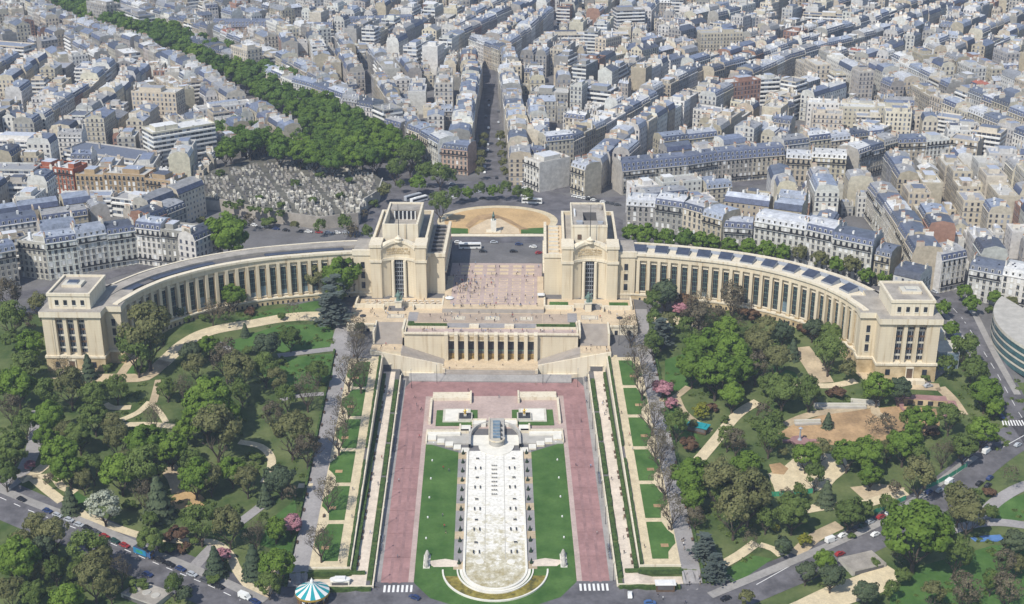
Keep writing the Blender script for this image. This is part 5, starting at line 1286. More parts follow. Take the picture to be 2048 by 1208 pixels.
m.tube((0, -1.7, 9.4), (0, -2.5, 10.6), .45, .3, 'bronze'); m.tube((0, -2.4, 10.5), (0, -3.1, 10.1), .28, .2, 'bronze'); m.tube((0, 0, 9.5), (0, .1, 11.4), .5, .34, 'bronze'); m.lathe([(.0, 0), (.26, .2), (.2, .5), (0, .6)], 8, 'bronze', 0, .1, 11.4); m.build('rider', t)
# cemetery on its raised ground behind the wall
cg = MB(); cg.prism(CEM, 23, 31, 'concrete', top='cemetery_ground'); struct(cg, 'cemetery_ground')
wall_line([CEM[i] for i in (10, 9, 8, 7)], .7, 1.4, 'roof_stone', 'cemetery_wall', 'long grey stone retaining wall curving round the cemetery', zf=lambda x, y: 31., base=-7)
wall_line([CEM[i] for i in (7, 6, 5, 4)], .7, 1.4, 'concrete', 'cemetery_wall', 'grey cemetery wall facing the square beside the avenue trees', zf=lambda x, y: 31., base=-7)
def tombs():
    out = []
    for v, (m, kind) in enumerate((('light_ledge', 'chapel tomb with gabled roof'), ('concrete', 'chapel tomb with gabled roof'), ('light_ledge', 'upright headstone on a slab'), ('roof_stone', 'upright headstone on a slab'), ('roof_dark', 'low slab tomb'), ('concrete', 'cross on a stepped base'))):
        b = MB()
        if v < 2:
            b.box(-.9, .9, -1.2, 1.2, 0, 2.6, m); b.face([(-1.05, -1.3, 2.6), (1.05, -1.3, 2.6), (0, -1.3, 3.7)], m); b.face([(-1.05, 1.3, 2.6), (0, 1.3, 3.7), (1.05, 1.3, 2.6)], m)
            b.face([(-1.05, -1.3, 2.6), (0, -1.3, 3.7), (0, 1.3, 3.7), (-1.05, 1.3, 2.6)], m); b.face([(1.05, -1.3, 2.6), (1.05, 1.3, 2.6), (0, 1.3, 3.7), (0, -1.3, 3.7)], m); b.box(-.4, .4, -1.24, -1.2, .1, 2., 'roof_dark')
        elif v < 4: b.box(-.7, .7, -1.2, .9, 0, .45, m); b.box(-.7, .7, .6, .9, .45, 2.1, m); b.box(-.5, .5, .6, .88, 2.1, 2.4, m)
        elif v == 4: b.box(-.9, .9, -1.4, 1.4, 0, .5, m); b.box(-.7, .7, -1.2, 1.2, .5, .9, m)
        else: b.box(-.8, .8, -.8, .8, 0, .4, m); b.box(-.55, .55, -.55, .55, .4, .9, m); b.box(-.16, .16, -.16, .16, .9, 3.2, m); b.box(-.7, .7, -.16, .16, 2.2, 2.55, m)
        out.append((b.mesh('tomb'), ('dark ' if m == 'roof_dark' else 'pale ' if m in ('white_stone', 'light_ledge') else 'grey ') + kind))
    return out
TB = tombs(); nt_ = 0; rr = random.Random(4); gx = [p[0] for p in CEM]; gy = [p[1] for p in CEM]
CEMTOMB = [P(x, y, 31) for x, y in ((350, 392), (430, 345), (600, 318), (745, 345), (752, 384), (715, 428), (640, 434), (545, 421), (440, 399))]
spots = []
ca, sa = math.cos(.35), math.sin(.35)
for i in range(-80, 80):
    for j in range(-80, 80):
        if i % 9 == 3 or j % 11 == 4: continue
        u, v = i * 2.5 + rr.uniform(-.5, .5), j * 2.9 + rr.uniform(-.6, .6); x, y = -100 + u * ca - v * sa, 800 + u * sa + v * ca
        if inpoly(x, y, CEMTOMB) and rr.random() < .9: spots.append((x, y))
spots.sort(key=lambda p: p[1]); more = spots[285:]; spots = spots[:285]
for x, y in spots:
    k = rr.randrange(6); me, lab = TB[k]
    o = bpy.data.objects.new('tomb', me); C.objects.link(o); o.location = (x, y, 31); o.rotation_euler = (0, 0, .35 + rr.choice((0, math.pi / 2, math.pi)) + rr.uniform(-.1, .1)); s_ = rr.uniform(.5, .88); o.scale = (s_, s_, s_ * rr.uniform(.85, 1.2))
    tag(o, f'{lab} among the dense rows of the walled cemetery', 'tomb', 'tombs in the walled cemetery')

mt = MB()
for x, y in more:
    c_, s_ = math.cos(.35), math.sin(.35); q = rr.uniform(.5, .9); hh = rr.choice((.6, .8, 1.6, 2.2, 2.8)) * q; mt.xf = lambda a, b, e: (x + a * c_ - b * s_, y + a * s_ + b * c_, 31 + e); m = rr.choice(('light_ledge', 'concrete', 'concrete', 'roof_stone', 'roof_stone', 'roof_dark', 'roof_dark'))
    mt.box(-.8 * q, .8 * q, -1.2 * q, 1.2 * q, 0, hh * .5, m); mt.box(-.7 * q, .7 * q, .1, 1. * q, hh * .5, hh, m)
o = mt.build('tombs'); tag(o, 'crowded grey and pale tombs farther back in the walled cemetery', 'tombs', None, 'stuff')
# ================================================================ park paths and grounds
PATHS = [('gravel_pale', 7.5, [(700, 640), (640, 633), (570, 636), (500, 648), (440, 658), (400, 670), (368, 688), (345, 708), (322, 730)]),
 ('path_earth', 7, [(330, 722), (300, 748), (276, 756), (187, 757), (95, 764)]), ('path_earth', 4, [(240, 752), (262, 722), (275, 712)]), ('path_earth', 3.4, [(318, 760), (312, 785), (306, 806)]),
 ('gravel_grey', 6, [(-20, 985), (30, 962), (62, 912), (73, 860), (78, 820)]), ('gravel_pale', 4.5, [(40, 962), (66, 950), (92, 930)]), ('gravel_pale', 3.2, [(62, 955), (105, 954), (124, 974), (152, 985)]), ('gravel_pale', 4, [(66, 956), (92, 978), (124, 1003)]),
 ('gravel_pale', 3.4, [(158, 1024), (205, 1046), (250, 1062), (288, 1074)]), ('gravel_pale', 3, [(238, 842), (275, 826), (300, 804)]), ('gravel_pale', 3.4, [(232, 851), (285, 849), (335, 852), (392, 860)]), ('gravel_pale', 2.6, [(300, 806), (320, 826), (332, 845)]),
 ('gravel_pale', 3.4, [(326, 1078), (380, 1083), (428, 1086), (458, 1108), (474, 1140), (494, 1168), (522, 1194)]), ('gravel_grey', 4.5, [(388, 1134), (412, 1108), (430, 1090)]), ('gravel_grey', 4, [(468, 1054), (500, 1030), (526, 1010)]),
 ('gravel_pale', 3.4, [(478, 884), (520, 893), (542, 915), (540, 945), (528, 966)]), ('path_earth', 7, [(335, 935), (352, 955), (362, 985)]), ('gravel_grey', 3.2, [(425, 682), (448, 692), (468, 705)]), ('gravel_grey', 4, [(556, 712), (600, 706), (650, 700), (698, 696)]),
 ('gravel_pale', 3, [(596, 972), (625, 972)]), ('gravel_pale', 3.4, [(210, 808), (225, 816), (262, 815)]), ('gravel_grey', 3, [(560, 800), (600, 792), (655, 788)]),
 # right-hand garden
 ('path_earth', 3.2, [(1318, 800), (1347, 796), (1377, 774)]), ('path_earth', 3.2, [(1354, 796), (1366, 822), (1388, 842), (1420, 864)]), ('gravel_pale', 5, [(1398, 920), (1432, 880), (1466, 838), (1490, 818), (1516, 804)]),
 ('path_earth', 9, [(1600, 695), (1625, 728), (1648, 766)]), ('gravel_pale', 4, [(1590, 770), (1660, 772), (1712, 762)]), ('path_earth', 6, [(1712, 728), (1740, 758), (1800, 770), (1880, 775)]), ('path_earth', 5, [(1880, 775), (1905, 800), (1925, 830)]),
 ('gravel_pale', 4.5, [(1600, 1022), (1660, 1012), (1720, 1010), (1812, 984)]), ('gravel_pale', 4, [(1436, 1134), (1476, 1112), (1512, 1086)]), ('gravel_pale', 3, [(1520, 1090), (1545, 1098), (1562, 1112)]),
 ('gravel_pale', 11, [(1600, 1225), (1680, 1190), (1740, 1168), (1788, 1140)]), ('gravel_grey', 4.5, [(1888, 1066), (1925, 1054), (1966, 1046), (2010, 1046), (2070, 1054)]), ('gravel_grey', 5, [(1960, 1046), (1985, 1010), (2030, 980), (2070, 965)]),
 ('path_earth', 4, [(1570, 850), (1620, 830), (1700, 818), (1745, 812), (1752, 826), (1770, 836)]), ('gravel_grey', 5, [(1840, 770), (1880, 740), (1895, 725)]), ('path_earth', 5, [(1590, 1110), (1630, 1075), (1680, 1050)]),
 ('gravel_pale', 6, [(1300, 640), (1345, 640), (1400, 660)]), ('path_earth', 3.5, [(560, 1130), (540, 1170), (530, 1195)])]
gpth = MB()
for m, w, pts in PATHS: drape_strip(gpth, gp(*pts), w, m, .16, 2.2)
struct(gpth, 'park_paths')
gd = MB()
def gpoly(m, pts, lift=.13): drape_poly(gd, [G(*p)[:2] for p in pts], m, lift)
gpoly('bare_earth', [(1556, 868), (1585, 850), (1640, 832), (1700, 822), (1800, 812), (1872, 818), (1880, 850), (1860, 870), (1790, 880), (1720, 895), (1660, 890), (1600, 884)])
gpoly('gravel_pale', [(1536, 948), (1560, 940), (1590, 915), (1640, 905), (1690, 915), (1700, 938), (1672, 960), (1655, 980), (1600, 984), (1552, 988)], .15)
gpoly('bare_earth', [(1538, 930), (1560, 926), (1577, 938), (1568, 950), (1545, 948)], .2)
gpoly('path_earth', [(1700, 975), (1760, 968), (1810, 976), (1800, 996), (1730, 1002)], .15)
for c, r in (((375, 1004), 36), ): gpoly('sand_tan', [(c[0] + r * math.cos(a), c[1] + r * .55 * math.sin(a)) for a in [i * math.pi / 8 for i in range(16)]], .2)
gpoly('pond_water', [(1940, 1076), (1968, 1072), (2000, 1070), (2008, 1078), (1995, 1084), (1950, 1084)], .2)
gpoly('lawn', [(1985, 1030), (2010, 1000), (2060, 985), (2080, 1030), (2040, 1042), (1990, 1040)], .14)
for q in ([(440, 690), (560, 650), (660, 648), (676, 692), (560, 706), (470, 702)], [(520, 740), (560, 716), (668, 708), (664, 760), (600, 788), (540, 770)], [(470, 640), (540, 620), (640, 600), (690, 610), (640, 624), (520, 640)], [(540, 1040), (590, 1000), (600, 1060), (580, 1110), (520, 1090)],
          [(130, 1000), (160, 1010), (180, 1000), (140, 975)], [(1440, 1150), (1500, 1110), (1545, 1118), (1470, 1170)], [(1320, 820), (1350, 804), (1380, 850), (1400, 880), (1350, 870)], [(1330, 720), (1390, 700), (1390, 770), (1330, 790)], [(1545, 730), (1590, 745), (1600, 765), (1520, 770)],
          [(410, 820), (470, 815), (480, 850), (400, 850)], [(1780, 1180), (1850, 1130), (1990, 1090), (2060, 1100), (2060, 1220), (1780, 1220)], [(250, 730), (330, 740), (310, 750), (250, 750)]): gpoly('lawn', q, .12)
struct(gd, 'park_grounds')
# ================================================================ trees
def leafmat(name, a, b_, trans=.2):
    m, n, l, b = newmat(name)
    oi = n.new('ShaderNodeObjectInfo'); f = noise(n, l, .55, 3)
    f2 = math_(n, l, 'ADD', math_(n, l, 'MULTIPLY', f, .7), math_(n, l, 'MULTIPLY', oi.outputs['Random'], .3))
    c = ramp(n, l, f2, [(.3, a), (.7, b_)]); l.new(c, b.inputs['Base Color']); b.inputs['Roughness'].default_value = .75; b.inputs['Specular IOR Level'].default_value = .2
    tr = n.new('ShaderNodeBsdfTranslucent'); l.new(c, tr.inputs[0]); mx = n.new('ShaderNodeMixShader'); mx.inputs[0].default_value = trans
    l.new(b.outputs[0], mx.inputs[1]); l.new(tr.outputs[0], mx.inputs[2]); l.new(mx.outputs[0], n['Material Output'].inputs[0])
leafmat('leaf_bright', (.13, .215, .032), (.23, .34, .055), .45); leafmat('leaf_mid', (.12, .175, .045), (.20, .265, .072), .45); leafmat('leaf_olive', (.17, .18, .07), (.27, .27, .115), .45)
leafmat('leaf_brown', (.105, .088, .056), (.18, .155, .10)); leafmat('leaf_conifer', (.046, .070, .038), (.09, .115, .058), .05); leafmat('leaf_pink', (.34, .14, .17), (.54, .30, .33)); leafmat('leaf_white', (.24, .27, .18), (.44, .46, .36))
leafmat('leaf_willow', (.16, .17, .018), (.27, .27, .04)); leafmat('leaf_cedar', (.065, .085, .075), (.12, .145, .125), .05); leafmat('leaf_red', (.11, .065, .04), (.18, .11, .06)); leafmat('leaf_avenue', (.10, .18, .03), (.18, .28, .06), .45)
M('bark', (.085, .068, .052), .95, .25, 1.2)
def crown_mesh(seed, kind, mat):
    r = np.random.default_rng(seed); V = []
    if kind == 'cone':
        for i in range(1500):
            t = r.random() ** .7; z = 2.3 * (1 - t) + .1; rad = (.12 + .88 * t) * (.75 + .3 * r.random()) * (.85 + .15 * math.sin(z * 14)); a = r.random() * 6.283
            V.append(((rad * math.cos(a), rad * math.sin(a), z - rad * .15), (math.cos(a), math.sin(a), .6), .10))
    elif kind == 'tier':                        # cedar: flat layered plates
        for k in range(9):
            z = .25 + k * .2; R_ = 1.05 - .085 * k; cx, cy = r.normal(0, .15, 2)
            for i in range(170):
                a = r.random() * 6.283; q = R_ * math.sqrt(r.random()) * (.75 + .25 * math.sin(a * 5 + k)); V.append(((cx + q * math.cos(a), cy + q * math.sin(a), z + r.normal(0, .03) - q * .08), (0, 0, 1), .10))
    else:
        nl, nq, size, hz, fill = {'dense': (60, 95, .058, .95, .30), 'loose': (34, 90, .055, 1.05, .34), 'sparse': (34, 46, .045, 1.1, .38), 'bare': (40, 26, .03, 1.05, .4), 'shrub': (14, 90, .11, .75, .34), 'tall': (24, 90, .085, 1.5, .30)}[kind]
        lobes = []
        for i in range(nl):
            u = r.normal(0, 1, 3); u /= np.linalg.norm(u); u[2] = u[2] if u[2] > -.55 else -u[2] * .6
            d = r.uniform(.45, .80) if kind != 'dense' else r.uniform(.5, .84); lobes.append((u * d * np.array((1, 1, hz)), r.uniform(.15, .36) if kind != 'dense' else r.uniform(.14, .29), u))
        for c, R_, u in lobes:
            for i in range(nq):
                v = r.normal(0, 1, 3); v /= np.linalg.norm(v)
                if v @ u < -.5: v = -v
                rad = R_ * (r.uniform(.75, 1.05) if r.random() < .8 else r.uniform(.2, .8)); p = c + v * rad * np.array((1, 1, .85))
                V.append((tuple(p + np.array((0, 0, hz))), tuple(v + u * .5 + r.normal(0, .45, 3)), size * r.uniform(.7, 1.35)))
    n = len(V); p = np.array([x[0] for x in V], float); nn = np.array([x[1] for x in V], float); s = np.array([x[2] for x in V]); nn /= np.linalg.norm(nn, axis=1)[:, None]
    a = np.cross(nn, r.normal(0, 1, (n, 3))); a /= np.linalg.norm(a, axis=1)[:, None] + 1e-9; b = np.cross(nn, a)
    q = np.stack([p + (a + b * .2) * s[:, None], p + (b * .9 - a * .15) * s[:, None], p + (-a + b * .1) * s[:, None], p + (-b + a * .2) * s[:, None]], 1).reshape(-1, 3)
    me = bpy.data.meshes.new('crown'); me.from_pydata(q.tolist(), [], np.arange(4 * n).reshape(-1, 4).tolist()); me.materials.append(MATS[mat]); me.update(); return me
def trunk_mesh(seed, kind, hz):
    r = random.Random(seed); m = MB()
    if kind in ('cone', 'tier'): m.tube((0, 0, -.3), (0, 0, 1.6), .07, .03, 'bark', 7)
    elif kind == 'shrub': m.tube((0, 0, -.3), (0, 0, .5), .06, .03, 'bark', 6)
    else:
        bare = kind in ('bare', 'sparse'); m.tube((0, 0, -.5), (.02, 0, .35), .075, .06, 'bark', 8)
        def grow(p, d, L, w, lv):
            q = tuple(a + b * L for a, b in zip(p, d)); m.tube(p, q, w, w * .6, 'bark', 5 if lv < 2 else 3)
            if lv < (4 if bare else 2):
                for k in range(3 if lv < 2 else 3):
                    v = Vector(d) + Vector((r.uniform(-.7, .7), r.uniform(-.7, .7), r.uniform(-.15, .5))); v.normalize(); grow(q, tuple(v), L * r.uniform(.6, .85), w * .55, lv + 1)
        for k in range(5):
            a = k * 1.257 + r.uniform(-.3, .3); v = Vector((math.cos(a) * .8, math.sin(a) * .8, 1 if k else 1.6)).normalized(); grow((.02, 0, .3), tuple(v), .45 * hz, .04, 0 if bare else 0)
    return m.mesh('trunk')
KIND = {'G': ('dense', 'leaf_bright', 'dense bright green tree', .95), 'D': ('dense', 'leaf_mid', 'dark green leafy tree', 1.), 'O': ('loose', 'leaf_olive', 'olive budding tree', 1.05), 'B': ('bare', 'leaf_brown', 'bare brown tree', 1.1), 'Q': ('sparse', 'leaf_brown', 'thin brown budding tree', 1.1),
        'C': ('cone', 'leaf_conifer', 'dark conifer', 1.), 'K': ('dense', 'leaf_pink', 'pink flowering cherry tree', .7), 'W': ('loose', 'leaf_white', 'white blossoming tree', .85), 'Y': ('loose', 'leaf_willow', 'yellow-green willow', .9), 'S': ('tier', 'leaf_cedar', 'blue-grey cedar', 1.), 'R': ('shrub', 'leaf_red', 'reddish-leaved shrub', .8),
        'N': ('dense', 'leaf_conifer', 'very dark evergreen tree', 1.), 'A': ('dense', 'leaf_avenue', 'green plane tree', 1.), 'L': ('loose', 'leaf_mid', 'loose green tree', 1.1), 'H': ('shrub', 'leaf_mid', 'low green shrub', .8), 'P': ('tall', 'leaf_bright', 'tall narrow green tree', 1.)}
PROTO = {}
for i, (k, (sh, mt, _, _)) in enumerate(KIND.items()):
    hz = {'tall': 1.5}.get(sh, 1.)
    PROTO[k] = [(crown_mesh(100 * i + v, sh, mt), trunk_mesh(77 * i + v, sh, hz)) for v in range(3 if k in 'GDOLBAQ' else 2)]
TREES = []
def tree_at(x, y, z, r, k, region, hs=1.):
    rr = random.Random(int(x * 91) ^ int(y * 57)); cm_, tm_ = pick(PROTO[k], rr); t = bpy.data.objects.new({'C': 'conifer', 'S': 'cedar_tree', 'K': 'cherry_tree', 'Y': 'willow_tree', 'R': 'shrub', 'H': 'shrub'}.get(k, 'tree'), None); C.objects.link(t)
    t.location = (x, y, z); t.rotation_euler = (0, 0, rr.uniform(0, 6.28)); s = r * rr.uniform(.94, 1.06)
    clear = {'C': .1, 'S': .15, 'R': .0, 'H': 0., 'K': .35, 'Y': .1}.get(k, .55)
    t.scale = (s, s, s * hs * KIND[k][3])
    for nm, me, zz in (('crown', cm_, clear), ('trunk', tm_, 0)):
        o = bpy.data.objects.new(nm, me); C.objects.link(o); o.parent = t; o.location = (0, 0, zz)
        if nm == 'trunk' and k in 'BQ': o.scale = (1, 1, 1.1)
    TREES.append((t, KIND[k][2], region, x, y)); return t
def tree(px, py, wpx, k, region=None):
    D = 560.; zc = 5.
    for _ in range(4):
        r = max(1.2, wpx * 1.2 / 2 / (F / D)); zc = r * ({'C': .9, 'S': .8, 'R': .5, 'H': .5}.get(k, 1.45)); x, y, z = G(px, py, zc); D = dep(x, y, z + zc)
    if region is None:
        s = 'left' if x < 0 else 'right'
        region = f'in the {s} foreground below the road' if (py > 960 + (px / 2.2) if x < 0 else py > 1185 - (px - 1440) * .38 and py > 985) else f'in the upper {s} garden' if y > 520 else f'in the middle {s} garden' if y > 455 else f'in the lower {s} garden'
    return tree_at(x, y, z, r, k, region)
T7 = '60,270,200,D 30,430,140,D 290,70,190,G 270,190,150,G 350,290,220,G 410,390,170,G 470,190,160,D 560,70,170,D 150,130,130,L 700,220,170,O 880,230,210,G 1020,270,180,G 720,400,210,G 870,400,220,L 1170,440,190,G 1260,450,150,O 1390,390,160,G 1230,50,240,G 1350,50,180,G 1300,190,240,O 1480,460,150,O 1590,560,100,C 1680,450,170,N 1750,190,210,O 1840,280,150,Q 1540,330,90,H 620,600,190,W 420,600,120,C 500,470,110,O 870,560,150,B 950,600,180,C 900,830,150,D 1060,790,140,R 1200,730,180,L 1370,740,190,O 1530,790,140,B 1740,690,130,K 1740,550,90,Q 1330,885,100,K 1290,970,140,C 1520,970,140,C 1660,960,200,G 1610,1080,140,D 100,920,240,G 310,800,170,O 260,880,150,N 530,900,210,L 600,960,160,O 720,1010,140,B 560,1060,190,O 400,1160,190,G 200,1140,150,D 1040,1100,120,L 1110,1150,90,N 60,1150,150,O 920,80,130,B 40,330,110,L 175,355,60,K 1180,830,80,H 300,470,70,Q 780,620,90,H 1420,640,60,H 1120,660,90,H 1290,1060,90,H 330,1010,120,L 470,1000,120,D 660,1120,120,O 830,1100,110,H 1830,100,40,R 1580,700,70,L 60,40,130,Q 1640,80,140,Q 230,1010,110,O 900,700,90,D 1100,870,80,R 1000,880,90,H'
T4 = '880,790,290,O 820,900,200,L 180,850,170,G 100,1090,200,G 60,700,170,L 50,570,160,Q 150,980,150,D 1165,560,60,C 1400,560,130,G 1290,580,90,D 1270,660,110,B 1350,680,110,Q 1060,660,80,N 1470,780,60,C 1140,900,130,N 1250,860,120,G 1350,960,170,Q 1430,1030,190,O 1600,850,160,N 1740,810,120,D 1590,1000,150,L 1760,660,100,B 1900,470,130,O 2020,470,160,G 1990,650,200,S 1840,1140,160,B 1900,1020,120,D 1250,1170,250,G 380,1010,120,B 530,1010,100,C 420,1120,170,O 300,1150,160,L 560,1150,150,D 1170,1000,120,O 640,1000,70,H 1360,190,250,G 1200,220,90,R 1100,1120,130,B 1000,1120,110,D 700,1130,120,L 230,620,120,O 60,820,110,D 1500,900,80,H 1680,960,70,H 1450,1150,110,L 1690,690,60,H 1230,700,70,H 840,1010,70,H 1120,700,70,H 150,740,110,Q 1660,1080,120,O 1720,1180,110,L 1500,660,70,R 1030,700,60,H 2010,560,110,D'
T6 = '120,870,210,G 290,890,220,G 200,1010,240,G 260,760,140,G 60,980,180,G 350,1010,160,G 250,490,80,O 100,640,160,B 300,600,150,Q 590,590,80,B 390,680,120,R 600,780,110,N 500,760,120,O 780,760,110,N 850,790,80,D 730,760,90,R 890,790,120,D 880,910,180,L 660,900,90,C 450,870,140,O 560,960,160,O 440,1000,130,Q 600,1120,190,D 990,1020,100,O 1170,1110,160,G 1300,1130,130,N 760,1150,150,L 920,1150,100,R 1700,900,150,L 1750,1010,160,D 1820,1140,170,G 1560,640,90,G 1610,760,90,G 1650,850,90,G 1100,440,90,G 1210,450,80,G 1320,470,95,G 1690,540,80,G 1730,610,95,G 1870,570,80,G 1970,610,80,O 1840,650,60,H 20,225,95,G 100,232,100,G 180,240,90,G 280,262,90,G 390,272,100,G 500,288,105,G 600,302,100,G 700,318,95,O 820,356,95,O 920,378,90,G 1010,400,100,O 1990,720,70,G 60,700,130,Q 10,600,120,R 20,760,110,L 700,680,70,Q 1580,1000,100,L 1450,1060,70,H 1000,900,60,Q 340,740,90,B 200,690,100,Q 500,1100,110,L'
T9 = '50,430,220,G 60,560,150,G 160,405,70,K 220,480,230,O 400,560,240,O 310,650,230,O 380,370,180,G 520,210,160,L 320,240,120,Q 600,300,60,O 660,650,190,D 740,310,150,G 790,450,120,L 830,290,110,O 860,560,110,C 990,290,170,G 1110,300,180,G 1130,420,140,G 1230,280,110,O 1330,240,190,G 1400,330,120,L 1430,100,160,G 1360,100,110,L 1600,90,140,L 1560,300,130,B 1690,270,150,D 1800,160,170,G 1420,450,190,O 1270,520,80,Q 1000,660,160,D 1090,640,100,D 1410,750,370,G 1660,600,200,O 1710,680,190,O 1620,530,90,G 1640,900,190,L 1930,970,130,Q 1990,840,140,N 1300,920,110,B 850,940,130,G 890,1040,140,N 740,1010,120,N 600,850,110,N 130,880,150,S 200,1000,160,S 730,800,90,Y 400,830,110,B 1100,1130,140,N 1320,1040,90,D 1870,20,110,G 870,115,70,C 1140,140,100,B 170,30,80,R 110,20,100,Y 1500,1150,130,O 1700,1140,180,Q 1950,1130,170,Q 380,1180,90,O 1970,440,110,B 1840,540,80,R 1850,650,90,D 500,700,120,L 560,740,50,Y 1010,800,50,H 450,130,100,H 250,100,60,H 1230,620,100,L 1150,960,70,H 1250,1130,90,L 1850,1080,110,L 2000,980,110,O 1750,560,80,L 620,560,90,Q 700,540,80,L 480,60,100,Q 560,100,80,L 1230,130,90,Q 1500,180,80,R 30,250,110,R 60,130,60,O 230,560,130,L'
for lst, (ox, oy) in ((T7, (0, 806)), (T4, (0, 403)), (T6, (1366, 403)), (T9, (1366, 806))):
    for e in lst.split():
        a, b, w, k = e.split(','); tree(ox + int(a) / 3, oy + int(b) / 3, int(w) / 3, k)
for px, py, w, k in ((1330, 585, 50, 'N'), (1310, 600, 40, 'D'), (1362, 605, 34, 'K'), (1400, 640, 48, 'Q'), (1310, 640, 34, 'L'), (1322, 672, 52, 'S'), (1326, 765, 40, 'K'), (1343, 800, 24, 'K'), (1308, 690, 40, 'L'), (685, 545, 66, 'G'), (668, 590, 56, 'S'), (720, 655, 22, 'N'), (1290, 470, 44, 'G'), (1330, 475, 40, 'G'), (1262, 465, 36, 'G'), (1370, 478, 36, 'A')): tree(px, py, w, k)
rr0 = random.Random(77); EXTRA = 0
while EXTRA < 22:
    px, py = (rr0.uniform(20, 600), rr0.uniform(780, 1090)) if rr0.random() < .62 else (rr0.uniform(1330, 1540), rr0.uniform(640, 1080)); x, y = G(px, py, 5)[:2]
    if any((t[3] - x) ** 2 + (t[4] - y) ** 2 < 36 for t in TREES) or not (inpoly(x, y, PARK_L) or inpoly(x, y, PARK_R)) or abs(py - 968 - px * .52) < 45 or (px > 1300 and py > 1180 - (px - 1440) * .4): continue
    if any((Vector((x, y)) - Vector(q[:2])).length < 6 for m_, w_, pp in PATHS for q in gp(*pp)): EXTRA += .2; continue
    tree(px, py, rr0.uniform(34, 54), rr0.choice('LOOLLQGO')); EXTRA += 1
# bare planes along the two alleys
for s, L in (('left', ((712, 660), (714, 690), (696, 742), (690, 818), (676, 870), (655, 985), (640, 1085), (720, 745))), ('right', ((1275, 715), (1285, 760), (1305, 830), (1312, 880), (1320, 905), (1330, 960), (1345, 1020), (1262, 660)))):
    for px, py in L: tree(px, py, 54 if py > 700 else 44, 'B', f'along the {s} alley')
def grove(n, f, k, region, r0, r1, z):
    rr = random.Random(hash(region) % 999 if False else len(region) * 7 + n)
    for i in range(n):
        x, y = f(i, rr); tree_at(x, y, z if z is not None else Z(x, y), rr.uniform(r0, r1), pick(k, rr), region)
mline = g25((800, 358), (728, 322), (604, 246), (488, 176), (372, 118), (215, 64), (70, -4)); ml = [Vector(p[:2]) for p in mline]
cum = [0]
for a, b in zip(ml, ml[1:]): cum.append(cum[-1] + (b - a).length)
def on_line(t):
    L = t * cum[-1]; i = 0
    while i < len(cum) - 2 and cum[i + 1] < L: i += 1
    d = (ml[i + 1] - ml[i]).normalized(); return ml[i] + d * (L - cum[i]), Vector((-d.y, d.x))
def fav(i, rr):
    p, n = on_line((i // 3 + .5) / 30); q = p + n * ((-17, -5, 8)[i % 3]) + Vector((rr.uniform(-1, 1), rr.uniform(-1, 1))); return q.x, q.y
grove(90, fav, 'AAG', 'in the rows of the tree-lined avenue', 8.6, 10.6, 25)
CT = [(445, 255), (475, 250), (505, 255), (535, 262), (565, 275), (600, 275), (635, 285), (670, 285), (700, 290), (460, 290), (490, 285), (530, 292), (615, 305), (650, 310), (690, 315), (450, 312), (575, 250), (610, 250), (650, 262), (725, 318), (745, 325), (500, 300), (555, 298), (585, 305), (640, 262), (560, 315), (600, 318), (680, 265), (475, 268), (520, 278), (630, 328), (665, 335), (705, 330)]
for px, py in CT:
    x, y = P(px, py, 31 + 7); tree_at(x, y, 31 if inpoly(x, y, CEM) else 25, random.Random(px).uniform(7., 8.6), 'A' if px % 3 else 'G', 'behind the cemetery tombs')
for px, py in ((455, 408), (470, 412), (500, 418), (515, 420), (535, 422), (560, 426), (625, 400), (680, 390), (590, 365), (640, 350), (700, 360), (520, 395), (480, 405), (560, 410), (605, 330), (655, 300), (440, 345)):
    x, y = P(px, py, 33); tree_at(x, y, 31, 3.2, 'H', 'between the cemetery tombs')
for px, py, w in ((880, 412, 40), (910, 390, 25), (935, 384, 24), (960, 382, 25), (985, 380, 24), (1010, 382, 25), (1034, 386, 24), (1056, 393, 24), (820, 318, 44), (850, 348, 36), (880, 352, 36), (790, 340, 38), (835, 365, 30), (900, 355, 26)): tree(px, py, w, 'G' if px % 2 else 'L', 'around the square')
for i, (px, py) in enumerate(((470, 446), (500, 444), (540, 447), (590, 452), (640, 455), (690, 452), (730, 430), (745, 408), (770, 385), (800, 372), (735, 465), (705, 470), (420, 470), (405, 450))): tree(px, py, (18, 24, 30)[i % 3], 'LQHOL'[i % 5], 'beside the road round the cemetery wall')
for px0, px1, py0, py1, n in ((967, 960, 275, 345, 5), (1001, 1008, 275, 345, 5)):
    for i in range(n): tree(lerp(px0, px1, i / (n - 1)), lerp(py0, py1, i / (n - 1)), 19, 'O', 'along the mouth of the central avenue')
ap = sorted(TREES, key=lambda q: -q[0].scale[0] / dep(q[3], q[4], q[0].location[2])); rest = [q for q in ap if not (-80 < I(q[3], q[4], q[0].location[2] + 8)[0] < 2130)]; ap = [q for q in ap if q not in rest]; rest += ap[300:]; TREES = ap[:300]; VV = {}
for t, ph, reg, x, y in rest:
    for ch in list(t.children):
        if ch.name.startswith('crown'):
            me = ch.data; co = np.empty(len(me.vertices) * 3); me.vertices.foreach_get('co', co); co = co.reshape(-1, 4, 3)[::3]; c0 = co.mean(1, keepdims=True); co = c0 + (co - c0) * 1.65
            a = t.rotation_euler[2]; c_, s_ = math.cos(a), math.sin(a); co = (co + np.array((0, 0, ch.location[2]))) * np.array(t.scale); co = co @ np.array(((c_, s_, 0), (-s_, c_, 0), (0, 0, 1))) + np.array(t.location); VV.setdefault(me.materials[0], []).append(co.reshape(-1, 3))
        bpy.data.objects.remove(ch)
    bpy.data.objects.remove(t)
av, am_ = [], []
for k, (m, L) in enumerate(VV.items()): v = np.concatenate(L); av.append(v); am_ += [k] * (len(v) // 4)
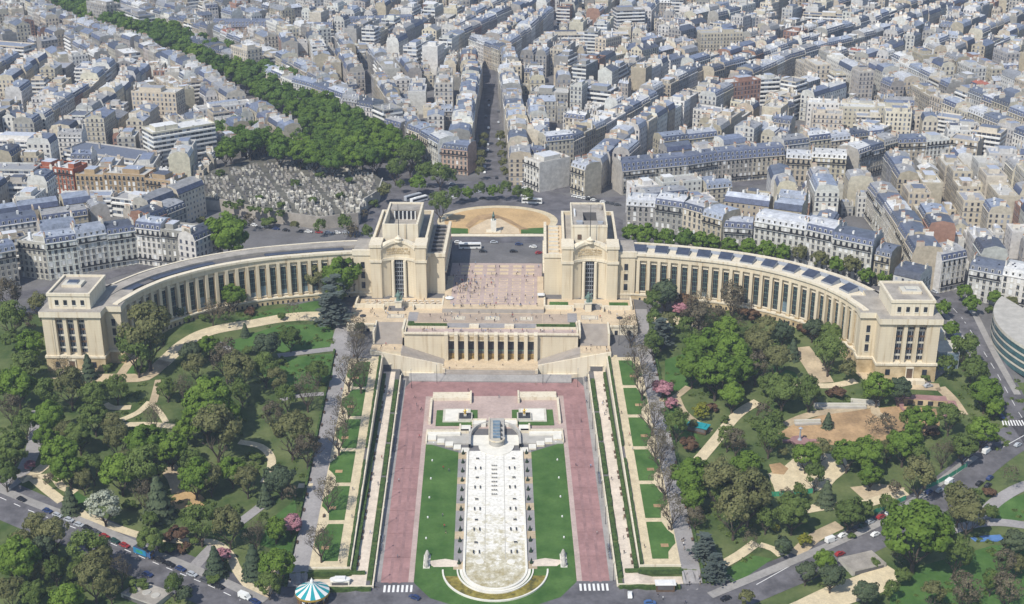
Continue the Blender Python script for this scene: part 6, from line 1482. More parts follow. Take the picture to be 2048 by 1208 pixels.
av = np.concatenate(av); me = bpy.data.meshes.new('distant_trees'); me.from_pydata(av.tolist(), [], np.arange(len(av)).reshape(-1, 4).tolist()); [me.materials.append(m) for m in VV]; me.polygons.foreach_set('material_index', am_)
o = bpy.data.objects.new('distant_trees', me); C.objects.link(o); tag(o, 'mass of smaller and farther green trees along the avenue and behind the cemetery', 'trees', None, 'stuff')
cl = {}
for t, ph, reg, x, y in TREES: cl.setdefault((ph, reg), []).append((I(x, y, 10)[0], t))
for (ph, reg), L in cl.items():
    L.sort(key=lambda a: a[0])
    for i, (_, t) in enumerate(L): tag(t, f'{ph} {reg}' if len(L) == 1 else f'{ph} {reg}, {ordn(i)} from the left', 'shrub' if 'shrub' in ph else 'tree', 'trees of the park and avenues')
open("/tmp/cnt","w").write(f"{len(TREES)} {NIND[0]} {len(inf)}")
# low undergrowth between the trees: nobody could count it
ug = bpy.data.meshes.new('undergrowth'); r = np.random.default_rng(8); P_ = []; rr = random.Random(8)
PTH = []
for m, w, pts in PATHS:
    q = gp(*pts)
    for a, b in zip(q, q[1:]): PTH.append((Vector(a[:2]), Vector(b[:2]), w / 2 + 1.2))
def clear(x, y):
    p = Vector((x, y))
    for a, b, w in PTH:
        d = b - a; t = clamp((p - a).dot(d) / max(1e-6, d.length_squared))
        if (p - a - d * t).length < w: return False
    return True
from mathutils import noise as mn
cand = 0
while len(P_) < 900 and cand < 9000:
    cand += 1; x = rr.uniform(-260, 230); y = rr.uniform(385, 600)
    if abs(x) < 75 or not (inpoly(x, y, PARK_L) or inpoly(x, y, PARK_R)) or mn.noise(Vector((x * .03, y * .03, 3))) < -.02: continue
    px, py = I(x, y, Z(x, y))
    if not (-40 < px < 2090 and py < 1230) or (1540 < px < 1890 and 810 < py < 995): continue
    if (x < 0 and abs(py - (968 + px * .52 - (0 if px < 300 else 12))) < 60) or not clear(x, y) or (x > 0 and abs((py - 1200) + (px - 1440) * .43) < 55 and px > 1400): continue
    lx, ly = unL(x, y)
    if ly > 540 and abs(lx) > 150: continue
    P_.append((x, y, rr.uniform(.5, 1.5)))
V = []
for x, y, s in P_:
    n = 34; z = Z(x, y); pp = r.normal(0, 1, (n, 3)); pp /= np.linalg.norm(pp, axis=1)[:, None]; pp[:, 2] = abs(pp[:, 2]) * .7; c = pp * s * r.uniform(.6, 1.1, (n, 1)) + np.array((x, y, z)); a = r.normal(0, 1, (n, 3)) * .28; b = r.normal(0, 1, (n, 3)) * .28
    V.append(np.stack([c + a, c + b, c - a, c - b], 1).reshape(-1, 3))
V = np.concatenate(V); ug.from_pydata(V.tolist(), [], np.arange(len(V)).reshape(-1, 4).tolist()); ug.materials.append(MATS['leaf_mid']); o = bpy.data.objects.new('undergrowth', ug); C.objects.link(o); tag(o, 'low dark green undergrowth scattered under the park trees', 'undergrowth', None, 'stuff')
# ================================================================ vehicles
def plain(name, col, rough=.35, spec=.5, coat=0.):
    m, n, l, b = newmat(name); b.inputs['Base Color'].default_value = (*col, 1); b.inputs['Roughness'].default_value = rough; b.inputs['Specular IOR Level'].default_value = spec; return m
CARCOL = {'white': (.75, .75, .73), 'silver': (.42, .44, .47), 'black': (.018, .018, .022), 'dark blue': (.025, .045, .13), 'dark grey': (.08, .085, .095), 'red': (.30, .03, .03), 'blue': (.06, .13, .30), 'dark green': (.02, .06, .05)}
for k, c in CARCOL.items(): plain('car_paint ' + k, c)
plain('car_glass', (.03, .035, .04), .1); plain('tyre', (.02, .02, .02), .9, .1); plain('hub', (.35, .36, .37), .4)
def loft(mb, secs, m):
    """secs: list of (x, halfwidth, zlow, zhigh) cross sections, closed at both ends"""
    for (x0, w0, l0, h0), (x1, w1, l1, h1) in zip(secs, secs[1:]):
        for s in (-1, 1): mb.face([(x0, s * w0, l0), (x1, s * w1, l1), (x1, s * w1 * .97, h1), (x0, s * w0 * .97, h0)], m)
        mb.face([(x0, -w0 * .97, h0), (x1, -w1 * .97, h1), (x1, w1 * .97, h1), (x0, w0 * .97, h0)], m)
    for x, w, l, h in (secs[0], secs[-1]): mb.face([(x, -w, l), (x, w, l), (x, w * .97, h), (x, -w * .97, h)], m)
def wheel_me():
    m = MB(lambda x, y, z: (x, z, y)); m.lathe([(.0, -.1), (.31, -.1), (.33, -.06), (.33, .06), (.31, .1)], 12, 'tyre'); m.lathe([(.19, .105), (0, .11)], 10, 'hub'); m.lathe([(.19, -.105), (0, -.11)], 10, 'hub'); return m.mesh('wheel')
WHEEL = wheel_me()
def car_proto(kind, col):
    p = 'car_paint ' + col; t = bpy.data.objects.new({'car': 'parked_car', 'van': 'parked_van', 'bus': 'coach'}[kind], None); C.objects.link(t)
    a, b = MB(), MB()
    if kind == 'car':
        loft(a, [(-2.1, .7, .35, .62), (-2.0, .8, .25, .82), (-1.2, .85, .22, .90), (.6, .86, .22, .92), (1.6, .83, .24, .80), (2.05, .72, .3, .62)], p); loft(a, [(-1.7, .62, .9, .93), (-1.25, .62, .9, 1.40), (.1, .62, .9, 1.45), (.45, .6, .9, 1.3), (1.0, .66, .88, .93)], p)
        loft(b, [(-1.62, .655, .92, .97), (-1.3, .66, .92, 1.33), (.1, .66, .92, 1.37), (.5, .655, .92, 1.22), (1.02, .69, .9, .95)], 'car_glass'); wb, ww, ws = 1.28, .78, 1.
    elif kind == 'van':
        loft(a, [(-2.4, .85, .3, 1.8), (-2.3, .92, .25, 2.05), (1.2, .93, .25, 2.1), (1.5, .9, .25, 1.9), (2.0, .9, .25, 1.15), (2.45, .82, .3, .85)], p); loft(b, [(.9, .945, 1.15, 1.7), (1.45, .93, 1.15, 1.7), (1.95, .915, 1.12, 1.16)], 'car_glass'); wb, ww, ws = 1.5, .86, 1.05
    else:
        loft(a, [(-6, 1.2, .35, 2.9), (-5.9, 1.27, .35, 3.15), (5.7, 1.27, .35, 3.15), (6, 1.2, .35, 2.8)], p); a.box(-3, 1, -.8, .8, 3.15, 3.4, p); loft(b, [(-5.6, 1.285, 1.5, 2.6), (5.6, 1.285, 1.5, 2.6)], 'car_glass'); b.box(5.85, 6.02, -1.1, 1.1, 1.3, 2.6, 'car_glass'); wb, ww, ws = 3.6, 1.15, 1.5
    a.build('body', t); b.build('windows', t)
    for sx in (-1, 1):
        for sy in (-1, 1):
            o = bpy.data.objects.new('wheel', WHEEL); C.objects.link(o); o.parent = t; o.location = (sx * wb, sy * ww, .33 * ws); o.scale = (ws,) * 3
    return t
CP = {}; CARS = []
def car(px, py, ang, col, where, kind='car', zf=None):
    x, y, z = G(px, py, .7) if zf is None else (*P(px, py, zf + .7), zf)
    k = (kind, col)
    if k not in CP: t = CP[k] = car_proto(kind, col)
    else: t = dup(CP[k])
    t.location = (x, y, z + .13); t.rotation_euler = (0, 0, ang); CARS.append((t, f'{col} {dict(car="car", van="van", bus="coach")[kind]} {where}', kind, px))
def tangent(line, x, y):
    best = (1e9, 0)
    for a, b in zip(line, line[1:]):
        a, b = Vector(a[:2]), Vector(b[:2]); d = b - a; t = clamp((Vector((x, y)) - a).dot(d) / d.length_squared); q = (Vector((x, y)) - a - d * t).length
        if q < best[0]: best = (q, math.atan2(d.y, d.x))
    return best[1]
def oncar(px, py, line, col, where, kind='car', zf=None):
    x, y = G(px, py)[:2] if zf is None else P(px, py, zf); car(px, py, tangent(line, x, y), col, where, kind, zf)
L_ = 'parked at the kerb of the left park road'
for q in ('43,998,black 95,1021,dark blue 115,1030,silver 138,1039,silver 158,1049,silver 174,1055,black 191,1063,dark grey 209,1072,red 229,1080,dark green 249,1089,red 320,1119,black 338,1127,black 361,1136,dark blue 383,1147,silver 410,1159,dark grey 437,1171,black 511,1203,dark blue').split(' ') if False else \
         [(43, 998, 'black'), (95, 1021, 'dark blue'), (115, 1030, 'silver'), (138, 1039, 'silver'), (158, 1049, 'silver'), (174, 1055, 'black'), (191, 1063, 'dark grey'), (209, 1072, 'red'), (229, 1081, 'dark green'), (249, 1090, 'red'), (320, 1120, 'black'), (339, 1128, 'black'), (361, 1137, 'dark blue'), (384, 1148, 'silver'), (410, 1160, 'dark grey'), (438, 1172, 'black'), (511, 1203, 'dark blue')]: oncar(*q[:2], ROAD_L, q[2], L_)
oncar(489, 1193, ROAD_L, 'white', L_, 'van'); oncar(295, 1148, ROAD_L, 'dark blue', 'driving on the left park road')
R_ = 'parked at the kerb of the right park road'
for px, py, c, k in ((1662, 1080, 'white', 'van'), (1686, 1070, 'white', 'car'), (1704, 1062, 'black', 'car'), (1727, 1050, 'dark green', 'car'), (1741, 1043, 'silver', 'car'), (1762, 1033, 'red', 'car'), (1779, 1024, 'white', 'car'), (1796, 1017, 'blue', 'car'), (1858, 983, 'dark blue', 'car'), (1880, 980, 'silver', 'car'), (1899, 964, 'white', 'van'), (1973, 902, 'white', 'van')): oncar(px, py, ROAD_R, c, R_, k)
for px, py, c in ((1452, 1196, 'black'), (1751, 1068, 'white'), (1680, 1107, 'red'), (1959, 966, 'black'), (1976, 970, 'black'), (1980, 955, 'dark blue'), (2036, 889, 'silver')): oncar(px, py, ROAD_R, c, 'driving on the right park road')
for px, py, c, k in ((1930, 685, 'white', 'van'), (1938, 690, 'blue', 'van'), (1910, 672, 'silver', 'car'), (2003, 832, 'dark blue', 'car'), (1858, 575, 'white', 'car'), (1870, 583, 'silver', 'car')): oncar(px, py, ROAD_E, c, 'on the avenue beside the right end pavilion', k)
car(829, 1194, 2.6, 'dark blue', 'below the left zebra crossing'); car(1260, 1189, 1.5, 'white', 'crossing the road below the right promenade'); car(1300, 1205, 0., 'blue', 'by the white-roofed kiosk')
car(1857, 771, .3, 'silver', 'before the right end pavilion')
for px, py, c, a in ((916, 484, 'white', .1), (988, 484, 'silver', .1), (1038, 488, 'dark blue', 0), (1066, 493, 'white', 2.9), (966, 502, 'black', 0), (1027, 502, 'black', .1), (1078, 505, 'red', .3)): car(px, py, a, c, 'on the roadway between the two pavilions', 'car', 25)
for px, py, c, a, k in ((940, 495, 'white', 0.03, 'bus'),): car(px, py, a, c, 'on the roadway between the two pavilions', k, 24.95)
for px, py, c, a in ((826, 397, 'silver', .75), (838, 402, 'white', .75), (1064, 405, 'white', -.12)): car(px, py, a, c, 'parked beside the square trees', 'bus', 25)
RF = g25((440, 432), (520, 450), (600, 458), (720, 464))
for i, (px, py) in enumerate(((480, 446), (494, 448), (508, 450), (530, 453), (552, 457), (572, 460), (604, 462), (617, 463), (638, 464), (656, 465), (674, 465), (692, 465))): oncar(px, py, RF, ['black', 'dark grey', 'white', 'silver', 'dark blue', 'black', 'dark grey', 'white', 'red', 'white', 'white', 'silver'][i], 'parked below the cemetery wall', 'car', 25)
rr = random.Random(3)
for i in range(16): px = rr.choice((972, 978, 990, 996)); py = lerp(200, 366, i / 15); oncar(px + (py - 200) * .02 * (1 if px > 985 else -1), py, STREETS['avenue'][0], pick(['white', 'silver', 'black', 'dark grey', 'white'], rr), 'on the long central avenue', 'car', 25)
for i in range(22): px, py = rr.uniform(850, 1200), rr.uniform(366, 400); (car(px, py, rr.uniform(-.5, .5), pick(['white', 'silver', 'black', 'dark grey', 'white'], rr), 'on the traffic circle behind the square', 'car', 25) if not inpoly(*P(px, py, 25), [(EC[0] + (x - EC[0]) * 1.2, EC[1] + (y - EC[1]) * 1.25) for x, y in el]) else None)
for i in range(10): px = lerp(1150, 1235, i / 9); car(px, 392 + (px - 1150) * .2, rr.uniform(-.2, .2), pick(['black', 'dark grey', 'white', 'silver'], rr), 'at the cafe side of the square', 'car', 25)
cl = {}
for t, lab, k, px in CARS: cl.setdefault(lab, []).append((px, t, k))
for lab, L in cl.items():
    L.sort(key=lambda a: a[0])
    for i, (_, t, k) in enumerate(L): tag(t, lab if len(L) == 1 else f'{lab}, {ordn(i)} from left', {'bus': 'bus', 'van': 'van', 'car': 'car'}[k], 'vehicles on the roads')
# blue and green truck parked on the left road
x, y, z = G(288, 1106, 1); t = thing('delivery_truck', 'blue and yellow-green box truck parked on the left park road', 'truck', (x, y, z + .1), tangent(ROAD_L, x, y))
m = MB(); m.box(-4, 2.2, -1.2, 1.2, .6, 3., 'blue_tarp', top='solar_glass'); m.box(-2.6, .6, -1.22, 1.22, 1.2, 2.4, 'green_paint'); m.build('cargo_box', t); m = MB(); m.box(2.4, 4.2, -1.15, 1.15, .5, 2.5, 'car_paint blue'); m.build('cab', t); m = MB(); m.box(3.9, 4.24, -1.05, 1.05, 1.5, 2.3, 'car_glass'); m.build('windscreen', t)
for sx in (-3, 3):
    for sy in (-1, 1): o = bpy.data.objects.new('wheel', WHEEL); C.objects.link(o); o.parent = t; o.location = (sx, sy * 1.05, .45); o.scale = (1.4,) * 3
x, y = P(897, 493, 25); t = thing('red_bus', 'red bus half hidden behind the left pavilion', 'bus', (x, y, 25), 1.5); m = MB(); loft(m, [(-5, 1.2, .4, 4.1), (-4.9, 1.25, .4, 4.2), (4.9, 1.25, .4, 4.2), (5, 1.2, .4, 4.)], 'red_paint'); m.build('body', t)
m = MB(); loft(m, [(-4.7, 1.27, 1.4, 2.2), (4.7, 1.27, 1.4, 2.2)], 'car_glass'); loft(m, [(-4.7, 1.27, 2.9, 3.6), (4.7, 1.27, 2.9, 3.6)], 'car_glass'); m.build('windows', t)
for sx in (-3.2, 3.2):
    for sy in (-1, 1): o = bpy.data.objects.new('wheel', WHEEL); C.objects.link(o); o.parent = t; o.location = (sx, sy * 1.1, .48); o.scale = (1.45,) * 3

# ================================================================ people
SKIN = plain('skin', (.42, .26, .18), .6, .2); plain('hair', (.05, .035, .025), .8, .1); plain('hair_fair', (.25, .17, .08), .8, .1)
CL = {'dark': (.03, .03, .04), 'navy': (.03, .045, .11), 'white': (.68, .68, .66), 'grey': (.22, .22, .23), 'red': (.38, .05, .05), 'tan': (.38, .29, .19), 'light blue': (.25, .36, .52)}
for k, c in CL.items(): plain('cloth ' + k, c, .9, .1)
def body_mesh(pose):
    st = {'walk': .26, 'stand': .02, 'stride': .36}[pose]; a = .2 if pose != 'stand' else .04
    J = {'pelvis': ((0, 0, .95), .145), 'waist': ((0, 0, 1.1), .125), 'chest': ((0, .01, 1.32), .165), 'neck': ((0, .0, 1.49), .06), 'head': ((0, .03, 1.62), .105), 'crown': ((0, .02, 1.73), .075), 'nose': ((0, .125, 1.61), .02)}
    E_ = [('pelvis', 'waist'), ('waist', 'chest'), ('chest', 'neck'), ('neck', 'head'), ('head', 'crown'), ('head', 'nose')]
    for s, n in ((-1, 'l'), (1, 'r')):
        f = s * st; g = -s * a
        J.update({n + 'sh': ((s * .20, 0, 1.42), .075), n + 'el': ((s * .25, g * .5 - .02, 1.14), .05), n + 'wr': ((s * .24, g * 1.2 + .04, .92), .036), n + 'hd': ((s * .235, g * 1.3 + .05, .84), .045), n + 'fi': ((s * .225, g * 1.35 + .06, .76), .025), n + 'th': ((s * .20, g * 1.3 + .09, .84), .018),
                  n + 'hp': ((s * .09, 0, .88), .10), n + 'kn': ((s * .095, f * .55 + .03, .50), .068), n + 'an': ((s * .095, f, .09), .045), n + 'to': ((s * .105, f + .16, .045), .04)})
        E_ += [('chest', n + 'sh'), (n + 'sh', n + 'el'), (n + 'el', n + 'wr'), (n + 'wr', n + 'hd'), (n + 'hd', n + 'fi'), (n + 'hd', n + 'th'), ('pelvis', n + 'hp'), (n + 'hp', n + 'kn'), (n + 'kn', n + 'an'), (n + 'an', n + 'to')]
    ks = list(J); me = bpy.data.meshes.new('b'); me.from_pydata([J[k][0] for k in ks], [(ks.index(a_), ks.index(b_)) for a_, b_ in E_], []); o = bpy.data.objects.new('b', me); C.objects.link(o)
    md = o.modifiers.new('s', 'SKIN'); md.use_smooth_shade = True
    for k, v in zip(ks, me.skin_vertices[0].data): v.radius = (J[k][1],) * 2; v.use_root = k == 'pelvis'
    o.modifiers.new('u', 'SUBSURF').levels = 1
    ev = bpy.data.meshes.new_from_object(o.evaluated_get(bpy.context.evaluated_depsgraph_get())); bpy.data.objects.remove(o); return ev
PB = {p: body_mesh(p) for p in ('walk', 'stand', 'stride')}; PME = []
def dress(base, top, legs, hair):
    me = base.copy(); me.name = 'person'; me.materials.clear()
    for m in ('skin', 'cloth ' + top, 'cloth ' + legs, hair, 'tyre'): me.materials.append(MATS[m])
    mi = []
    for p in me.polygons:
        x, y, z = p.center; ax_ = abs(x)
        if z > 1.53: mi.append(3 if (z > 1.68 or y < .0) else 0)
        elif z > 1.46 and ax_ < .08: mi.append(0)
        elif ax_ > .19 and z < .98 and z > .65: mi.append(0)
        elif z > .93: mi.append(1)
        elif z > .10: mi.append(2)
        else: mi.append(4)
    me.polygons.foreach_set('material_index', mi); return me
rr = random.Random(21)
for i in range(16):
    top = pick(['dark', 'dark', 'navy', 'white', 'grey', 'red', 'tan', 'light blue', 'white'], rr); legs = pick(['dark', 'navy', 'grey', 'tan', 'dark'], rr); PME.append((dress(PB[pick(['walk', 'stand', 'stride'], rr)], top, legs, pick(['hair', 'hair', 'hair_fair'], rr)), top, legs))
PL = []
def person(x, y, z, where):
    me, top, legs = pick(PME, rr); o = bpy.data.objects.new('person', me); C.objects.link(o); s = rr.uniform(.94, 1.08); o.location = (x, y, z); o.rotation_euler = (0, 0, rr.uniform(0, 6.28)); o.scale = (s,) * 3
    PL.append((o, f'person in {top} top and {legs} trousers {where}', I(x, y, z)[0]))
def crowd(n, fn, where):
    pts = []; k = 0
    while len(pts) < n and k < n * 60:
        k += 1; p = fn()
        if p and all((p[0] - q[0]) ** 2 + (p[1] - q[1]) ** 2 > .5 for q in pts): pts.append(p); person(*p, where)
U = rr.uniform
def esp():
    if U(0, 1) < .55: x, y = rr.gauss(-15, 4.), rr.gauss(626, 9)
    else: x, y = U(-23, 21), U(598, 656)
    if not (-23.5 < x < 22 and 598 < y < 656): return None
    return LP(x, y, 24.46 if y < 639.7 else 24.65)
crowd(120, esp, 'on the paved esplanade'); crowd(18, lambda: LP(U(-24, 22), U(597.2, 601), 24.32), 'at the head of the esplanade steps')
crowd(34, lambda: LP(U(-34, 32), U(583.8, 594.5), 22.6), 'on the wide terrace'); crowd(22, lambda: LP(U(-38, 37), U(571.8, 573.2), 22.58), 'at the terrace balustrade'); crowd(12, lambda: LP(U(-64, -42), U(586, 598), 22.55), 'on the left end of the terrace'); crowd(10, lambda: LP(U(42, 64), U(586, 598), 22.55), 'on the right end of the terrace')
crowd(8, lambda: LP(U(41.5, 53), U(563, 569), 17.02), 'on the right stair landing'); crowd(4, lambda: LP(U(-54, -42.5), U(563, 569), 17.02), 'on the left stair landing')
def strip(x0, x1, y0, y1, dz):
    def f(): x, y = U(x0, x1), U(y0, y1); return (x, y, Z(x, y) + dz)
    return f
crowd(20, strip(66.5, 71.5, 398, 470, .12), 'on the right-hand alley near the road'); crowd(8, strip(66.5, 71.5, 470, 560, .12), 'on the upper right-hand alley'); crowd(8, strip(-72.5, -67, 398, 560, .12), 'on the left-hand alley'); crowd(8, strip(44.8, 48.8, 408, 550, .12), 'on the right promenade'); crowd(9, strip(-49.8, -45.8, 408, 550, .12), 'on the left promenade')
crowd(6, strip(-40, -31, 410, 540, .12), 'on the left red avenue'); crowd(6, strip(-38, 38, 538, 552, .12), 'on the upper red paving'); crowd(5, strip(31, 40, 410, 540, .12), 'on the right red avenue'); crowd(5, strip(-28, -16, 420, 480, .14), 'on the left lawn'); crowd(5, strip(52.5, 55.5, 410, 550, .12), 'on the right gravel path'); crowd(4, strip(-56, -53, 410, 550, .12), 'on the left gravel path'); crowd(4, lambda: LP(U(-20, 18), U(559, 566), 9.42), 'on the theatre forecourt'); crowd(8, strip(52, 66, 375, 396, .14), 'near the white-roofed kiosk')
for o, lab, _ in PL: tag(o, lab, 'person', lab.split('trousers ')[1].join(('people ', '')))
# ================================================================ street furniture
def lamp(x, y, z, h, lab, grp, dbl=False):
    t = thing('street_lamp', lab, 'lamp', (x, y, z), 0, grp); m = MB(); m.tube((0, 0, -.2), (0, 0, h), .12, .07, 'dark_metal', 8); m.build('pole', t)
    m = MB(); m.lathe([(.2, 0), (.3, .15), (.3, .5), (.1, .7), (0, .75)], 8, 'light_ledge' if not dbl else 'dark_metal', 0, 0, h)
    m.build('lantern', t)
    if dbl:
        m = MB(); m.lathe([(.3, 0), (1.5, .25), (1.5, .6), (.4, .9)], 12, 'dark_metal', 0, 0, h - .6); m.build('floodlight_ring', t)
for s, side in ((-1, 'left'), (1, 'right')):
    for i in range(9): y = lerp(402.5, 548, i / 8); x = s * 41.5 - .5; lamp(x, y, Z(x, y) + .1, 7.6, f'thin dark lamp post, {ordn(i)} from the road beside the {side} red avenue', 'lamps along the red avenues')
    x, y, z = LP(s * 59 - 1, 572, 15.6); lamp(x, y, z, 15, f'tall floodlight mast beside the {side} grand stair', 'floodlight masts', True)
    x, y, z = LP(s * 24 - 1, 553, 5.6); lamp(x, y, z + .1, 9, f'tall dark lamp post at the foot of the {side} lower flight', 'forecourt lamps')
    x, y = s * 37.5 - .5, 550; lamp(x, y, Z(x, y) + .1, 9, f'tall dark lamp post at the upper {side} corner of the red paving', 'forecourt lamps')
    for i in range(6):
        y = lerp(430, 500, i / 5); x = s * 25.5 - .5; t = thing('lawn_light', f'small white lawn light, {ordn(i)} from the road on the {side} lawn', 'light', (x, y, Z(x, y) + .1), 0, 'lawn lights'); m = MB(); m.lathe([(.3, 0), (.34, .3), (.28, .6), (.1, .75), (0, .78)], 8, 'white_paint'); m.build('housing', t); m = MB(); m.lathe([(.4, -.02), (.4, .06)], 8, 'concrete'); m.build('base', t)
bp = bpy.data.objects.new('bench', None); C.objects.link(bp)
m = MB(); m.box(-.3, .3, -1., 1., .40, .48, 'wood_brown'); m.build('seat', bp); m = MB(); m.box(-.36, -.28, -1., 1., .52, .95, 'wood_brown'); m.build('backrest', bp)
for yy in (-.8, .8): m = MB(); m.box(-.3, .3, yy - .05, yy + .05, 0, .4, 'dark_metal'); m.build('leg', bp)
first_b = [True]
def bench(x, y, rz, lab, grp, dz=.1):
    o = bp if first_b[0] else dup(bp); first_b[0] = False; o.location = (x, y, Z(x, y) + dz); o.rotation_euler = (0, 0, rz); tag(o, lab, 'bench', grp)
bys = [YP(680 + q / 4.832, 5) for q in (505, 548, 645, 688, 800, 950, 990, 1100, 1145)] + [YP(930 + q / 4.345, 2.5) for q in (112, 155, 245, 290, 415, 468, 580, 628, 790, 845)]
for s, side in ((-1, 'left'), (1, 'right')):
    for i, y in enumerate(sorted(bys)): bench(s * 48.9 - .5, y, math.pi if s > 0 else 0, f'dark bench on the pale {side} promenade, {ordn(i)} from the road', 'benches on the promenades')
    for i in range(17): y = lerp(404, 562, i / 16); bench(s * 72. - .5, y, math.pi if s > 0 else 0, f'dark bench at the outer edge of the {side} alley, {ordn(i)} from the road', 'benches along the alleys')
    for i in range(6):
        for j in (0, 1): y = lerp(411, 558, (i + .5) / 6) + (j - .5) * 9 + 11.5; bench(s * 64.2 - .5, min(y, 566), 0 if s > 0 else math.pi, f'bench in the gravel bays of the {side} alley, {ordn(i * 2 + j)} from the road', 'benches in the gravel bays', .1)
for s in (-1, 1):                                                              # bicycles stand / blue stands on the pavement edge
    for i, py in enumerate((1075, 1092, 890, 905) if s < 0 else (957, 968, 1095, 1110, 775)):
        x = s * 41.7 - .5; y = YP(py, 1.5); t = thing('bicycle_stand', f'blue-grey row of bicycles on the {"left" if s < 0 else "right"} pavement, {ordn(i)}', 'bicycle stand', (x, y, Z(x, y) + .1), 0, 'bicycle stands'); m = MB()
        for k in range(5):
            yy = -2 + k
            for dx in (-.5, .5):
                for a in range(8): a0, a1 = a * math.pi / 4, (a + 1) * math.pi / 4; m.tube((dx + .32 * math.cos(a0), yy, .35 + .32 * math.sin(a0)), (dx + .32 * math.cos(a1), yy, .35 + .32 * math.sin(a1)), .04, .04, 'tyre', 4)
            m.tube((-.5, yy, .35), (.1, yy, .8), .04, .04, 'car_paint blue', 4); m.tube((.1, yy, .8), (.5, yy, .35), .04, .04, 'car_paint blue', 4); m.tube((.4, yy - .25, .95), (.4, yy + .25, .95), .03, .03, 'grey_metal', 4)
        m.build('bicycles', t); m = MB(); m.box(-.05, .05, -2.4, 2.4, .0, .5, 'grey_metal'); m.build('rail', t)
# carousel
x, y, z = G(625, 1186, 3); t = thing('carousel', 'round carousel with conical teal and white striped canopy beside the road', 'carousel', (x, y, z + .05))
m = MB(); m.lathe([(5.4, 0), (5.4, .35), (5.3, .4)], 28, 'wood_brown'); m.build('platform', t)
m = MB(); n = 20
for i in range(n):
    a0, a1 = 2 * math.pi * i / n, 2 * math.pi * (i + 1) / n; mt = 'teal_canvas' if i % 2 else 'white_paint'
    for (r0, h0), (r1, h1) in (((5.9, 3.9), (2.6, 5.7)), ((2.6, 5.7), (.7, 7.2))): m.face([(r0 * math.cos(a0), r0 * math.sin(a0), h0), (r0 * math.cos(a1), r0 * math.sin(a1), h0), (r1 * math.cos(a1), r1 * math.sin(a1), h1), (r1 * math.cos(a0), r1 * math.sin(a0), h1)], mt)
m.lathe([(.7, 7.2), (.6, 8.), (.2, 8.7), (0, 9.3)], 12, 'white_paint'); m.build('canopy', t)
m = MB(); m.lathe([(5.9, 3.9), (6., 3.2)], 28, 'gold_leaf', cap=False); m.build('valance', t); m = MB(); m.lathe([(1.6, .4), (1.4, 3.8)], 14, 'light_ledge'); m.build('drum', t)
hm = MB(); hm.tube((-.5, 0, .9), (.45, 0, .95), .24, .22, 'white_paint', 8); hm.tube((.4, 0, 1.), (.75, 0, 1.5), .16, .1, 'white_paint'); hm.tube((.7, 0, 1.5), (1., 0, 1.35), .1, .07, 'white_paint')
for a, b in ((-.4, .12), (-.4, -.12), (.35, .12), (.35, -.12)): hm.tube((a, b, .8), (a + .15, b, .3), .07, .04, 'white_paint', 5)
hm.tube((-.5, 0, 1.), (-.85, 0, .6), .08, .03, 'wood_brown', 5); hm.tube((0, 0, .4), (0, 0, 3.8), .03, .03, 'gold_leaf', 5); hme = hm.mesh('horse')
for i in range(14): a = i * 2 * math.pi / 14; o = bpy.data.objects.new('horse', hme); C.objects.link(o); o.parent = t; q = 4.4 if i % 2 else 3.2; o.location = (q * math.cos(a), q * math.sin(a), .3); o.rotation_euler = (0, 0, a + math.pi / 2)
for i in range(10): a = i * 2 * math.pi / 10; m = MB(); m.tube((5.1 * math.cos(a), 5.1 * math.sin(a), .4), (5.1 * math.cos(a), 5.1 * math.sin(a), 3.9), .08, .08, 'gold_leaf'); m.build('post', t)
# kiosks and parasols
def kiosk(px, py, w, d, h, lab, roof, wallm, rz=0, z=None, round_=False):
    x, y, zz = G(px, py) if z is None else (*P(px, py, z), z); t = thing('kiosk', lab, 'kiosk', (x, y, zz + .08), rz, None); m = MB(); m.box(-w / 2 + .4, w / 2 - .4, -d / 2 + .3, d / 2 - .3, 0, h, wallm); m.build('wall', t)
    m = MB(); m.box(-w / 2 + .9, w / 2 - .9, -d / 2 + .2, -d / 2 + .32, h * .35, h * .85, 'roof_dark'); m.build('counter', t); m = MB()
    if round_: m.prism([(w / 2 * math.cos(a) * (1 if abs(math.cos(a)) > .3 else 1), d / 2 * math.sin(a)) for a in [i * math.pi / 10 for i in range(20)]], h, h + .35, roof); m.box(-w * .25, w * .25, -d * .2, d * .3, h + .35, h + .9, roof)
    else: m.box(-w / 2, w / 2, -d / 2, d / 2, h, h + .3, roof, bottom=True); m.box(-w * .35, w * .35, -d * .3, d * .3, h + .3, h + .6, roof)
    m.build('roof', t); return t
kiosk(681, 1172, 7.4, 3.4, 2.6, 'white oval-roofed kiosk between the carousel and the left promenade', 'white_paint', 'white_stone', 0, None, True)
kiosk(1330, 1180, 7.2, 3.4, 2.8, 'white-roofed kiosk with dark counter below the right promenade', 'white_paint', 'wood_brown')
kiosk(1082, 600, 3.4, 3., 2.7, 'small white-roofed stall at the right edge of the esplanade', 'white_paint', 'dark_metal', 0, 22.6)
kiosk(1396, 862, 9, 5, 2.6, 'shed with blue-green roof beside the right garden path', 'teal_canvas', 'wood_brown', -.5)
def parasol(px, py, r, lab, z):
    x, y = P(px, py, z); t = thing('parasol', lab, 'parasol', (x, y, z), 0, 'parasols'); m = MB(); m.lathe([(r, 2.3), (r * .5, 2.75), (0, 3.05)], 12, 'white_paint'); m.build('canopy', t); m = MB(); m.tube((0, 0, 0), (0, 0, 2.9), .05, .05, 'dark_metal'); m.build('pole', t); m = MB(); m.lathe([(.4, 0), (.4, .12)], 10, 'dark_metal'); m.build('base', t)
parasol(899, 604, 2.2, 'large white parasol at the left edge of the esplanade', 22.6)
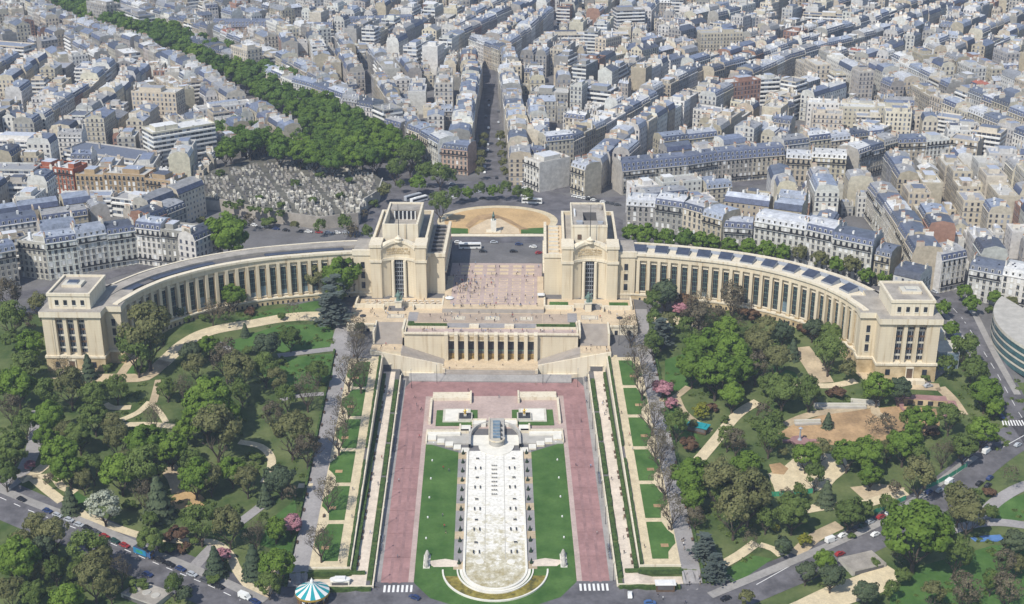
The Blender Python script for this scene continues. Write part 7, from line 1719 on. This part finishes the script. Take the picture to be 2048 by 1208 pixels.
# cafe in front of the left pavilion
tm_, cm2 = MB(), MB(); tm_.lathe([(.4, .70), (.4, .74)], 10, 'white_paint'); ttop = tm_.mesh('tabletop'); q = MB(); q.tube((0, 0, 0), (0, 0, .7), .04, .04, 'dark_metal', 5); q.lathe([(.25, 0), (.2, .05)], 8, 'dark_metal'); tleg = q.mesh('leg')
cm2.box(-.22, .22, -.22, .22, .42, .47, 'white_paint'); cseat = cm2.mesh('seat'); q = MB(); q.box(-.22, .22, .18, .23, .5, .9, 'white_paint'); cback = q.mesh('backrest'); q = MB()
for a in (-.19, .19):
    for b in (-.19, .19): q.tube((a, b, 0), (a, b, .42), .025, .025, 'dark_metal', 4)
cleg = q.mesh('legs')
k = 0
for i in range(13):
    for j in range(3):
        lx = -63 + i * 2.9 + (j % 2) * .7
        if -50.5 < lx < -42 and j == 0: continue
        x, y, z = LP(lx, 603.6 + j * 2.6, 22.56); t = thing('cafe_table', 'round white table of the pavement cafe before the left pavilion', 'table', (x, y, z), 0, 'cafe tables')
        for nm, me in (('tabletop', ttop), ('leg', tleg)): o = bpy.data.objects.new(nm, me); C.objects.link(o); o.parent = t
        for a in (.4, 3.5):
            a += rr.uniform(-.5, .5); c = thing('cafe_chair', 'white chair of the pavement cafe before the left pavilion', 'chair', (x + .75 * math.cos(a), y + .75 * math.sin(a), z), a - math.pi / 2, 'cafe chairs')
            for nm, me in (('seat', cseat), ('backrest', cback), ('legs', cleg)): o = bpy.data.objects.new(nm, me); C.objects.link(o); o.parent = c
crowd(12, lambda: LP(U(-62, -27), U(603, 611), 22.56), 'at the cafe before the left pavilion')
for o, lab, _ in PL[-12:]: tag(o, lab, 'person', 'people at the cafe')
# site hoarding, play area, pavilion, small buildings of the right garden
def hoard(pts, lab):
    q = gp(*pts); t = thing('site_hoarding', lab, 'fence', q[0], 0, 'green hoardings'); base = Vector(q[0])
    for a, b in zip(q, q[1:]):
        a, b = Vector(a), Vector(b); n = max(1, int((b - a).length / 2.4))
        for i in range(n):
            p0, p1 = a.lerp(b, i / n) - base, a.lerp(b, (i + .94) / n) - base; d = (p1 - p0).normalized(); nn = Vector((-d.y, d.x, 0)) * .05; m = MB()
            for off_ in (nn, -nn): m.face([tuple(p0 + off_), tuple(p1 + off_), tuple(p1 + off_ + Vector((0, 0, 2.1))), tuple(p0 + off_ + Vector((0, 0, 2.1)))], 'green_paint')
            mid = p0.lerp(p1, .5); m.tube(tuple(mid + nn * 1.4), tuple(mid + nn * 1.4 + Vector((0, 0, 2.2))), .16, .16, 'light_ledge' if i % 2 else 'green_paint', 4); m.build('panel', t)
hoard([(1533, 994), (1560, 992), (1626, 986)], 'green striped hoarding along the pale play ground'); hoard([(1746, 1030), (1778, 1014), (1812, 1000)], 'green striped hoarding beside the kerb of the right road, lower stretch'); hoard([(1838, 988), (1862, 975), (1900, 956), (1934, 934)], 'green striped hoarding beside the kerb of the right road, upper stretch')
x, y, z = G(1850, 812); t = thing('garden_pavilion', 'terracotta and white garden pavilion with stepped terraces', 'pavilion', (x, y, z), -.15); m = MB(); m.box(-9, 9, 0, 5, 0, 2.8, 'limestone_stained', top='red_paving'); m.box(-12, -9, -2, 4, 0, 1.4, 'red_paving'); m.box(9, 13, -2, 4, 0, 1.4, 'red_paving'); m.build('wall', t)
for i in range(4): m = MB(); m.box(-7.4 + i * 4.2, -5.2 + i * 4.2, -.1, .1, .3, 2.3, 'dark_glass'); m.build('opening', t)
m = MB(); m.lathe([(11, 0), (11, .9), (10.4, .9)], 24, 'red_paving', 0, -1, 0, a0=math.pi * 1.02, a1=math.pi * 1.98, cap=False); m.build('curved_wall', t)
x, y, z = G(1599, 884); t = thing('garden_fountain', 'terracotta basin with slender grey fountain column in the bare play ground', 'fountain', (x, y, z)); m = MB(); m.lathe([(3.6, 0), (3.8, 1.), (3.4, 1.1)], 16, 'red_paving'); m.box(-9, -3.6, -.8, .8, 0, .9, 'red_paving'); m.box(3.6, 9, -.8, .8, 0, .9, 'red_paving'); m.build('basin', t); m = MB(); m.lathe([(1., 1.), (.4, 2.), (.3, 6.), (.9, 6.3), (.1, 7)], 10, 'grey_metal'); m.build('column', t)
for px, py, w, rz in ((1615, 848, 11, .05), (1680, 815, 22, -.02), (1730, 808, 12, -.2)):
    x, y, z = G(px, py); t = thing('stepped_wall', f'low grey-white stepped wall in the play ground, {"short" if w == 11 else "longest" if w == 22 else "by the pavilion"}', 'wall', (x, y, z), rz, 'stepped walls'); m = MB(); m.box(-w / 2, w / 2, 0, 1.2, 0, 1.7, 'light_ledge'); m.build('upper_step', t); m = MB(); m.box(-w / 2, w / 2, -1.2, 0, 0, .8, 'concrete'); m.build('lower_step', t)
for px, py, w, d, rz, lab in ((1724, 1128, 14, 9, -.35, 'low grey flat-roofed shelter below the right park road'), (294, 1192, 15, 9, .5, 'low grey flat-roofed skate shelter in the left foreground')):
    x, y, z = G(px, py); t = thing('shelter', lab, 'shelter', (x, y, z), -rz, None); m = MB(); m.box(-w / 2, w / 2, -d / 2, d / 2, -1, 1.5, 'concrete', top='roof_stone'); m.build('roof', t); m = MB(); m.box(-w / 2 + 1, w / 2 - 1, -d / 2 - .05, -d / 2 + .1, -.6, 1., 'roof_dark'); m.build('opening', t); m = MB()
    for k in (-1, 0, 1) if px < 500 else (): m.lathe([(1.6, 1.5), (1.5, 1.75), (1.2, 1.75)], 14, 'concrete', k * w * .27, 0, 0)
    if px < 500: m.build('roof_rings', t)
# glass office at the right edge and the glazed annex beside the end pavilion
x, y, z = G(2010, 730); t = thing('glass_office', 'curved glass office with banded blue-green facade at the right edge', 'building', (x, y, z)); cxo, cyo, ro = 62, 10, 62
for k in range(4):
    m = MB(); m.lathe([(ro, k * 3.3), (ro, k * 3.3 + 2.3)], 40, 'window_green', cxo, cyo, 0, a0=math.pi * .78, a1=math.pi * 1.4, cap=False); m.build('glass_band', t); m = MB(); m.lathe([(ro + .25, k * 3.3 + 2.3), (ro + .25, k * 3.3 + 3.3)], 40, 'light_ledge', cxo, cyo, 0, a0=math.pi * .78, a1=math.pi * 1.4, cap=False); m.build('floor_band', t)
m = MB(); m.prism([(cxo + ro * math.cos(a), cyo + ro * math.sin(a)) for a in [math.pi * lerp(.78, 1.4, i / 30) for i in range(31)]], 12.6, 13.4, 'light_ledge', top='concrete'); m.build('roof', t)
X3, Y3, _ = LP(203 - 1, 556, 0); t = thing('glazed_annex', 'white and glass annex box against the right end pavilion', 'building', (X3, Y3, 15)); m = MB(); m.box(-4.5, 5, -7, 6, 0, 10, 'grey_metal', top='light_ledge'); m.box(-4.5, 2, 6, 12, 0, 14, 'light_ledge'); m.build('wall', t); m = MB(); m.box(-4, 4.6, -7.12, -6.95, 1, 9.4, 'window_blue'); m.build('glazing', t); m = MB(); m.box(4.95, 5.1, -6.5, 5.5, 1, 9.4, 'window_blue'); m.build('glazing', t)
x, y = P(1072, 371, 25); t = thing('awning', 'long white awning round the foot of the white corner building', 'awning', (x, y, 25), -.25); m = MB()
m.face([(-14, -3, 3), (12, -3, 3), (12, 1.5, 4.4), (-14, 1.5, 4.4)], 'white_paint'); m.face([(-14, -3, 2.4), (12, -3, 2.4), (12, -3, 3), (-14, -3, 3)], 'white_paint'); m.build('canvas', t)
for a in (-13.5, -5, 3.5, 11.5): m = MB(); m.tube((a, -2.8, 0), (a, -2.8, 3), .07, .07, 'grey_metal'); m.build('post', t)

# ================================================================ the air between the viewer and the far city
m = bpy.data.materials.new('haze'); m.use_nodes = True; n = m.node_tree.nodes; n.remove(n['Principled BSDF']); v = n.new('ShaderNodeVolumePrincipled')
v.inputs['Color'].default_value = (.66, .78, 1., 1); v.inputs['Density'].default_value = .00011; v.inputs['Anisotropy'].default_value = .0
m.node_tree.links.new(v.outputs[0], n['Material Output'].inputs['Volume']); MATS['haze'] = m
hz = MB(); hz.box(-1600, 1600, -60, 2700, -6, 300, 'haze', bottom=True); o = hz.build('haze', weld=True); o['kind'] = 'stuff'; o['label'] = 'thin pale blue haze over the far city'; o['category'] = 'haze'
